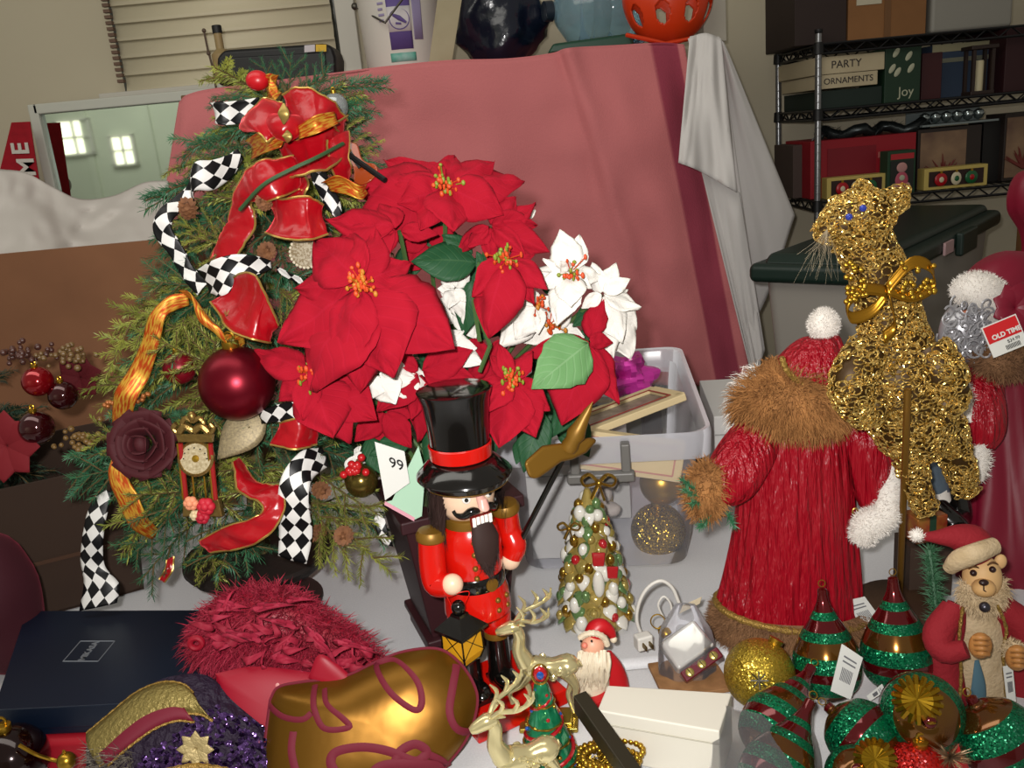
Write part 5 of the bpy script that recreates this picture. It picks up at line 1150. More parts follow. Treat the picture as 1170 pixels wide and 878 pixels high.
# visor skirt over the brow
vi = MB(); 
def vis(u, v):
    a = -1.25 + 2.5 * u; r_ = .0545 + .004 * math.cos(a) + .001 * v; return fc(a, .307 - v * (.003 + .006 * math.cos(a * .95)), r_ - .004 * v)
vi.grid(vis, 28, 4); part(vi, 'hat_visor', NBK, hat, solid=.002)
part(MB().tube([vis(i / 28, 1.0) for i in range(29)], .0012, 6), 'visor_edge', NGO, hat)
# arms
def arm(s, pts, rs, hand):
    p_ = part(MB().tube(cat(pts, 4), list(np.interp(np.linspace(0, 1, 4 * (len(pts) - 1) + 1), np.linspace(0, 1, len(rs)), rs)), 20), 'arm', NRED, t)
    sh = pts[0]; dd = (pts[1] - pts[0]).normalized(); R = frame(-dd)
    part(MB().lathe([(.0155, -.004), (.0175, -.002), (.0180, .004), (.0150, .009), (.0, .0115)], 24, sh, R), 'epaulette', NGO, p_)
    h_ = part(MB().ball(hand, (.0125, .0115, .0125), nu=20, nv=14), 'hand', NSK, t)
    return h_
hL = W(517, 668, .902)
arm(-1, [N(-.050, -.002, .240), N(-.0525, -.002, .205), N(-.0525, -.006, .184), hL + (N(-.0525, -.006, .180) - hL) * .5, hL + (N(-.0525, -.006, .176) - hL) * .15], [.0155, .016, .0155, .0145, .0135], hL)
hR = W(583, 640, .965)
arm(1, [N(.050, .0, .244), N(.053, .002, .215), N(.054, -.008, .198), hR + (N(.054, -.008, .198) - hR) * .25], [.0155, .0155, .0145, .0135], hR)
# halberd held in the fist
Yh = .965; p0, p1 = W(583, 641, Yh), W(652, 508, Yh); ax_ = (p1 - p0).normalized(); sx = ax_.cross(FW).normalized()
if sx.dot(RT) < 0: sx = -sx
t = thing('toy_halberd', 'toy halberd with a gold axe head held in the nutcracker fist', 'toy halberd', p0 - ax_ * .015)
part(MB().tube([p0 - ax_ * .018, p1], .0036, 12), 'shaft', NBK, t)
m = MB().lathe([(.0, -.004), (.009, -.002), (.0105, .004), (.009, .012), (.0115, .02), (.0085, .03), (.0045, .052), (.0, .064)], 20, p1 - ax_ * .006, frame(ax_)); part(m, 'spike', NGO, t)
cA = p1 - ax_ * .012; bl = []
for a, b in ((-.046, -.026), (-.052, -.008), (-.030, .010), (-.008, .012), (.008, .010), (.030, .018), (.041, .014), (.026, -.001), (.008, -.008), (-.006, -.010), (-.022, -.020), (-.036, -.028)): bl.append(cA + ((RT * .84 + FW * .54) * a * 1.15 + UP * b))
m = MB().prism(bl, FW * .013); m.V = [tuple(Vector(v) - FW * .0065) for v in m.V]; part(m, 'axe_blade', NGO, t, bevel=.0055, seg=4)
# lantern hanging from the other hand
LC = hL + V3(0.004, -.004, -.069); t = thing('toy_lantern', 'small black toy lantern with yellow panes hanging from the nutcracker hand', 'toy lantern', LC - V3(0, 0, .028)); LR = rotz(.85)
def octa(z0, r0, z1, r1, n=4): return [(r0, z0), (r1, z1)]
Rl = LR @ rotz(math.pi / 4)
part(MB().lathe([(.0185, -.026), (.0235, -.016), (.0225, .014)], 4, LC, Rl), 'panes', mat('lantern_yellow', 'c8901a', .35), t, smooth=False, label='yellow lantern panes')
fr = MB()
for i in range(4):
    a0 = Rl @ V3(math.cos(i * math.pi / 2), math.sin(i * math.pi / 2), 0); a1 = Rl @ V3(math.cos((i + 1) * math.pi / 2), math.sin((i + 1) * math.pi / 2), 0)
    lo0, lo1, hi0, hi1 = LC + a0 * .0190 + V3(0, 0, -.026), LC + a1 * .0190 + V3(0, 0, -.026), LC + a0 * .0230 + V3(0, 0, .014), LC + a1 * .0230 + V3(0, 0, .014); mi0, mi1 = LC + a0 * .0240 + V3(0, 0, -.016), LC + a1 * .0240 + V3(0, 0, -.016)
    for p, q in ((lo0, lo1), (hi0, hi1), (lo0, mi0), (mi0, hi0)): fr.tube([p, q], .0012, 6)
    for p, q in ((mi0, hi1), (mi1, hi0)): fr.tube([p, q], .0006, 5)
part(fr, 'lantern_frame', NBK, t)
part(MB().lathe([(.0, .013), (.032, .013), (.031, .016), (.011, .031), (.010, .034), (.0, .035)], 4, LC, Rl), 'lantern_roof', NBK, t, smooth=False)
part(MB().ball(LC + V3(0, 0, .041), (.0085, .0085, .009), nu=16, nv=12), 'finial', NBK, t)
part(MB().tube(cat([LC + V3(-.008, 0, .045), LC + V3(-.012, 0, .06), hL + V3(0, -.008, -.008), LC + V3(.014, 0, .06), LC + V3(.008, 0, .045)], 6), .0007, 6), 'red_string', NRED, t)

# ------------------------------------------------------------------ santa doll with the fur collar (seen from behind)
q_ = random.Random(41)
def pleat(amp, cnt, seed): return lambda th, v: 1 + amp * (math.sin(cnt * th + 2.2 * nz(th * 1.3, v * 2, seed)) * .6 + nz(math.cos(th) * 5 + seed, math.sin(th) * 5, v * 2.2) * 1.6) * (0.35 + .65 * v)
CV = mat('crushed_velvet', '92061a', .34, sheen=.08, sheenc='ff4a50', bump=(60, 1.0, (2.2, 2.2, .12), .012)); CV2 = mat('burgundy_velvet', '720a24', .45, sheen=.12, sheenc='e04468', bump=(26, .3, (1, 1, .3)))
BF = mat('brown_fur', 'a87440', .85, var=(40, '7d5228')); WF = mat('white_fur', 'ded8d0', .9); GBR = mat('gold_braid', '9c7c3c', .45, .5, bump=(300, .8)); BFD = mat('dull_brown_fur', '85603f', .85, var=(30, '684830'))
Y0 = 1.062
t = thing('santa_doll', 'santa doll seen from behind in a crushed red velvet robe with brown fur collar', 'santa doll', T(905, 712)); S1 = t
rb = MB().limb([(908, 452, 0, 44), (908, 485, 0, 62), (910, 530, -.005, 68), (908, 600, -.01, 76), (905, 660, -.012, 86), (902, 697, -.015, 92)], Y0, 170, .62, pleat(.038, 31, 1), 8); part(rb, 'robe', CV, t, ang=180)
hm = MB().limb([(903, 690, -.015, 94), (902, 706, -.016, 99), (901, 722, -.016, 101)], Y0, 60, .62, None, 4, cap=False); hm.fur(hm.surf(5200, flt=lambda p, n: True), .012, .0011, .25, .5)
part(hm, 'fur_hem', BFD, t)
ring_ = MB().limb([(903, 694, -.016, 96), (902, 700, -.016, 97)], Y0, 60, .63, None, 1, cap=False); rp = [Vector(v) for v in ring_.V[:60]]
part(MB().tube(rp, [.0042 + .0012 * (i % 2) for i in range(60)], 8, True), 'gold_hem_braid', GBR, t)
# sleeves
sl = MB().limb([(872, 490, -.01, 26), (855, 515, -.03, 34), (838, 545, -.045, 34), (826, 562, -.05, 26), (822, 568, -.05, 20)], Y0, 40, .9, pleat(.07, 9, 3), 6); part(sl, 'sleeve', CV, t, ang=180)
cu = MB().limb([(822, 540, -.05, 16), (810, 552, -.055, 24), (806, 572, -.055, 22), (812, 588, -.05, 12)], Y0, 24, .8); cu.fur(cu.surf(1800), .014, .0012, .1, .6); part(cu, 'fur_cuff', BF, t)
sp_ = MB()
for a in ((803, 566, 778, 548), (803, 570, 782, 560), (812, 590, 800, 602), (830, 585, 838, 600), (805, 575, 790, 575)):
    p0, p1 = W(a[0], a[1], 1.0), W(a[2], a[3], .98); sp_.tube([p0, p1], .0015, 5); 
    for i in range(60):
        f = q_.random(); p = p0.lerp(p1, f); d = ((p1 - p0).normalized() + V3(q_.uniform(-1, 1), q_.uniform(-1, 1), q_.uniform(-1, 1))).normalized() * .011; s_ = d.cross(FW).normalized() * .0008; sp_.add([p - s_, p + s_, p + d], [(0, 1, 2)])
part(sp_, 'green_sprig', NG, t)
s2 = MB().limb([(965, 480, -.0, 24), (985, 500, -.01, 32), (995, 540, -.02, 30), (1003, 570, -.03, 25), (1008, 588, -.035, 22)], Y0, 40, .9, pleat(.06, 9, 5), 6); part(s2, 'sleeve', CV, t, ang=180)
GE = mat('gold_thread', 'b08d45', .4, .6)
for k, (x, y) in enumerate(((983, 470), (993, 478), (1003, 474), (985, 590), (996, 582), (1008, 572), (978, 584))):
    pts = [W(x + 6 * math.cos(a) * (1 - a / 9), y + 6 * math.sin(a) * (1 - a / 9), 1.022) for a in np.linspace(0, 6.5, 16)]; part(MB().tube(pts, .0011, 5), 'embroidery', GE, t)
wf = MB().limb([(1018, 535, -.03, 14), (1016, 560, -.045, 14), (1010, 590, -.055, 17), (992, 600, -.055, 18), (984, 618, -.05, 14)], Y0, 20, .8); wf.fur(wf.surf(3600), .006, .0008, .0, .7); part(wf, 'white_fur_cuff', WF, t)
# collar, hair, hat
col = MB().limb([(845, 462, -.0, 12), (868, 462, -.02, 30), (905, 460, -.035, 36), (940, 462, -.03, 34), (962, 455, -.01, 18)], Y0, 28, .85); col.fur(col.surf(5200), .021, .0013, .35, .55); part(col, 'fur_collar', BF, t)
for pth, n_, lab_ in (([(878, 432, .02, 18), (858, 450, .015, 22), (850, 478, .01, 16), (846, 500, .01, 8)], 1100, 'white_hair'), ([(962, 440, .0, 14), (968, 465, -.0, 14), (966, 488, -.0, 8)], 600, 'white_beard')):
    m = MB().limb(pth, Y0, 18, .8); m.fur(m.surf(n_), .016, .001, .5, .6); part(m, lab_, WF, t)
hd = MB().limb([(925, 455, .01, 34), (925, 430, .01, 38), (930, 405, .01, 30)], Y0, 20); part(hd, 'head', mat('doll_skin', 'c9987c', .5), t)
ht = MB().limb([(922, 436, -.01, 46), (930, 420, -.012, 42), (938, 402, -.012, 33), (943, 388, -.012, 20), (943, 380, -.012, 8)], Y0, 40, .85, pleat(.04, 7, 8), 6); part(ht, 'hat', CV, t, ang=180)
hb = MB().limb([(878, 418, -.005, 12), (892, 438, -.035, 14), (915, 452, -.05, 12), (940, 452, -.05, 10)], Y0, 16, .8); hb.fur(hb.surf(1400), .012, .0011, .2, .6); part(hb, 'fur_hat_band', BF, t)
part(MB().tube([W(x, y, 1.012) for x, y in cat([(893, 408), (900, 425), (918, 440), (945, 446), (962, 442)], 6)], [.003 + .001 * (i % 2) for i in range(25)], 6), 'gold_hat_braid', GBR, t)
pm = MB().ball(W(941, 371, 1.05), (.0175, .016, .0195), nu=20, nv=14); pm.fur(pm.surf(2600), .0045, .0006, .0, .8); part(pm, 'pompom', WF, t)

# ------------------------------------------------------------------ bearded santa at the frame edge
Y0 = 1.19
t = thing('santa_figure', 'santa figure with curly silver beard and long burgundy velvet robe', 'santa figure', T(1165, 655)); S2 = t
rb = MB().limb([(1150, 400, .0, 40), (1155, 450, .0, 56), (1160, 520, -.02, 62), (1168, 600, -.04, 82), (1172, 660, -.05, 96)], Y0, 90, .6, pleat(.09, 7, 12), 8); part(rb, 'robe', CV2, t, ang=180)
sv = MB().limb([(1125, 425, -.04, 22), (1120, 455, -.07, 28), (1122, 490, -.085, 26), (1118, 510, -.09, 18)], Y0, 30, .8, pleat(.06, 8, 2), 6); part(sv, 'sleeve', CV, t, ang=180)
for pth in ([(1102, 440, -.075, 7), (1105, 460, -.085, 9), (1108, 482, -.09, 8)], [(1116, 508, -.10, 10), (1120, 525, -.10, 11), (1116, 548, -.10, 9)]):
    m = MB().limb(pth, Y0, 14, .8); m.fur(m.surf(500), .007, .0009, 0, .7); part(m, 'white_fur_trim', WF, t)
hd = MB().ball(W(1112, 362, 1.18), (.030, .03, .034)); part(hd, 'head', mat('doll_skin', 'c9987c', .5), t)
part(MB().ball(W(1104, 358, 1.15), (.006, .008, .005), nu=12, nv=8), 'nose', mat('doll_nose', 'b9735a', .5), t)
for x in (1096, 1112): part(MB().ball(W(x, 352, 1.152), .003, nu=10, nv=8), 'eye', NBK, t)
SB = mat('silver_beard', 'a9a8ac', .3, .4); m = MB().limb([(1112, 352, -.01, 20), (1105, 372, -.025, 30), (1102, 395, -.02, 28), (1104, 414, -.01, 14)], Y0, 24, .8)
for i in range(70):
    c = W(q_.uniform(1078, 1132), q_.uniform(346, 414), q_.uniform(1.108, 1.132)); a0 = q_.uniform(0, 6.28); r_ = q_.uniform(.006, .013); ax_ = V3(q_.uniform(-.4, .4), -1, q_.uniform(-.4, .4)); R = frame(ax_)
    m.tube([c + R @ V3(math.cos(a0 + k * .45) * r_ * (1 - k * .05), math.sin(a0 + k * .45) * r_ * (1 - k * .05), k * .0008) for k in range(11)], .0014, 5)
part(m, 'beard', SB, t)
m = MB().limb([(1092, 338, -.03, 12), (1112, 330, -.045, 20), (1132, 342, -.04, 22), (1140, 364, -.03, 14)], Y0, 22, .85); m.fur(m.surf(3000), .005, .0007, 0, .7); part(m, 'white_fur_band', WF, t)
ht = MB().limb([(1122, 345, .0, 34), (1140, 328, .0, 36), (1160, 318, .005, 32), (1180, 330, .01, 24), (1195, 360, .01, 14)], Y0, 40, .9, pleat(.05, 6, 21), 6); part(ht, 'hat', CV2, t, ang=180)
# velvet rose on the hat
c = W(1162, 352, 1.10)
for k in range(9):
    a = k * .7; m = MB(); petal(m, c - RT * .004, c + (RT * math.cos(a) + UP * math.sin(a)) * .034 - FW * .006, .034, -FW, .25, .1, 8, 6); part(m, 'hat_rose_petal', CV2, t, solid=.001, ang=180)
fc_ = MB().limb([(1118, 408, -.06, 12), (1140, 416, -.08, 17), (1165, 412, -.08, 18), (1185, 408, -.07, 14)], Y0, 20, .85); fc_.fur(fc_.surf(2400), .013, .0011, .15, .6); part(fc_, 'fur_collar', BFD, t)
vs_ = MB().limb([(1186, 196, .2, 10), (1182, 208, .2, 24), (1183, 232, .2, 29), (1188, 262, .2, 20), (1200, 300, .2, 34), (1210, 400, .2, 50), (1220, 480, .2, 58), (1226, 540, .2, 62)], Y0, 44, .9, pleat(.08, 5, 6), 5); single(vs_, 'velvet_figure', CV2, 'tall dark burgundy velvet figure at the frame edge behind the bearded santa', 'figure', ang=180)
# legs and things below
lg = MB().limb([(1055, 488, -.05, 17), (1062, 520, -.05, 16), (1070, 562, -.05, 16)], Y0, 22, .8, pleat(.05, 6, 9), 5); part(lg, 'trouser_leg', mat('silver_blue', '5f6e7c', .3, .5, bump=(60, .6)), t)
part(MB().limb([(1068, 560, -.05, 17), (1072, 574, -.05, 16)], Y0, 18, .8), 'white_fur_boot_cuff', WF, t)
part(MB().limb([(1066, 572, -.05, 13), (1078, 588, -.07, 15), (1098, 606, -.09, 14), (1085, 610, -.11, 9)], Y0, 20, .9), 'boot', NBK, t)
part(MB().limb([(1092, 560, -.04, 15), (1096, 590, -.05, 16), (1092, 600, -.09, 11)], Y0, 20, .9), 'boot', NBK, t)
# price tag on the fur collar
tc = W(1148, 384, 1.08); tx = (W(1167, 372, 1.08) - W(1128, 388, 1.08)).normalized(); ty = tx.cross(FW).normalized(); ty = ty if ty.dot(UP) > 0 else -ty
t = thing('price_tag', 'red and white price tag with a barcode on the bearded santa fur collar', 'price tag', tc)
def tg(a, b, d=0): return tc + tx * a + ty * b - FW * d
part(MB().prism([tg(-.023, -.021), tg(.023, -.021), tg(.023, .021), tg(-.023, .021)], FW * .0012), 'card', mat('tag_white', 'd8d8d2', .6), t, smooth=False)
part(MB().prism([tg(-.0215, -.003, .0004), tg(.0215, -.003, .0004), tg(.0215, .0195, .0004), tg(-.0215, .0195, .0004)], FW * .0004), 'red_field', mat('tag_red', 'c4161c', .6), t, smooth=False)
part(text_mb('OLD TIME', .0085, tg(.003, .003, .001), tx, ty, .0004, bold=.0003), 'lettering', mat('tag_white', 'd8d8d2', .6), t, smooth=False)
part(text_mb('$24.99', .006, tg(.008, -.008, .001), tx, ty, .0004), 'price', NBK, t, smooth=False)
bcx = MB()
for i in range(12): bcx.prism([tg(-.004 + i * .0016, -.018, .0005), tg(-.004 + i * .0016 + .0008, -.018, .0005), tg(-.004 + i * .0016 + .0008, -.012, .0005), tg(-.004 + i * .0016, -.012, .0005)], FW * .0003)
part(bcx, 'barcode_stripes', NBK, t, smooth=False)
# small wrapped gift
Rg = rotz(.2); gc = W(1056, 600, 1.11); gc.z = max(gc.z, .775)
t = thing('gift_box', 'tiny red and gold wrapped gift with a green ribbon by the black boots', 'gift box', gc - V3(0, 0, .02)); part(MB().box(gc, (.048, .035, .038), Rg), 'body', mat('gift_red_gold', '8f2420', .35, .3, var=(50, 'a87a30')), t, bevel=.002)
part(MB().box(gc, (.010, .0365, .0395), Rg), 'ribbon_band', mat('ribbon_dark_green', '1d3a28', .5), t, smooth=False)
part(MB().tube(cat([gc + V3(-.012, 0, .030), gc + V3(0, 0, .020), gc + V3(.012, 0, .030), gc + V3(.016, 0, .024), gc + V3(0, 0, .020), gc + V3(-.016, 0, .024), gc + V3(-.012, 0, .03)], 5), .0018, 6), 'ribbon_bow', MATS['ribbon_dark_green'], t)
single(MB().box(V3(gc.x, gc.y, (.752 + gc.z - .021) / 2), (.06, .05, max(.004, gc.z - .021 - .752))), 'gift_stand', mat('stand_dark', '3a2a20', .7), 'low dark block under the tiny wrapped gift', 'block')

# ------------------------------------------------------------------ gold wire reindeer on a rod
Y0 = 1.0
pb = T(1027, 697)
t = thing('wire_reindeer', 'gold glitter wire reindeer on a tall gold rod with a round wooden foot', 'reindeer ornament', pb)
GW = glitter('gold_wire_glitter', 'a87e2a', 'ffde88', 420, .25, .7, .8); GC = mat('core_gap_shade', '3c280a', .5, .4); GR = mat('gold_rod', '7d5a22', .4, .6)  # dark core colour puts shade into the gaps between the wires
part(MB().lathe([(.0, 0), (.058, 0), (.061, .004), (.061, .012), (.056, .016), (.0, .016)], 40, pb), 'foot', mat('foot_wood', '46301f', .5, var=(14, '38251a')), t)
part(MB().tube([pb + V3(0, 0, .014), W(1036, 480, Y0 - .055), W(1037, 445, Y0 - .058)], .0042, 12), 'rod', GR, t)
def wires(m, n, r0=.0035, r1=.0085, wd=.0010):
    w_ = MB()
    for p, nr in m.surf(n):
        R = frame(nr + V3(q_.uniform(-.3, .3), q_.uniform(-.3, .3), q_.uniform(-.3, .3))); r_ = q_.uniform(r0, r1); e = q_.uniform(.5, 1)
        w_.tube([p + nr * .0015 + R @ V3(math.cos(a) * r_, math.sin(a) * r_ * e, 0) for a in np.linspace(0, 6.283, 10)[:-1]], wd, 4, True)
    return w_
def wpart(name, path, n, flat=.85, lab_=None):
    core = MB().limb(path, Y0, 18, flat, None, 4); p_ = part(core, name, GC, t); part(wires(core, n), 'wire_lattice', GW, p_, smooth=False); return p_
wpart('body', [(1020, 385, 0, 30), (1028, 420, 0, 48), (1036, 460, 0, 54), (1050, 495, 0, 46), (1060, 515, 0, 28)], 950)
wpart('neck', [(985, 272, 0, 30), (998, 300, 0, 30), (1010, 335, 0, 32), (1018, 372, 0, 36), (1024, 400, 0, 40)], 640)
wpart('head', [(936, 268, 0, 9), (948, 262, 0, 18), (968, 252, 0, 29), (988, 250, 0, 33), (1002, 262, 0, 26)], 460)
wpart('leg', [(992, 400, -.03, 22), (974, 430, -.045, 24), (974, 455, -.045, 22), (992, 474, -.04, 16), (1004, 462, -.04, 10)], 280)
wpart('leg', [(1062, 400, -.02, 24), (1078, 425, -.035, 24), (1086, 452, -.035, 21), (1078, 468, -.04, 14)], 270)
wpart('leg', [(1040, 490, -.01, 26), (1040, 525, -.015, 17), (1048, 555, -.015, 14), (1058, 582, -.01, 12)], 260)
wpart('leg', [(1078, 490, .0, 26), (1090, 515, -.0, 18), (1098, 540, -.0, 17), (1104, 562, -.0, 12)], 260)
for pth in ([(986, 236, -.01, 7), (986, 222, -.012, 8), (984, 208, -.01, 2)], [(1000, 246, .0, 6), (1012, 234, .0, 12), (1025, 226, .0, 12), (1035, 219, .0, 5)]): wpart('ear', pth, 60, .35); part(MB().tube([W(x_, y_, Y0 + d_ - .006) for x_, y_, d_ in [(p_[0] - p_[3] * .8, p_[1] - p_[3] * .5, p_[2]) for p_ in pth] + [(p_[0] + p_[3] * .8, p_[1] + p_[3] * .5, p_[2]) for p_ in pth[::-1]]], .0014, 6, True), 'ear_rim', GW, t)
for x in (966, ): 
    for dx, dy in ((0, 0), (16, -10)): part(MB().ball(W(x + dx + 4, 248 + dy, Y0 - .028), .0042, nu=12, nv=8), 'eye', mat('eye_blue', '3040a0', .05, .3, coat=1), t)
# gold bow on the neck
bo = MB()
for a in ([(1012, 330), (1040, 300), (1062, 304), (1066, 325), (1040, 338), (1012, 330)], [(1012, 332), (985, 330), (968, 345), (972, 362), (995, 355), (1012, 335)], [(1015, 332), (1022, 370), (1008, 385)]):
    pr_ = [(W(x, y - 6, Y0 - .045), W(x + 2, y + 8, Y0 - .05)) for x, y in a]; bo.strip(pr_, 5, 3, arch=.1)
part(bo, 'bow', mat('gold_foil', 'a87820', .25, .85), t, solid=.0012)
for xa, xb in ((1030, 1068), (965, 990)):
    bd = MB()
    for i in range(30): bd.ball(W(q_.uniform(xa, xb), q_.uniform(300, 345), Y0 - .05), .0032, nu=8, nv=6)
    part(bd, 'bead_edging', MATS['gold_cap'], t)
ca = MB()
for i in range(40):
    p = W(945, 262, Y0 - .02); e = W(945 + q_.gauss(-8, 14), 285 + q_.uniform(0, 40), Y0 - .02 + q_.uniform(-.02, .02)); ca.tube([p, p.lerp(e, .5) + V3(q_.uniform(-.006, .006), 0, 0), e], .0001, 3)
part(ca, 'loose_threads', mat('thread_pale', 'a89a80', .6), t)

# ------------------------------------------------------------------ lion faced santa doll
Y0 = .885
t = thing('lion_doll', 'lion faced doll in a red santa coat and pointed red hat', 'doll', T(1112, 815)); LN = t
TAN = mat('doll_felt', 'c6b08e', .9, bump=(240, .5), var=(60, 'b39c78')); LRD = mat('coat_felt_red', '86121e', .85, bump=(200, .4), sheen=.2); FACE = mat('lion_face', 'd0a873', .6); HAND = mat('lion_hand', 'b07840', .5)
b = MB().limb([(1118, 685, .0, 26), (1118, 710, .0, 36), (1118, 760, .0, 40), (1116, 815, .0, 42)], Y0, 30, .7); part(b, 'body', TAN, t)
for pth in ([(1094, 690, -.01, 12), (1085, 715, -.015, 20), (1078, 750, -.015, 22), (1085, 805, -.02, 24)], [(1142, 690, -.01, 12), (1155, 715, -.01, 22), (1166, 755, -.01, 24), (1170, 815, -.01, 26)]): part(MB().limb(pth, Y0, 22, .8), 'coat_front', LRD, t)
for pth in ([(1090, 695, -.02, 16), (1072, 725, -.03, 20), (1080, 745, -.045, 16), (1104, 742, -.055, 12)], [(1145, 695, -.01, 18), (1168, 715, -.02, 20), (1178, 745, -.03, 18), (1166, 750, -.04, 14)]): part(MB().limb(pth, Y0, 20, .9), 'sleeve', LRD, t)
cf = MB().limb([(1164, 738, -.05, 14), (1158, 752, -.055, 13)], Y0, 16); cf.fur(cf.surf(500), .006, .0009, 0, .6); part(cf, 'cuff', TAN, t)
for cx_, cy_, dY in ((1120, 738, -.066), (1162, 752, -.07)):
    hd = part(MB().ball(W(cx_, cy_, Y0 + dY), (.012, .010, .015)), 'hand', HAND, t)
    for k in range(4): part(MB().limb([(cx_ - 8 + k * 1, cy_ - 9 + k * 6, dY - .006, 3.4), (cx_ + 2, cy_ - 9 + k * 6, dY - .012, 3.8), (cx_ + 9, cy_ - 8 + k * 6, dY - .008, 3.2)], Y0, 10), 'finger', HAND, hd)
part(MB().limb([(1116, 755, -.035, 3), (1118, 785, -.035, 10), (1116, 815, -.03, 12)], Y0, 14, .4), 'blue_scarf', mat('felt_blue', '4a6a78', .85), t)
hd = part(MB().ball(W(1122, 660, Y0 - .005), (.0205, .021, .0265)), 'head', FACE, t)
mz = part(MB().ball(W(1124, 672, Y0 - .026), (.0125, .012, .010)), 'muzzle', mat('lion_muzzle', 'c49a64', .6), t)
part(MB().ball(W(1124, 666, Y0 - .038), (.0052, .004, .0034), nu=14, nv=10), 'nose', mat('nose_dark', '2a1614', .35), t)
part(MB().tube([W(1124, 669, Y0 - .038), W(1124, 675, Y0 - .038), W(1130, 678, Y0 - .035)], .0007, 6), 'mouth_line', mat('nose_dark', '2a1614', .35), t)
for x, y in ((1112, 655), (1134, 651)):
    e = part(MB().ball(W(x, y, Y0 - .027), .0036, nu=12, nv=8), 'eye', mat('nose_dark', '2a1614', .35), t)
for x, y in ((1112, 648), (1134, 644)): part(MB().limb([(x - 6, y + 2, -.026, .8), (x, y - 1, -.028, 1.5), (x + 6, y + 1, -.025, .8)], Y0, 8), 'eyebrow', mat('brow_brown', '5a3818', .7), t)
for x, y in ((1143, 642),): part(MB().ball(W(x, y, Y0 + .002), (.007, .005, .009)), 'ear', FACE, t)
br = MB().limb([(1104, 668, -.008, 8), (1110, 684, -.016, 12), (1124, 690, -.02, 13), (1138, 682, -.014, 11), (1144, 664, -.006, 7)], Y0, 16, .8); br.fur(br.surf(1300), .010, .0010, .5, .5); part(br, 'beard', TAN, t)
cfh = MB().limb([(1085, 650, -.012, 9), (1096, 640, -.022, 13), (1116, 632, -.026, 13), (1136, 624, -.016, 11)], Y0, 18, .9); part(cfh, 'hat_cuff', TAN, t)
part(MB().limb([(1116, 632, .0, 26), (1108, 620, .0, 24), (1092, 614, .0, 16), (1072, 614, .0, 9), (1054, 613, .0, 5)], Y0, 22, .9), 'hat', LRD, t)
pm = MB().ball(W(1048, 612, Y0), .0062, nu=14, nv=10); pm.fur(pm.surf(200), .004, .0007, 0, .8); part(pm, 'pompom', WF, t)
part(MB().ball(W(1125, 694, Y0 - .04), .0058, nu=16, nv=10), 'bell', mat('pewter', '4a4850', .3, .8), t)
for pth in ([(1100, 694), (1096, 730), (1098, 770), (1096, 810)], [(1140, 692), (1150, 720), (1146, 745), (1150, 800)]): part(MB().tube([W(x, y, Y0 - .037) for x, y in cat(pth, 6)], [.0014 + .0008 * (i % 2) for i in range(19)], 6), 'gold_trim', GBR, t)
# little green garland standing beside it
m = MB(); p0, p1 = W(1076, 745, .90), W(1062, 628, .95); m.tube([p0, p1], .003, 6)
for i in range(700):
    f = q_.random(); p = p0.lerp(p1, f); d = V3(q_.uniform(-1, 1), q_.uniform(-1, 1), q_.uniform(-.3, 1)).normalized() * q_.uniform(.012, .022); s_ = d.cross(FW).normalized() * .0008; m.add([p - s_, p + s_, p + d], [(0, 1, 2)])
single(m, 'pine_sprig', mat('needle_soft', '2f5a3c', .6), 'small green pine stem carried at the side of the lion faced doll', 'pine stem')

# ------------------------------------------------------------------ ceramic tree
q_ = random.Random(51)
cb = T(684, 722); cb.y += .03
t = thing('ceramic_tree', 'gold and white ceramic christmas tree with moulded ornaments and a bow on top', 'ceramic tree', cb)
H = W(684, 556, cb.y).z - cb.z; RB = .049
CG = mat('glaze_olive_gold', '8a7d3e', .12, .35, coat=.8, var=(30, 'b9a05a')); CWH = mat('glaze_white', 'd2cfc4', .1, coat=.9); CRD = mat('glaze_red', 'a01a20', .12, coat=.9); CGN = mat('glaze_green', '5d7a4a', .12, .2, coat=.9); CGD = mat('glaze_gold', 'a57f2c', .18, .8, coat=.5)
part(MB().lathe([(.0, 0), (RB * .9, 0), (RB, .008), (RB * .96, H * .12), (RB * .78, H * .38), (RB * .55, H * .62), (RB * .28, H * .84), (.004, H * .99), (.0, H)], 40, cb), 'body', CG, t)
def crad(h): return RB * np.interp(h, [0, .12, .38, .62, .84, 1], [1, .96, .78, .55, .28, .05])
sc = MB()
for k in range(8):
    h = .08 + k * .108; n_ = max(6, int(15 - k * 1.3))
    for i in range(n_):
        a = 6.283 * (i + .5 * (k % 2)) / n_; r_ = crad(h); d = V3(math.cos(a), math.sin(a), 0); b_ = cb + d * r_ * .9 + V3(0, 0, H * h + .008); petal(sc, b_, b_ + d * .015 + V3(0, 0, -.018), .020 - k * .0009, d + V3(0, 0, .6), .25, .2, 5, 4, mi=(i * 7 + k * 3) % 3)
part(sc, 'leaf_scallops', [CG, CWH, CGN], t, solid=.0016)
for i in range(96):
    h = .05 + .86 * ((i + .5) / 96); a = i * 2.39996; r_ = crad(h) * 1.02 + .003; d = V3(math.cos(a), math.sin(a), 0)
    m_ = (CWH, CGD, CG, CGN, CG, CGD, CGN, CWH, CGD, CWH, CRD)[i % 11]; s_ = q_.uniform(.0068, .0088) if m_ is CWH else .0066
    mb = MB().ball(cb + d * r_ + V3(0, 0, H * h), (s_, s_, s_ * q_.uniform(.9, 1.5)), nu=12, nv=8); part(mb, 'bauble', m_, t)
for x, y, r_ in ((684, 640, 8), (700, 655, 7)): part(MB().prism([W(x - r_, y - r_, cb.y - .045), W(x + r_, y - r_, cb.y - .045), W(x + r_ * .8, y + r_, cb.y - .047), W(x - r_ * .8, y + r_, cb.y - .047)], FW * .008), 'stocking', CRD, t, bevel=.002)
part(MB().ball(W(684, 668, cb.y - .05), (.008, .006, .02)), 'snow_figure', CWH, t)
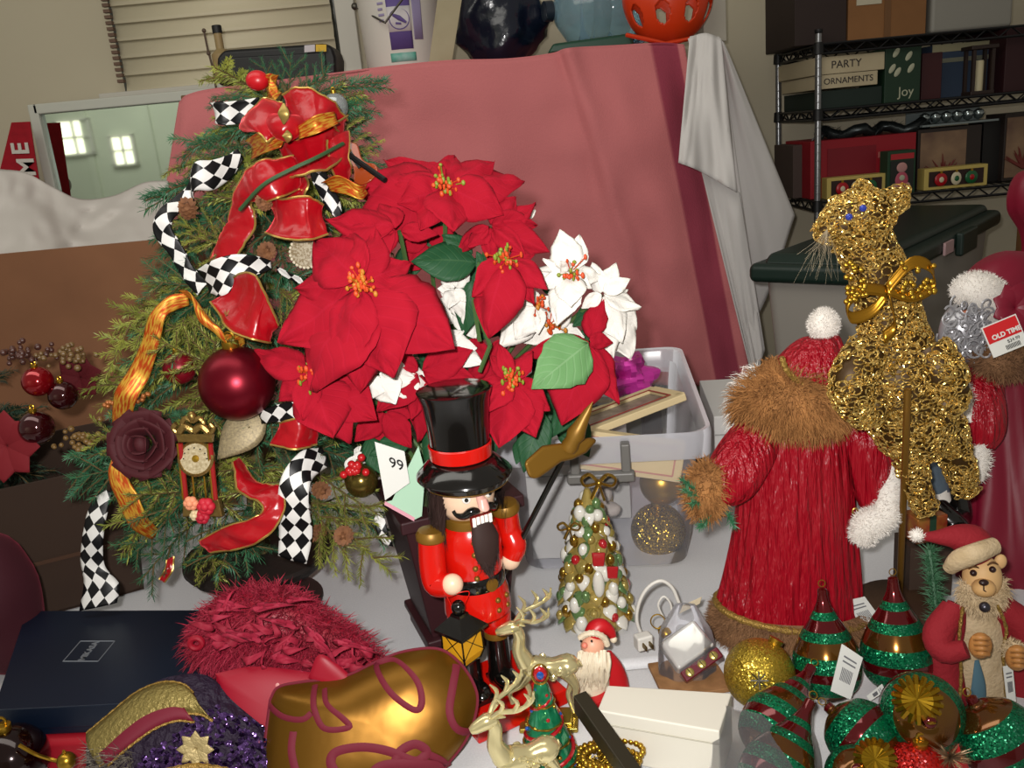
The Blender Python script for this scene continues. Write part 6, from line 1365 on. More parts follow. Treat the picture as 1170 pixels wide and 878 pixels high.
def dbow(c, s_, nm):
    m = MB()
    for sg in (-1, 1): m.tube(cat([c, c + RT * sg * s_ * .6 + UP * s_ * .55, c + RT * sg * s_ * 1.15 + UP * s_ * .25, c + RT * sg * s_ * .9 - UP * s_ * .2, c], 5), s_ * .22, 8, flat=.5)
    m.tube([c, c - RT * s_ * .5 - UP * s_ * 1.1], s_ * .18, 8, flat=.5).tube([c, c + RT * s_ * .4 - UP * s_ * 1.2], s_ * .18, 8, flat=.5).ball(c - FW * s_ * .15, s_ * .28, nu=12, nv=8); part(m, nm, CGD, t)
dbow(W(684, 552, cb.y - .005), .020, 'top_bow'); dbow(W(650, 604, cb.y - .03), .013, 'bow')

# ------------------------------------------------------------------ little santa figurine
fb = T(688, 800); Yf = fb.y
t = thing('santa_figurine', 'small cream santa figurine with a red hat and long ridged beard beside the white box', 'figurine', fb)
FC = mat('resin_cream', 'd3c5ac', .5, bump=(70, .5)); FR = mat('resin_red', 'b3141c', .4); FS = mat('resin_skin', 'd99f83', .45)
part(MB().limb([(680, 802, .0, 21), (678, 790, .0, 22), (677, 765, -.0, 21), (676, 748, .0, 16)], Yf, 26, .8), 'body', FC, t)
part(MB().limb([(700, 802, .012, 20), (702, 785, .012, 20), (698, 765, .01, 16), (690, 750, .01, 12)], Yf, 24, .8), 'cloak', FR, t)
part(MB().limb([(682, 800, -.012, 20), (680, 794, -.014, 19)], Yf, 20, .8), 'red_hem', FR, t)
hd = part(MB().ball(W(677, 738, Yf - .002), (.0145, .014, .0155)), 'head', FS, t)
part(MB().ball(W(668, 738, Yf - .014), .0038, nu=12, nv=8), 'nose', mat('resin_pink', 'd67a66', .45), hd)
for x in (664, 676): part(MB().ball(W(x, 733, Yf - .0155), .0016, nu=8, nv=6), 'eye', NBK, hd)
bd = MB()
for i in range(26):
    x0 = 660 + i * 1.25; p = [W(x0 + 2 + q_.uniform(-2, 2), 744 + q_.uniform(-1, 3), Yf - .012), W(x0 + 2 + q_.uniform(-3, 3), 758, Yf - .021), W(x0 + 1 + q_.uniform(-4, 4), 772, Yf - .022), W(x0 + 1 + q_.uniform(-3, 3), 787 + q_.uniform(-6, 4), Yf - .017)]
    bd.tube(cat(p, 4), [.0026] * 9 + [.002, .0016, .001, .0006], 6)
part(bd, 'beard', FC, t)
part(MB().tube([W(x, y, Yf - .012 + .003 * abs(x - 677) / 10) for x, y in cat([(662, 730), (670, 725), (680, 724), (690, 729), (694, 738)], 5)], [.0034 + .0008 * (i % 2) for i in range(21)], 8), 'hat_brim', FC, t)
part(MB().limb([(680, 724, .003, 14), (682, 719, .003, 13), (688, 716, .003, 10), (697, 722, .004, 7), (701, 730, .004, 4)], Yf, 22), 'hat', FR, t)
part(MB().ball(W(701, 731, Yf + .002), .0045, nu=12, nv=8), 'pompom', FC, t)

# ------------------------------------------------------------------ gilded reindeer figurines
CH = mat('champagne_metal', 'dccf9c', .18, .72)
def deer(lb, base, sc_, yaw, headless=False):
    R = rotz(yaw); D_ = lambda x, y, z: base + R @ V3(x * sc_, y * sc_, z * sc_)
    t = thing('reindeer_figurine', lb, 'figurine', base, group='champagne metal reindeer')
    part(MB().box(D_(0, 0, .004), (.085 * sc_, .05 * sc_, .008 * sc_), R).box(D_(0, 0, .010), (.07 * sc_, .038 * sc_, .006 * sc_), R), 'stand', mat('stand_gold', 'a08a3c', .25, .85), t, bevel=.002)
    bt = part(MB().tube(cat([D_(.038, 0, .085), D_(.03, 0, .094), D_(.005, 0, .092), D_(-.018, 0, .094), D_(-.028, 0, .102)], 4), [.008, .012, .0145, .0155, .015, .0135, .012, .0115, .012, .013, .0138, .014, .0140, .0135, .012, .010, .006], 18), 'body', CH, t)
    sw = MB()
    for s_ in (-1, 1):
        for cx_, cz_, r_ in ((.022, .094, .008), (.004, .092, .0075), (-.014, .095, .008), (.012, .084, .005), (-.004, .1, .005)):
            sw.tube([D_(cx_ + math.cos(a) * r_ * (1 - a / 11), s_ * .0148, cz_ + math.sin(a) * r_ * (1 - a / 11)) for a in np.linspace(0, 9, 20)], .0019 * sc_, 6)
    part(sw, 'scroll_relief', CH, bt)
    for x0, y0, pts in ((-.022, .007, [(-.022, .007, .09), (-.030, .008, .066), (-.026, .008, .045), (-.034, .009, .012)]), (-.022, -.007, [(-.022, -.007, .09), (-.036, -.008, .070), (-.052, -.008, .058), (-.050, -.008, .040)]), (.030, .006, [(.030, .006, .088), (.036, .007, .062), (.030, .007, .042), (.036, .008, .012)]), (.030, -.006, [(.030, -.006, .088), (.042, -.007, .066), (.040, -.007, .042), (.048, -.008, .012)])):
        part(MB().tube(cat([D_(*p) for p in pts], 5), list(np.interp(np.linspace(0, 1, 16), [0, .3, .6, 1], [.0085, .005, .0034, .003])), 10), 'leg', CH, t)
    part(MB().tube(cat([D_(-.026, 0, .100), D_(-.034, 0, .122), D_(-.032, 0, .145), D_(-.036, 0, .158)], 5), list(np.interp(np.linspace(0, 1, 16), [0, .5, 1], [.0115, .0075, .0065])), 14), 'neck', CH, t)
    hd_ = part(MB().tube(cat([D_(-.030, 0, .160), D_(-.042, 0, .159), D_(-.056, 0, .154), D_(-.064, 0, .151)], 4), list(np.interp(np.linspace(0, 1, 13), [0, .3, .8, 1], [.006, .0085, .0055, .0035])), 14), 'head', CH, t)
    for s_ in (-1, 1):
        part(MB().tube([D_(-.034, s_ * .006, .166), D_(-.026, s_ * .013, .171), D_(-.020, s_ * .016, .170)], [.002, .0038, .0008], 8, flat=.5), 'ear', CH, hd_)
        an = part(MB().tube(cat([D_(-.036, s_ * .004, .166), D_(-.026, s_ * .012, .176), D_(-.006, s_ * .022, .180), D_(.012, s_ * .026, .190), D_(.016, s_ * .027, .204)], 5), [.0026] * 12 + [.0022] * 6 + [.0012] * 3, 8), 'antler', CH, hd_)
        for a, b in (((-.026, .012, .176), (-.030, .015, .200)), ((-.010, .021, .179), (-.012, .024, .203)), ((.004, .024, .184), (.004, .026, .204))): part(MB().tube(cat([D_(a[0], s_ * a[1], a[2]), D_((a[0] + b[0]) / 2 + .006, s_ * b[1], (a[2] + b[2]) / 2), D_(b[0], s_ * b[1], b[2])], 4), [.0022] * 6 + [.0016, .0012, .0006], 8), 'antler_tine', CH, an)
    part(MB().tube([D_(.04, 0, .094), D_(.050, 0, .099), D_(.053, 0, .094)], [.004, .0045, .001], 8), 'tail', CH, t)
g1 = T(628, 826); deer('champagne metal reindeer figurine standing beside the red nutcracker base', g1, .82, -.12)
g2 = T(604, 932); deer('second champagne metal reindeer half below the picture, antlers before the nutcracker boots', g2, .78, .25)

# ------------------------------------------------------------------ enamel tree box
eb = T(630, 884); Ye = eb.y
t = thing('enamel_tree', 'little green enamel christmas tree with red garlands and a star jewel on top', 'ornament tree', eb)
EG = mat('enamel_green', '0c6a45', .1, .5, coat=.9, var=(120, '1c8a5c')); ER = mat('enamel_red', 'a8121c', .12, .3, coat=.9); EGD = mat('enamel_gold', 'b8923a', .2, .95)
He = W(617, 772, Ye).z - eb.z; ax_ = (W(617, 775, Ye) - eb).normalized(); Re = frame(ax_)
prof = [(.0, 0), (.030, .0)]
for k in range(5):
    z0 = He * (.02 + .18 * k); r0 = .036 * (1 - .17 * k); prof += [(r0, z0), (r0 * .97, z0 + He * .03), (r0 * .62, z0 + He * .17)]
prof += [(.003, He * .96), (.0, He * .97)]
part(MB().lathe(prof, 44, eb, Re, fold=lambda th, v: 1 + .07 * abs(math.sin(th * 4 + v * 5))), 'body', EG, t)
for k in range(5):
    z0 = He * (.02 + .18 * k); r0 = .036 * (1 - .17 * k); part(MB().tube([eb + Re @ V3(math.cos(a) * r0 * (1.02 + .07 * abs(math.sin(a * 4 + 1))), math.sin(a) * r0 * (1.02 + .07 * abs(math.sin(a * 4 + 1))), z0) for a in np.linspace(0, 6.283, 41)[:-1]], .0013, 6, True), 'gold_rim', EGD, t)
hx = []
for i in range(120):
    f = i / 119; a = f * 6.283 * 3.2 + .6; r_ = .0365 * (1 - .86 * f); hx.append(eb + Re @ V3(math.cos(a) * r_, math.sin(a) * r_, He * (.06 + .84 * f)))
part(MB().tube(hx, .0023, 8), 'red_garland', ER, t)
for i in range(34):
    f = (i + .5) / 34; a = i * 2.4; r_ = .036 * (1 - .84 * f); part(MB().ball(eb + Re @ V3(math.cos(a) * r_, math.sin(a) * r_, He * (.04 + .86 * f)), .0024, nu=10, nv=8), 'jewel', (EGD, mat('jewel_blue', '1c4a9a', .08, .3, coat=1), EGD, ER)[i % 4], t)
jc = W(617, 771, Ye - .004); st = part(MB().ball(jc, (.0075, .004, .0095), nu=16, nv=10), 'star', ER, t); part(MB().ball(jc - FW * .004, (.004, .002, .005), nu=12, nv=8), 'blue_stone', MATS['jewel_blue'], st)
pts = [jc + (RT * math.cos(a) * .0085 + UP * math.sin(a) * .0105) for a in np.linspace(0, 6.283, 17)[:-1]]; part(MB().tube(pts, .0012, 6, True), 'gold_setting', EGD, st)
part(MB().lathe([(.0, -.010), (.026, -.010), (.028, -.004), (.020, .002), (.0, .002)], 32, eb, Re), 'pot', EGD, t)

# ------------------------------------------------------------------ white box, dark bar, gold chain
zb = .752; zt = .815
a, b_, c_, d_ = T(694, 783, zt), T(836, 792, zt), T(822, 836, zt), T(682, 812, zt)
m = MB().hexa([V3(p.x, p.y, zb) for p in (d_, c_, b_, a)] + [d_, c_, b_, a])
t = thing('white_box', 'plain white carton lying in front of the house ornament', 'box', base_of(m)); WB2 = mat('box_white', 'd6d1c3', .6); part(m, 'body', WB2, t, bevel=.002)
m = MB().tube([d_ + V3(0, -.001, -.016), c_ + V3(0, -.001, -.016)], .0008, 5); part(m, 'flap_edge', mat('box_edge', 'aaa595', .7), t)
p0, p1 = T(662, 792, .835), T(733, 892, .80); u = (p1 - p0).normalized(); s_ = u.cross(V3(0, 0, 1)).normalized() * .0085
m = MB().hexa([p0 - s_ + V3(0, 0, -.022), p1 - s_ + V3(0, 0, -.022), p1 + s_ + V3(0, 0, -.022), p0 + s_ + V3(0, 0, -.022), p0 - s_, p1 - s_, p1 + s_, p0 + s_])
single(m, 'frame_bar', mat('dark_bronze', '2e281c', .4, .3), 'dark bronze bar slanting between the enamel tree and the white box', 'bar', bevel=.0015)
m = MB().hexa([p1 + V3(-.014, -.012, -.045), p1 + V3(.014, -.012, -.045), p1 + V3(.014, .02, -.045), p1 + V3(-.014, .02, -.045), p1 + V3(-.014, -.012, -.023), p1 + V3(.014, -.012, -.023), p1 + V3(.014, .02, -.023), p1 + V3(-.014, .02, -.023)])
single(m, 'bar_block', MATS['dark_bronze'], 'dark bronze block that holds the slanting bar', 'block')
m2 = thing('bead_garland', 'heap of gold bead garland behind the dark bronze bar', 'bead garland', T(705, 868))
m = MB()
for k in range(5):
    a0 = q_.uniform(0, 6); cx_, cy_ = 705 + q_.uniform(-14, 14), 866 + q_.uniform(-8, 10)
    for i in range(34):
        a = a0 + i * .2; r_ = 26 + 8 * math.sin(a * 1.7 + k); p = T(cx_ + r_ * math.cos(a) * 1.1, cy_ + r_ * math.sin(a) * .55, .757 + .006 * k); m.ball(p, .0036, nu=10, nv=7)
part(m, 'bead_string', GCAP, m2, kind='stuff')
m2 = thing('tinsel_garland', 'gold tinsel garland around the foot of the enamel tree', 'tinsel', T(640, 872))
m = MB()
for i in range(1500):
    x = q_.uniform(575, 690); p = T(x, 874 + 5 * math.sin(x * .06) + q_.gauss(0, 5), .757 + abs(q_.gauss(0, .006))); d = V3(q_.uniform(-1, 1), q_.uniform(-1, 1), q_.uniform(-.2, 1)).normalized() * q_.uniform(.006, .012); s_ = d.orthogonal().normalized() * .0007; m.add([p - s_, p + s_, p + d], [(0, 1, 2)])
part(m, 'tinsel_strands', mat('tinsel_gold', 'a8862c', .25, .9), m2, kind='stuff')

# ------------------------------------------------------------------ bagged house ornament, cord, gold ball
hc = W(786, 748, T(787, 768).y - .005); hc.z = max(hc.z, .79); Rh = frame((CAM - hc).normalized() + UP * .25, RT * .8 + UP * .6)
t = thing('house_ornament', 'mirrored glass house ornament with a red strip of windows in a clear bag', 'ornament', hc - V3(0, 0, .02)); MS = mat('mirror_silver', 'e6e4dc', .12, .45)
def hp(x, y, z=0): return hc + Rh @ V3(x, y, z)
m = MB().hexa([hp(-.030, -.020, -.012), hp(.030, -.020, -.012), hp(.030, .026, -.012), hp(-.030, .026, -.012), hp(-.028, -.018, .010), hp(.028, -.018, .010), hp(.026, .022, .004), hp(-.026, .022, .004)]); part(m, 'roof', MS, t, bevel=.004)
m = MB().hexa([hp(-.030, -.036, -.012), hp(.030, -.036, -.012), hp(.030, -.021, -.012), hp(-.030, -.021, -.012), hp(-.028, -.035, .010), hp(.028, -.035, .010), hp(.028, -.021, .010), hp(-.028, -.021, .010)]); ws = part(m, 'wall_strip', mat('strip_maroon', '5c1522', .25, coat=.5), t, bevel=.002)
for i in range(3):
    w_ = part(MB().ball(hp(-.018 + i * .018, -.028, .0105), (.0055, .0055, .0012), Rh, 14, 8), 'window', mat('window_gilt', '9a8a4a', .3, .6), ws)
    part(MB().box(hp(-.018 + i * .018, -.028, .0118), (.001, .009, .0008), Rh), 'window_bar', NBK, w_, smooth=False)
part(MB().lathe([(.0, .026), (.007, .026), (.008, .034), (.005, .040), (.0, .041)], 18, hp(-.012, .0, -.004), Rh @ Matrix.Rotation(-math.pi / 2, 3, 'X')), 'cap', GCAP, t)
part(MB().tube([hp(-.012 + .009 * math.cos(a), .046 + .009 * math.sin(a), .002) for a in np.linspace(0, 6.283, 19)[:-1]], .0009, 6, True), 'hanger', GCAP, t)
# clear bag around it
bg = MB().limb([(783, 690, .0, 12), (783, 702, -.005, 20), (783, 722, -.012, 33), (784, 750, -.014, 37), (786, 778, -.016, 36), (786, 786, -.014, 33)], hc.y + .014, 34, .75, lambda th, v: 1 + .05 * math.sin(7 * th + 5 * v), 5)
single(bg, 'plastic_bag', FILM, 'small clear plastic bag around the mirrored house ornament', 'plastic bag', ang=180)
single(MB().box(T(787, 774, .756), (.085, .075, .006), rotz(.1)), 'cork_mat', mat('cork', '9a7048', .8, var=(60, '7d5834')), 'tan cork mat under the bagged house ornament', 'mat', bevel=.001)
m = MB().hexa([W(x, y, Yd) for x, y, Yd in ((776, 702, 1.0), (800, 690, 1.0), (800, 690, 1.012), (776, 702, 1.012), (780, 692, .998), (802, 682, .998), (802, 682, 1.01), (780, 692, 1.01))]); single(m, 'paper_tag', mat('paper_cream', 'cdbfa2', .7), 'small cream folded paper at the mouth of the clear bag', 'paper tag', bevel=.0008)
t = thing('power_cord', 'white electric cord looping behind the house ornament with a square plug', 'cord', T(738, 748)); CW = mat('cord_white', 'cfccc4', .45)
cp = [(738, 735, .03), (728, 712, .03), (730, 690, .03), (740, 672, .03), (755, 664, .03), (768, 672, .03), (776, 690, .03)]
part(MB().tube(cat([W(x, y, .985 + d) for x, y, d in cp], 6), .0024, 10), 'cable', CW, t)
part(MB().tube(cat([W(x, y, 1.01) for x, y in ((758, 706), (752, 692), (758, 682), (766, 690), (768, 706))], 6), .0014, 8), 'cable', CW, t)
pl = W(735, 733, .985); pl.z = max(pl.z, .764); pg = part(MB().box(pl, (.022, .016, .020), rotz(.3)), 'plug', CW, t, bevel=.003)
for dx in (-.0045, .0045): part(MB().box(pl + rotz(.3) @ V3(dx, -.012, 0), (.002, .012, .006), rotz(.3)), 'prong', mat('prong_brass', '6f5a2c', .3, .9), pg, smooth=False)
gb = T(868, 806); gp = V3(gb.x, gb.y + .0, .752 + .041)
t = thing('snowflake_ball', 'gold glitter ball with a dark snowflake and frosted side beside the striped drops', 'ornament', gp - V3(0, 0, .041)); part(MB().ball(gp, .041, nu=36, nv=24), 'ball', glitter('gold_fine_glitter', '8a7018', 'd8b848', 900, .3, .8, .35), t)
sfd = (CAM - gp).normalized(); Rs = frame(sfd, RT)
for i in range(4):
    a = i * math.pi / 4; e = Rs @ V3(math.cos(a), math.sin(a), 0); o_ = gp + (sfd - UP * .18).normalized() * .0418
    part(MB().tube([o_ - e * .010, o_ + e * .010], .0011, 5), 'snowflake_arm', mat('flake_dark', '3a3212', .5), t)
cpd = (UP * .9 + RT * .45).normalized(); part(MB().lathe([(.008, .040), (.009, .046), (.0, .047)], 18, gp, frame(cpd)), 'cap', GCAP, t)

# ------------------------------------------------------------------ striped green red drops and balls
SG = glitter('glitter_green', '02402c', '0d8a58', 700, .3, .6, .55); SR = mat('gloss_dark_red', '5c0a10', .12, .6, coat=.7); SGO = mat('gloss_gold_band', '7d5a1c', .14, .8, coat=.6, var=(14, '5a1a12', .3))
def striped(p, d, r, prof, bands, lb, name, capr=.0):
    """lathe along d whose faces change material by band"""
    t_ = thing(name, lb, 'ornament', p - V3(0, 0, r * .9), group='striped green and red ornaments'); R = frame(d); P = cat([(a, b) for a, b in prof], 8); m = MB(); n = 40; vs_, fs_ = [], []
    for rr_, zz in P:
        for j in range(n): a = 6.283 * j / n; vs_.append(p + R @ V3(max(rr_, .0002) * r * math.cos(a), max(rr_, .0002) * r * math.sin(a), zz * r))
    zs = [q[1] for q in P]; z0, z1 = min(zs), max(zs); fin = []
    for i in range(len(P) - 1):
        f = ((P[i][1] + P[i + 1][1]) / 2 - z0) / (z1 - z0); mi = 0
        for b0, b1, k in bands:
            if b0 <= f < b1: mi = k
        for j in range(n): fin.append(((i * n + j, i * n + (j + 1) % n, (i + 1) * n + (j + 1) % n, (i + 1) * n + j), mi))
    for f, mi in fin: m.F.append(list(f)); m.I.append(mi); m.U.append([(0, 0)] * 4)
    m.V = [tuple(v) for v in vs_]; part(m, 'shell', [SG, SR, SGO], t_, ang=180)
    zc = z1 * r; part(MB().lathe([(.006, zc - .004), (.0058, zc + .004), (.003, zc + .006), (.0, zc + .006)], 16, p, R), 'cap', SR, t_)
    part(MB().tube([p + R @ V3(math.cos(a) * .004, 0, zc + .011 + math.sin(a) * .004) for a in np.linspace(0, 6.283, 13)[:-1]], .0006, 5, True), 'hook', GCAP, t_); return t_
TEAR = [(.02, -1.0), (.45, -.92), (.86, -.55), (1.0, 0), (.93, .5), (.68, 1.05), (.38, 1.55), (.2, 1.95), (.14, 2.25)]
BND = [(0, .1, 2), (.1, .24, 0), (.24, .32, 1), (.32, .46, 0), (.46, .58, 2), (.58, .68, 0), (.68, .76, 1), (.76, .84, 0), (.84, 1.1, 1)]
BALL = [(.02, -1), (.4, -.92), (.75, -.68), (.95, -.3), (1, 0), (.95, .3), (.75, .68), (.4, .92), (.2, .98), (.16, 1.06)]
BB = [(0, .16, 2), (.16, .42, 0), (.42, .55, 1), (.55, .82, 0), (.82, 1.1, 2)]
def dropat(x, y, z, r, d, lb, prof=TEAR, bands=BND, name='drop_ornament'): return striped(T(x, y, z), d, r, prof, bands, lb, name)
dropat(945, 762, .795, .039, V3(.02, .25, .95), 'striped green and red drop ornament standing in front of the santa robe')
dropat(1025, 752, .797, .041, V3(.01, .2, .95), 'striped green and red drop ornament standing below the reindeer rod')
dropat(884, 832, .800, .036, V3(.62, .55, .35), 'striped drop ornament lying with its neck toward the white tag')
dropat(985, 842, .800, .037, V3(-.55, .75, .35), 'striped green ball with a gold ribbed face between the drops', BALL, BB, 'ball_ornament')
dropat(1053, 815, .826, .041, V3(-.25, -.85, .45), 'striped green ball with a gold ribbed pole below the standing drop', BALL, BB, 'ball_ornament')
dropat(1142, 846, .806, .041, V3(-.45, .35, .8), 'striped green ball at the frame edge below the lion doll', BALL, BB, 'ball_ornament')
dropat(885, 888, .795, .036, V3(.55, .5, .5), 'striped drop ornament under clear film at the bottom frame edge', TEAR, BND)
dropat(978, 888, .792, .030, V3(-.2, -.6, .75), 'small striped ball with gold ribs at the bottom frame edge', BALL, BB, 'ball_ornament')
# ribbed gold fans on the ball poles
for x, y, z, r_ in ((1048, 800, .862, .022), (1000, 868, .826, .018)):
    c = T(x, y, z); R = frame((CAM - c).normalized()); m = MB()
    for i in range(18):
        a = i * .349; e = R @ V3(math.cos(a), math.sin(a), 0); m.tube([c + R @ V3(0, 0, .004), c + e * r_ * .6 + R @ V3(0, 0, .0035), c + e * r_ - R @ V3(0, 0, .004)], [.0012, .0036, .0030], 6)
    single(m, 'gold_fan', mat('fan_gold', 'a5801e', .18, .9), 'ribbed gold rosette on the striped ball ' + ('below the standing drop' if x == 1048 else 'at the bottom frame edge'), 'rosette')
RGL = glitter('red_glitter', '6a0508', 'd02018', 600, .3, .4, .5)
bauble(T(1050, 884, .785), .033, RGL, 'red glitter ball at the bottom frame edge among the striped balls', name='glitter_ball')
bauble(T(1088, 848, .79), .028, mat('satin_red', 'b80c12', .4, sheen=.3), 'plain satin red ball half hidden between the striped balls')
c = T(1085, 866, .812); m = MB()
for i in range(160):
    d = V3(q_.uniform(-1, 1), q_.uniform(-1, .6), q_.uniform(-.2, 1)).normalized() * q_.uniform(.012, .024); s_ = d.orthogonal().normalized() * .0007; m.add([c - s_, c + s_, c + d], [(0, 1, 2)])
single(m, 'tinsel_burst', mat('tinsel_pale', 'b89a7a', .25, .8), 'little burst of pale tinsel on the red balls', 'tinsel')
def hang_tag(o, lb, bars=True):
    n_ = thing('price_tag', lb, 'price tag', o[2], group='white tags on the striped ornaments'); part(MB().prism(o, FW * .0008), 'card', mat('tag_white', 'd8d8d2', .6), n_, smooth=False)
    a, b, c2, d2 = [Vector(p) - FW * .0008 for p in o]; bx_ = MB()
    def q2(u, v): return (a * (1 - u) + b * u) * (1 - v) + (d2 * (1 - u) + c2 * u) * v
    for i in range(9): bx_.prism([q2(.25 + i * .06, .42), q2(.25 + i * .06 + .028, .42), q2(.25 + i * .06 + .028, .70), q2(.25 + i * .06, .70)], FW * .0004)
    part(bx_, 'barcode_stripes', mat('print_grey', '6a6a6e', .7), n_, smooth=False)
    for v in (.18, .28): part(MB().prism([q2(.2, v), q2(.8, v), q2(.8, v + .035), q2(.2, v + .035)], FW * .0004), 'print_line', mat('print_grey', '6a6a6e', .7), n_, smooth=False)
hang_tag([W(x, y, 1.01) for x, y in ((962, 688), (988, 682), (1010, 712), (986, 724))], 'white barcode tag lying behind the two standing drops')
hang_tag([W(x, y, .835) for x, y in ((962, 736), (986, 752), (972, 800), (949, 790))], 'white barcode tag hanging on the standing drop near the gold ball')
hang_tag([W(x, y, .83) for x, y in ((1146, 762), (1157, 760), (1161, 802), (1151, 806))], 'narrow white tag at the frame edge beside the lion doll coat')
hang_tag([W(x, y, .86) for x, y in ((1008, 782), (1012, 790), (994, 802), (990, 796))], 'tiny white tag corner between the two striped balls')
# clear film over the lower drops
fm = MB().grid(lambda u, v: T(800 + 125 * u + 14 * math.sin(v * 3), 905 - 105 * v + 30 * u, .775 + .075 * math.sin(math.pi * min(1, u * .9 + .1)) * (1 - .3 * v) + .006 * math.sin(u * 9 + v * 4)), 24, 18)
single(fm, 'plastic_film', FILM, 'crinkled clear plastic film over the drop at the bottom frame edge', 'plastic film', ang=180)

# ------------------------------------------------------------------ blue gift box and what it rests on
RC = mat('red_cloth', '9c0a1e', .6, sheen=.2)
bl = [V3(-.637, .905, 0), V3(-.398, .862, 0), V3(-.355, 1.085, 0), V3(-.735, 1.150, 0)]
bl = [T(-8, 812, .835), T(232, 800, .835), T(252, 697, .835), T(30, 698, .835)]
t = thing('gift_carton', 'dark blue lidded carton with a small silver framed logo', 'box', V3(-.53, 1.0, .797)); NV = mat('navy_board', '091322', .4, var=(3, '0b172a'))
def hx4(P, z0, z1, g=0):
    c = sum(P, Vector()) / 4; Q = [c + (p - c) * (1 + g) for p in P]; return MB().hexa([V3(p.x, p.y, z0) for p in Q] + [V3(p.x, p.y, z1) for p in Q])
part(hx4(bl, .797, .82, -.015), 'body', NV, t, bevel=.001); lid = part(hx4(bl, .806, .835), 'lid', NV, t, bevel=.0015)
SLV = mat('silver_print', '8f949c', .35, .6)
lo = [T(x, y, .8353) for x, y in ((72, 756), (112, 756), (131, 733), (92, 733))]
for i in range(4): part(MB().tube([lo[i], lo[(i + 1) % 4]], .0008, 4), 'logo_frame', SLV, lid)
lc = sum(lo, Vector()) / 4; lx = (lo[3] - lo[0]).normalized(); ly = V3(0, 0, 1).cross(lx)
part(text_mb('MIKASA', .0122, lc + V3(0, 0, .0002), lx, ly, .0006, bold=.0003), 'logo_lettering', SLV, lid, smooth=False)
rbx = hx4([p + V3(0, -.006, 0) for p in bl], .752, .796, .04); single(rbx, 'folded_cloth', RC, 'folded bright red cloth under the dark blue carton', 'cloth', bevel=.008)
db = V3(*T(14, 868, .79)); t = bauble(db, .040, mat('bauble_black_red', '1c0406', .12, .5, coat=.6), 'very dark red ball with gold cord at the bottom frame edge')
m = MB().tube(cat([T(22, 852, .826), T(40, 862, .815), T(58, 868, .80), T(76, 872, .80)], 5), .0022, 6); single(m, 'gold_string', GCAP, 'thin gold cord running from the very dark ball', 'cord')
for k, (x, y) in enumerate(((76, 870), (118, 866))): bauble(T(x, y, .807), .010, GCAP, ('tiny gold bell at the end of the gold cord', 'tiny gold bell close to the silvery tassel')[k], name='gold_bell')

# ------------------------------------------------------------------ pillow-like stocking shapes
def pillow(outl, Ytop, Ybot, h, k=6, ns=12):
    P = [np.array(p) for p in cat(list(outl) + [outl[0]], k)[:-1]]; c = np.mean(P, 0); ys = [p[1] for p in P]; y0, y1 = min(ys), max(ys)
    def Y(y): return Ytop + (Ybot - Ytop) * (y - y0) / (y1 - y0)
    def pt(x, y, s_, sg): return W(x, y, Y(y)) - FW * sg * h * max(0, 1 - s_ ** 2.6) ** .6
    m = MB(); n = len(P); vs_ = []; fs_ = []
    for sg in (1, -1):
        b = len(vs_)
        for i in range(ns + 1):
            s_ = i / ns
            for p in P: q = c + (p - c) * s_; vs_.append(pt(q[0], q[1], s_, sg))
        for i in range(ns):
            for j in range(n): fs_.append((b + i * n + j, b + i * n + (j + 1) % n, b + (i + 1) * n + (j + 1) % n, b + (i + 1) * n + j))
    m.add(vs_, fs_)
    def on(x, y, lift=.001):
        d = np.array([x, y]) - c; an = math.atan2(d[1], d[0]); best = 0
        for j in range(n):
            a, b_ = P[j] - c, P[(j + 1) % n] - c; den = d[0] * (b_ - a)[1] - d[1] * (b_ - a)[0]
            if abs(den) < 1e-9: continue
            tt = (a[0] * (b_ - a)[1] - a[1] * (b_ - a)[0]) / den; uu = (a[0] * d[1] - a[1] * d[0]) / den
            if tt > 0 and -1e-6 <= uu <= 1 + 1e-6: best = max(best, 1 / tt if tt else 0)
        s_ = min(1, best); return pt(x, y, s_, 1) - FW * lift
    edge = [pt(p[0], p[1], 1, 1) for p in P]; return m, on, edge
# purple sequinned stocking
o = [(98, 856), (120, 824), (154, 794), (192, 774), (236, 772), (264, 796), (300, 826), (322, 850), (318, 900), (220, 935), (110, 915)]
m, on, edge = pillow(o, .88, .79, .028); t = thing('beaded_stocking', 'purple sequinned stocking with a gold braid cuff and silvery fringe', 'stocking', base_of(m)); STP = t
part(m, 'body', mat('purple_velvet', '1a0822', .7, sheen=.02, sheenc='8040a0', bump=(90, 1.0, (1, 1, 1), .01)), t)
SQ = glitter('sequin_purple', '1c0c26', '6a4a88', 260, .18, .7, .5)
m = MB()
for i in range(640):
    x, y = q_.uniform(165, 316), q_.uniform(800, 880)
    if (x - 212) / 90 * 50 + 800 > y + 22 or 862 - (x - 165) * .75 > y: continue
    p = on(x, y, .001); R = frame(-FW + V3(q_.uniform(-.4, .4), 0, q_.uniform(-.4, .4))); m.lathe([(.0, .0006), (.0033, .0), (.0, -.0004)], 8, p, R)
part(m, 'sequin_scales', SQ, t, kind='stuff')
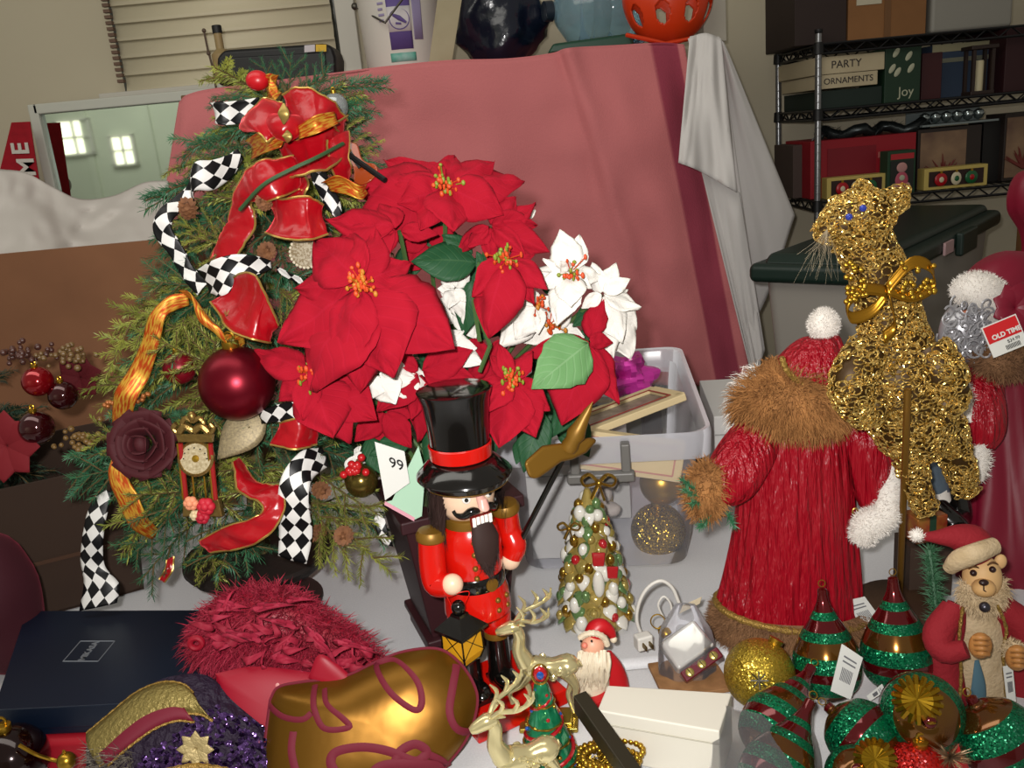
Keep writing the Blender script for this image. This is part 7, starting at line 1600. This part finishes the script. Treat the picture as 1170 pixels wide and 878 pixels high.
for lb_, pts, w_, m_ in (('gold_braid', [(112, 852), (136, 832), (168, 806), (200, 792), (226, 792), (240, 800)], 19, mat('braid_olive_gold', '8a7a44', .45, .5, bump=(200, .9))), ('velvet_band', [(128, 856), (150, 836), (180, 814), (206, 804), (226, 806)], 11, mat('wine_velvet', '6a0a24', .6, sheen=.4, sheenc='c04060'))):
    pr_ = []
    for i, (x, y) in enumerate(pts):
        nx_, ny_ = .62, .78; pr_.append((on(x - nx_ * w_, y - ny_ * w_, .003), on(x + nx_ * w_, y + ny_ * w_, .003)))
    mb = MB(); A, B = mb.strip(pr_, 6, 4, arch=-.16); p_ = part(mb, lb_, m_, t, solid=.0015, ang=180)
    for E_ in (A, B): part(MB().tube(E_, [.0013 + .0006 * (i % 2) for i in range(len(E_))], 6), 'edging', GBR, p_)
m = MB()
for i in range(600):
    p = on(q_.uniform(106, 165), q_.uniform(845, 900), .002); d = (RT * q_.uniform(-1, .6) - UP * q_.uniform(-.6, 1) - FW * q_.uniform(.2, .8)).normalized() * q_.uniform(.012, .022); s_ = d.orthogonal().normalized() * .0005; m.add([p - s_, p + s_, p + d], [(0, 1, 2)])
part(m, 'fringe', mat('fringe_silver', '6a6258', .5, .3), t)
pc = on(236, 842, .004); m = MB()
for i in range(8):
    a = i * .785; petal(m, pc, pc + (RT * math.cos(a) + UP * math.sin(a)) * .02 - FW * .004, .012, -FW, .1, .1, 6, 4)
part(m, 'gold_flower', mat('gauze_gold', 'b3a070', .5, .4, bump=(300, .5)), t, solid=.0008)
part(MB().tube([on(x, y, .003) for x, y in cat([(200, 868), (232, 862), (262, 866), (290, 876)], 6)], [.0026 + .0008 * (i % 2) for i in range(19)], 6), 'gold_cord', GBR, t)
# feathered red hat
t = thing('feather_hat', 'red satin hat covered with fluffy crimson feathers', 'hat', T(330, 830)); FT = mat('feather_red', '74081e', .75, var=(26, '981432')); ST = mat('satin_red_cloth', '8c0620', .5)
Yh = .945
m = MB().limb([(228, 745, .0, 14), (260, 728, .0, 42), (302, 722, .0, 54), (345, 736, .0, 50), (395, 752, .0, 34), (436, 768, .0, 12)], Yh, 28, .6, None, 5); core = part(m, 'crown', ST, t)
m2 = MB(); 
for p, nr in m.surf(15000):
    if nr.dot(FW) > .5: continue
    L = q_.uniform(.010, .022); d = (nr * .8 + V3(q_.uniform(-1, 1), q_.uniform(-.8, .5), q_.uniform(-.3, .6))).normalized(); sd = d.cross(-FW + V3(q_.uniform(-.6, .6), 0, q_.uniform(-.6, .6))).normalized() * q_.uniform(.0003, .0008); cv = V3(q_.uniform(-.9, .9), q_.uniform(-.6, .3), q_.uniform(-1.5, .4)) * L
    a = p; b_ = p + d * L * .5; c_ = p + d * L * .8 + cv * .3; e = p + d * L + cv * .6
    m2.add([a, b_ - sd, b_ + sd, c_ - sd * .7, c_ + sd * .7, e], [(0, 2, 1), (1, 2, 4, 3), (3, 4, 5)])
part(m2, 'feathers', FT, t, ang=180, kind='stuff')
for a in ((290, 700, 330, 690, 14), (340, 720, 300, 706, 12), (345, 715, 388, 762, 12), (300, 735, 262, 722, 12), (380, 735, 430, 745, 10), (330, 690, 352, 684, 10)):
    m = MB(); b_, e = W(a[0], a[1], .89), W(a[2], a[3], .87); petal(m, b_, e, a[4] * .0006, -FW + V3(.5, 0, .6), .4, .1, 10, 4, .2); part(m, 'loose_feather', mat('feather_pink', '8e1430', .75), t, solid=.0005)
for i in range(64):
    f_ = q_.random(); px_, py_ = 235 + 190 * f_ + q_.uniform(-10, 10), 690 + 60 * f_ + q_.uniform(0, 55); b_ = W(px_, py_, .905 - (py_ - 690) * .0002); aa = q_.uniform(-2.8, .3); e = b_ + (RT * math.cos(aa) - UP * math.sin(aa) * .8) * q_.uniform(.014, .034) - FW * q_.uniform(.002, .014)
    m = MB(); petal(m, b_, e, q_.uniform(.005, .010), -FW + V3(q_.uniform(-1.5, 1.5), 0, q_.uniform(-.8, 1.5)), .7, .1, 9, 4, .25, .7, seed=i); part(m, 'plume', (FT, MATS['feather_pink'])[i % 5 == 0], t, solid=.0004, ang=180)
pt_ = [W(224 + 7 * math.cos(a), 735 + 6 * math.sin(a), .90) for a in np.linspace(0, 6.283, 15)[:-1]]; part(MB().tube(pt_, .0036, 8, True), 'ruffle_loop', ST, t)
o = [(246, 770), (290, 762), (350, 768), (395, 778), (380, 800), (320, 806), (300, 850), (292, 868), (275, 852), (258, 815)]
m, on2, e2 = pillow(o, .885, .835, .010); part(m, 'satin_flap', ST, t)
for a in ((300, 800), (360, 790)): pass
m, on3, e3 = pillow([(352, 775), (366, 748), (398, 770), (412, 790), (380, 792)], .875, .865, .006); part(m, 'satin_fold', ST, t)
# gold and maroon stocking
o = [(309, 800), (318, 786), (345, 780), (392, 774), (430, 757), (462, 745), (500, 742), (524, 757), (541, 782), (545, 806), (534, 842), (512, 872), (480, 905), (380, 920), (310, 915), (303, 860)]
m, on, edge = pillow(o, .885, .79, .034); t = thing('gold_stocking', 'shiny gold satin stocking with maroon scroll pattern in front of the feathered hat', 'stocking', base_of(m))
part(m, 'body', mat('gold_satin', '704c12', .36, .72, sheen=.3, sheenc='d8a848', bump=(12, .45)), t)
MV = mat('maroon_applique', '620820', .75)
for pts, w_ in (([(432, 757), (455, 752), (478, 768), (485, 790), (478, 800), (455, 785), (436, 765), (430, 757)], 4.5), ([(522, 758), (518, 780), (515, 805), (522, 825), (538, 836)], 5.5), ([(362, 780), (366, 800), (378, 820), (405, 818), (398, 808), (380, 795), (374, 782)], 4), ([(310, 805), (330, 812), (352, 812), (363, 804)], 4), ([(342, 826), (340, 850), (348, 880)], 5), ([(395, 878), (385, 858), (392, 845), (420, 840), (450, 845), (478, 858), (490, 848), (478, 838), (462, 845), (455, 860)], 6), ([(425, 878), (440, 862), (470, 860), (500, 868), (505, 885)], 6), ([(490, 850), (505, 862), (512, 875)], 5)):
    C2 = cat(pts, 6); P3 = [on(p[0], p[1], .0006) for p in C2]; part(MB().tube(P3, w_ / 1000 * .87, 8, flat=.28, nrm=-FW), 'scroll_applique', MV, t)
m = MB().tube(edge, .0022, 6, True); part(m, 'piping', MV, t)
tp = [W(x, y, .872) for x, y in cat([(318, 784), (308, 805), (300, 835), (292, 868), (286, 890)], 6)]
cf = MB()
for i, p in enumerate(tp): cf.ball(p + RT * .004 * math.sin(i * 1.9), .0055, nu=10, nv=8)
part(cf, 'red_braid', mat('braid_red', 'a8182c', .5, var=(150, 'd8b0a8', .08)), t)
part(MB().tube([p + RT * .013 for p in tp], .0045, 8, flat=.5), 'gold_edge', mat('gold_satin_edge', '9a7c34', .35, .7), t)
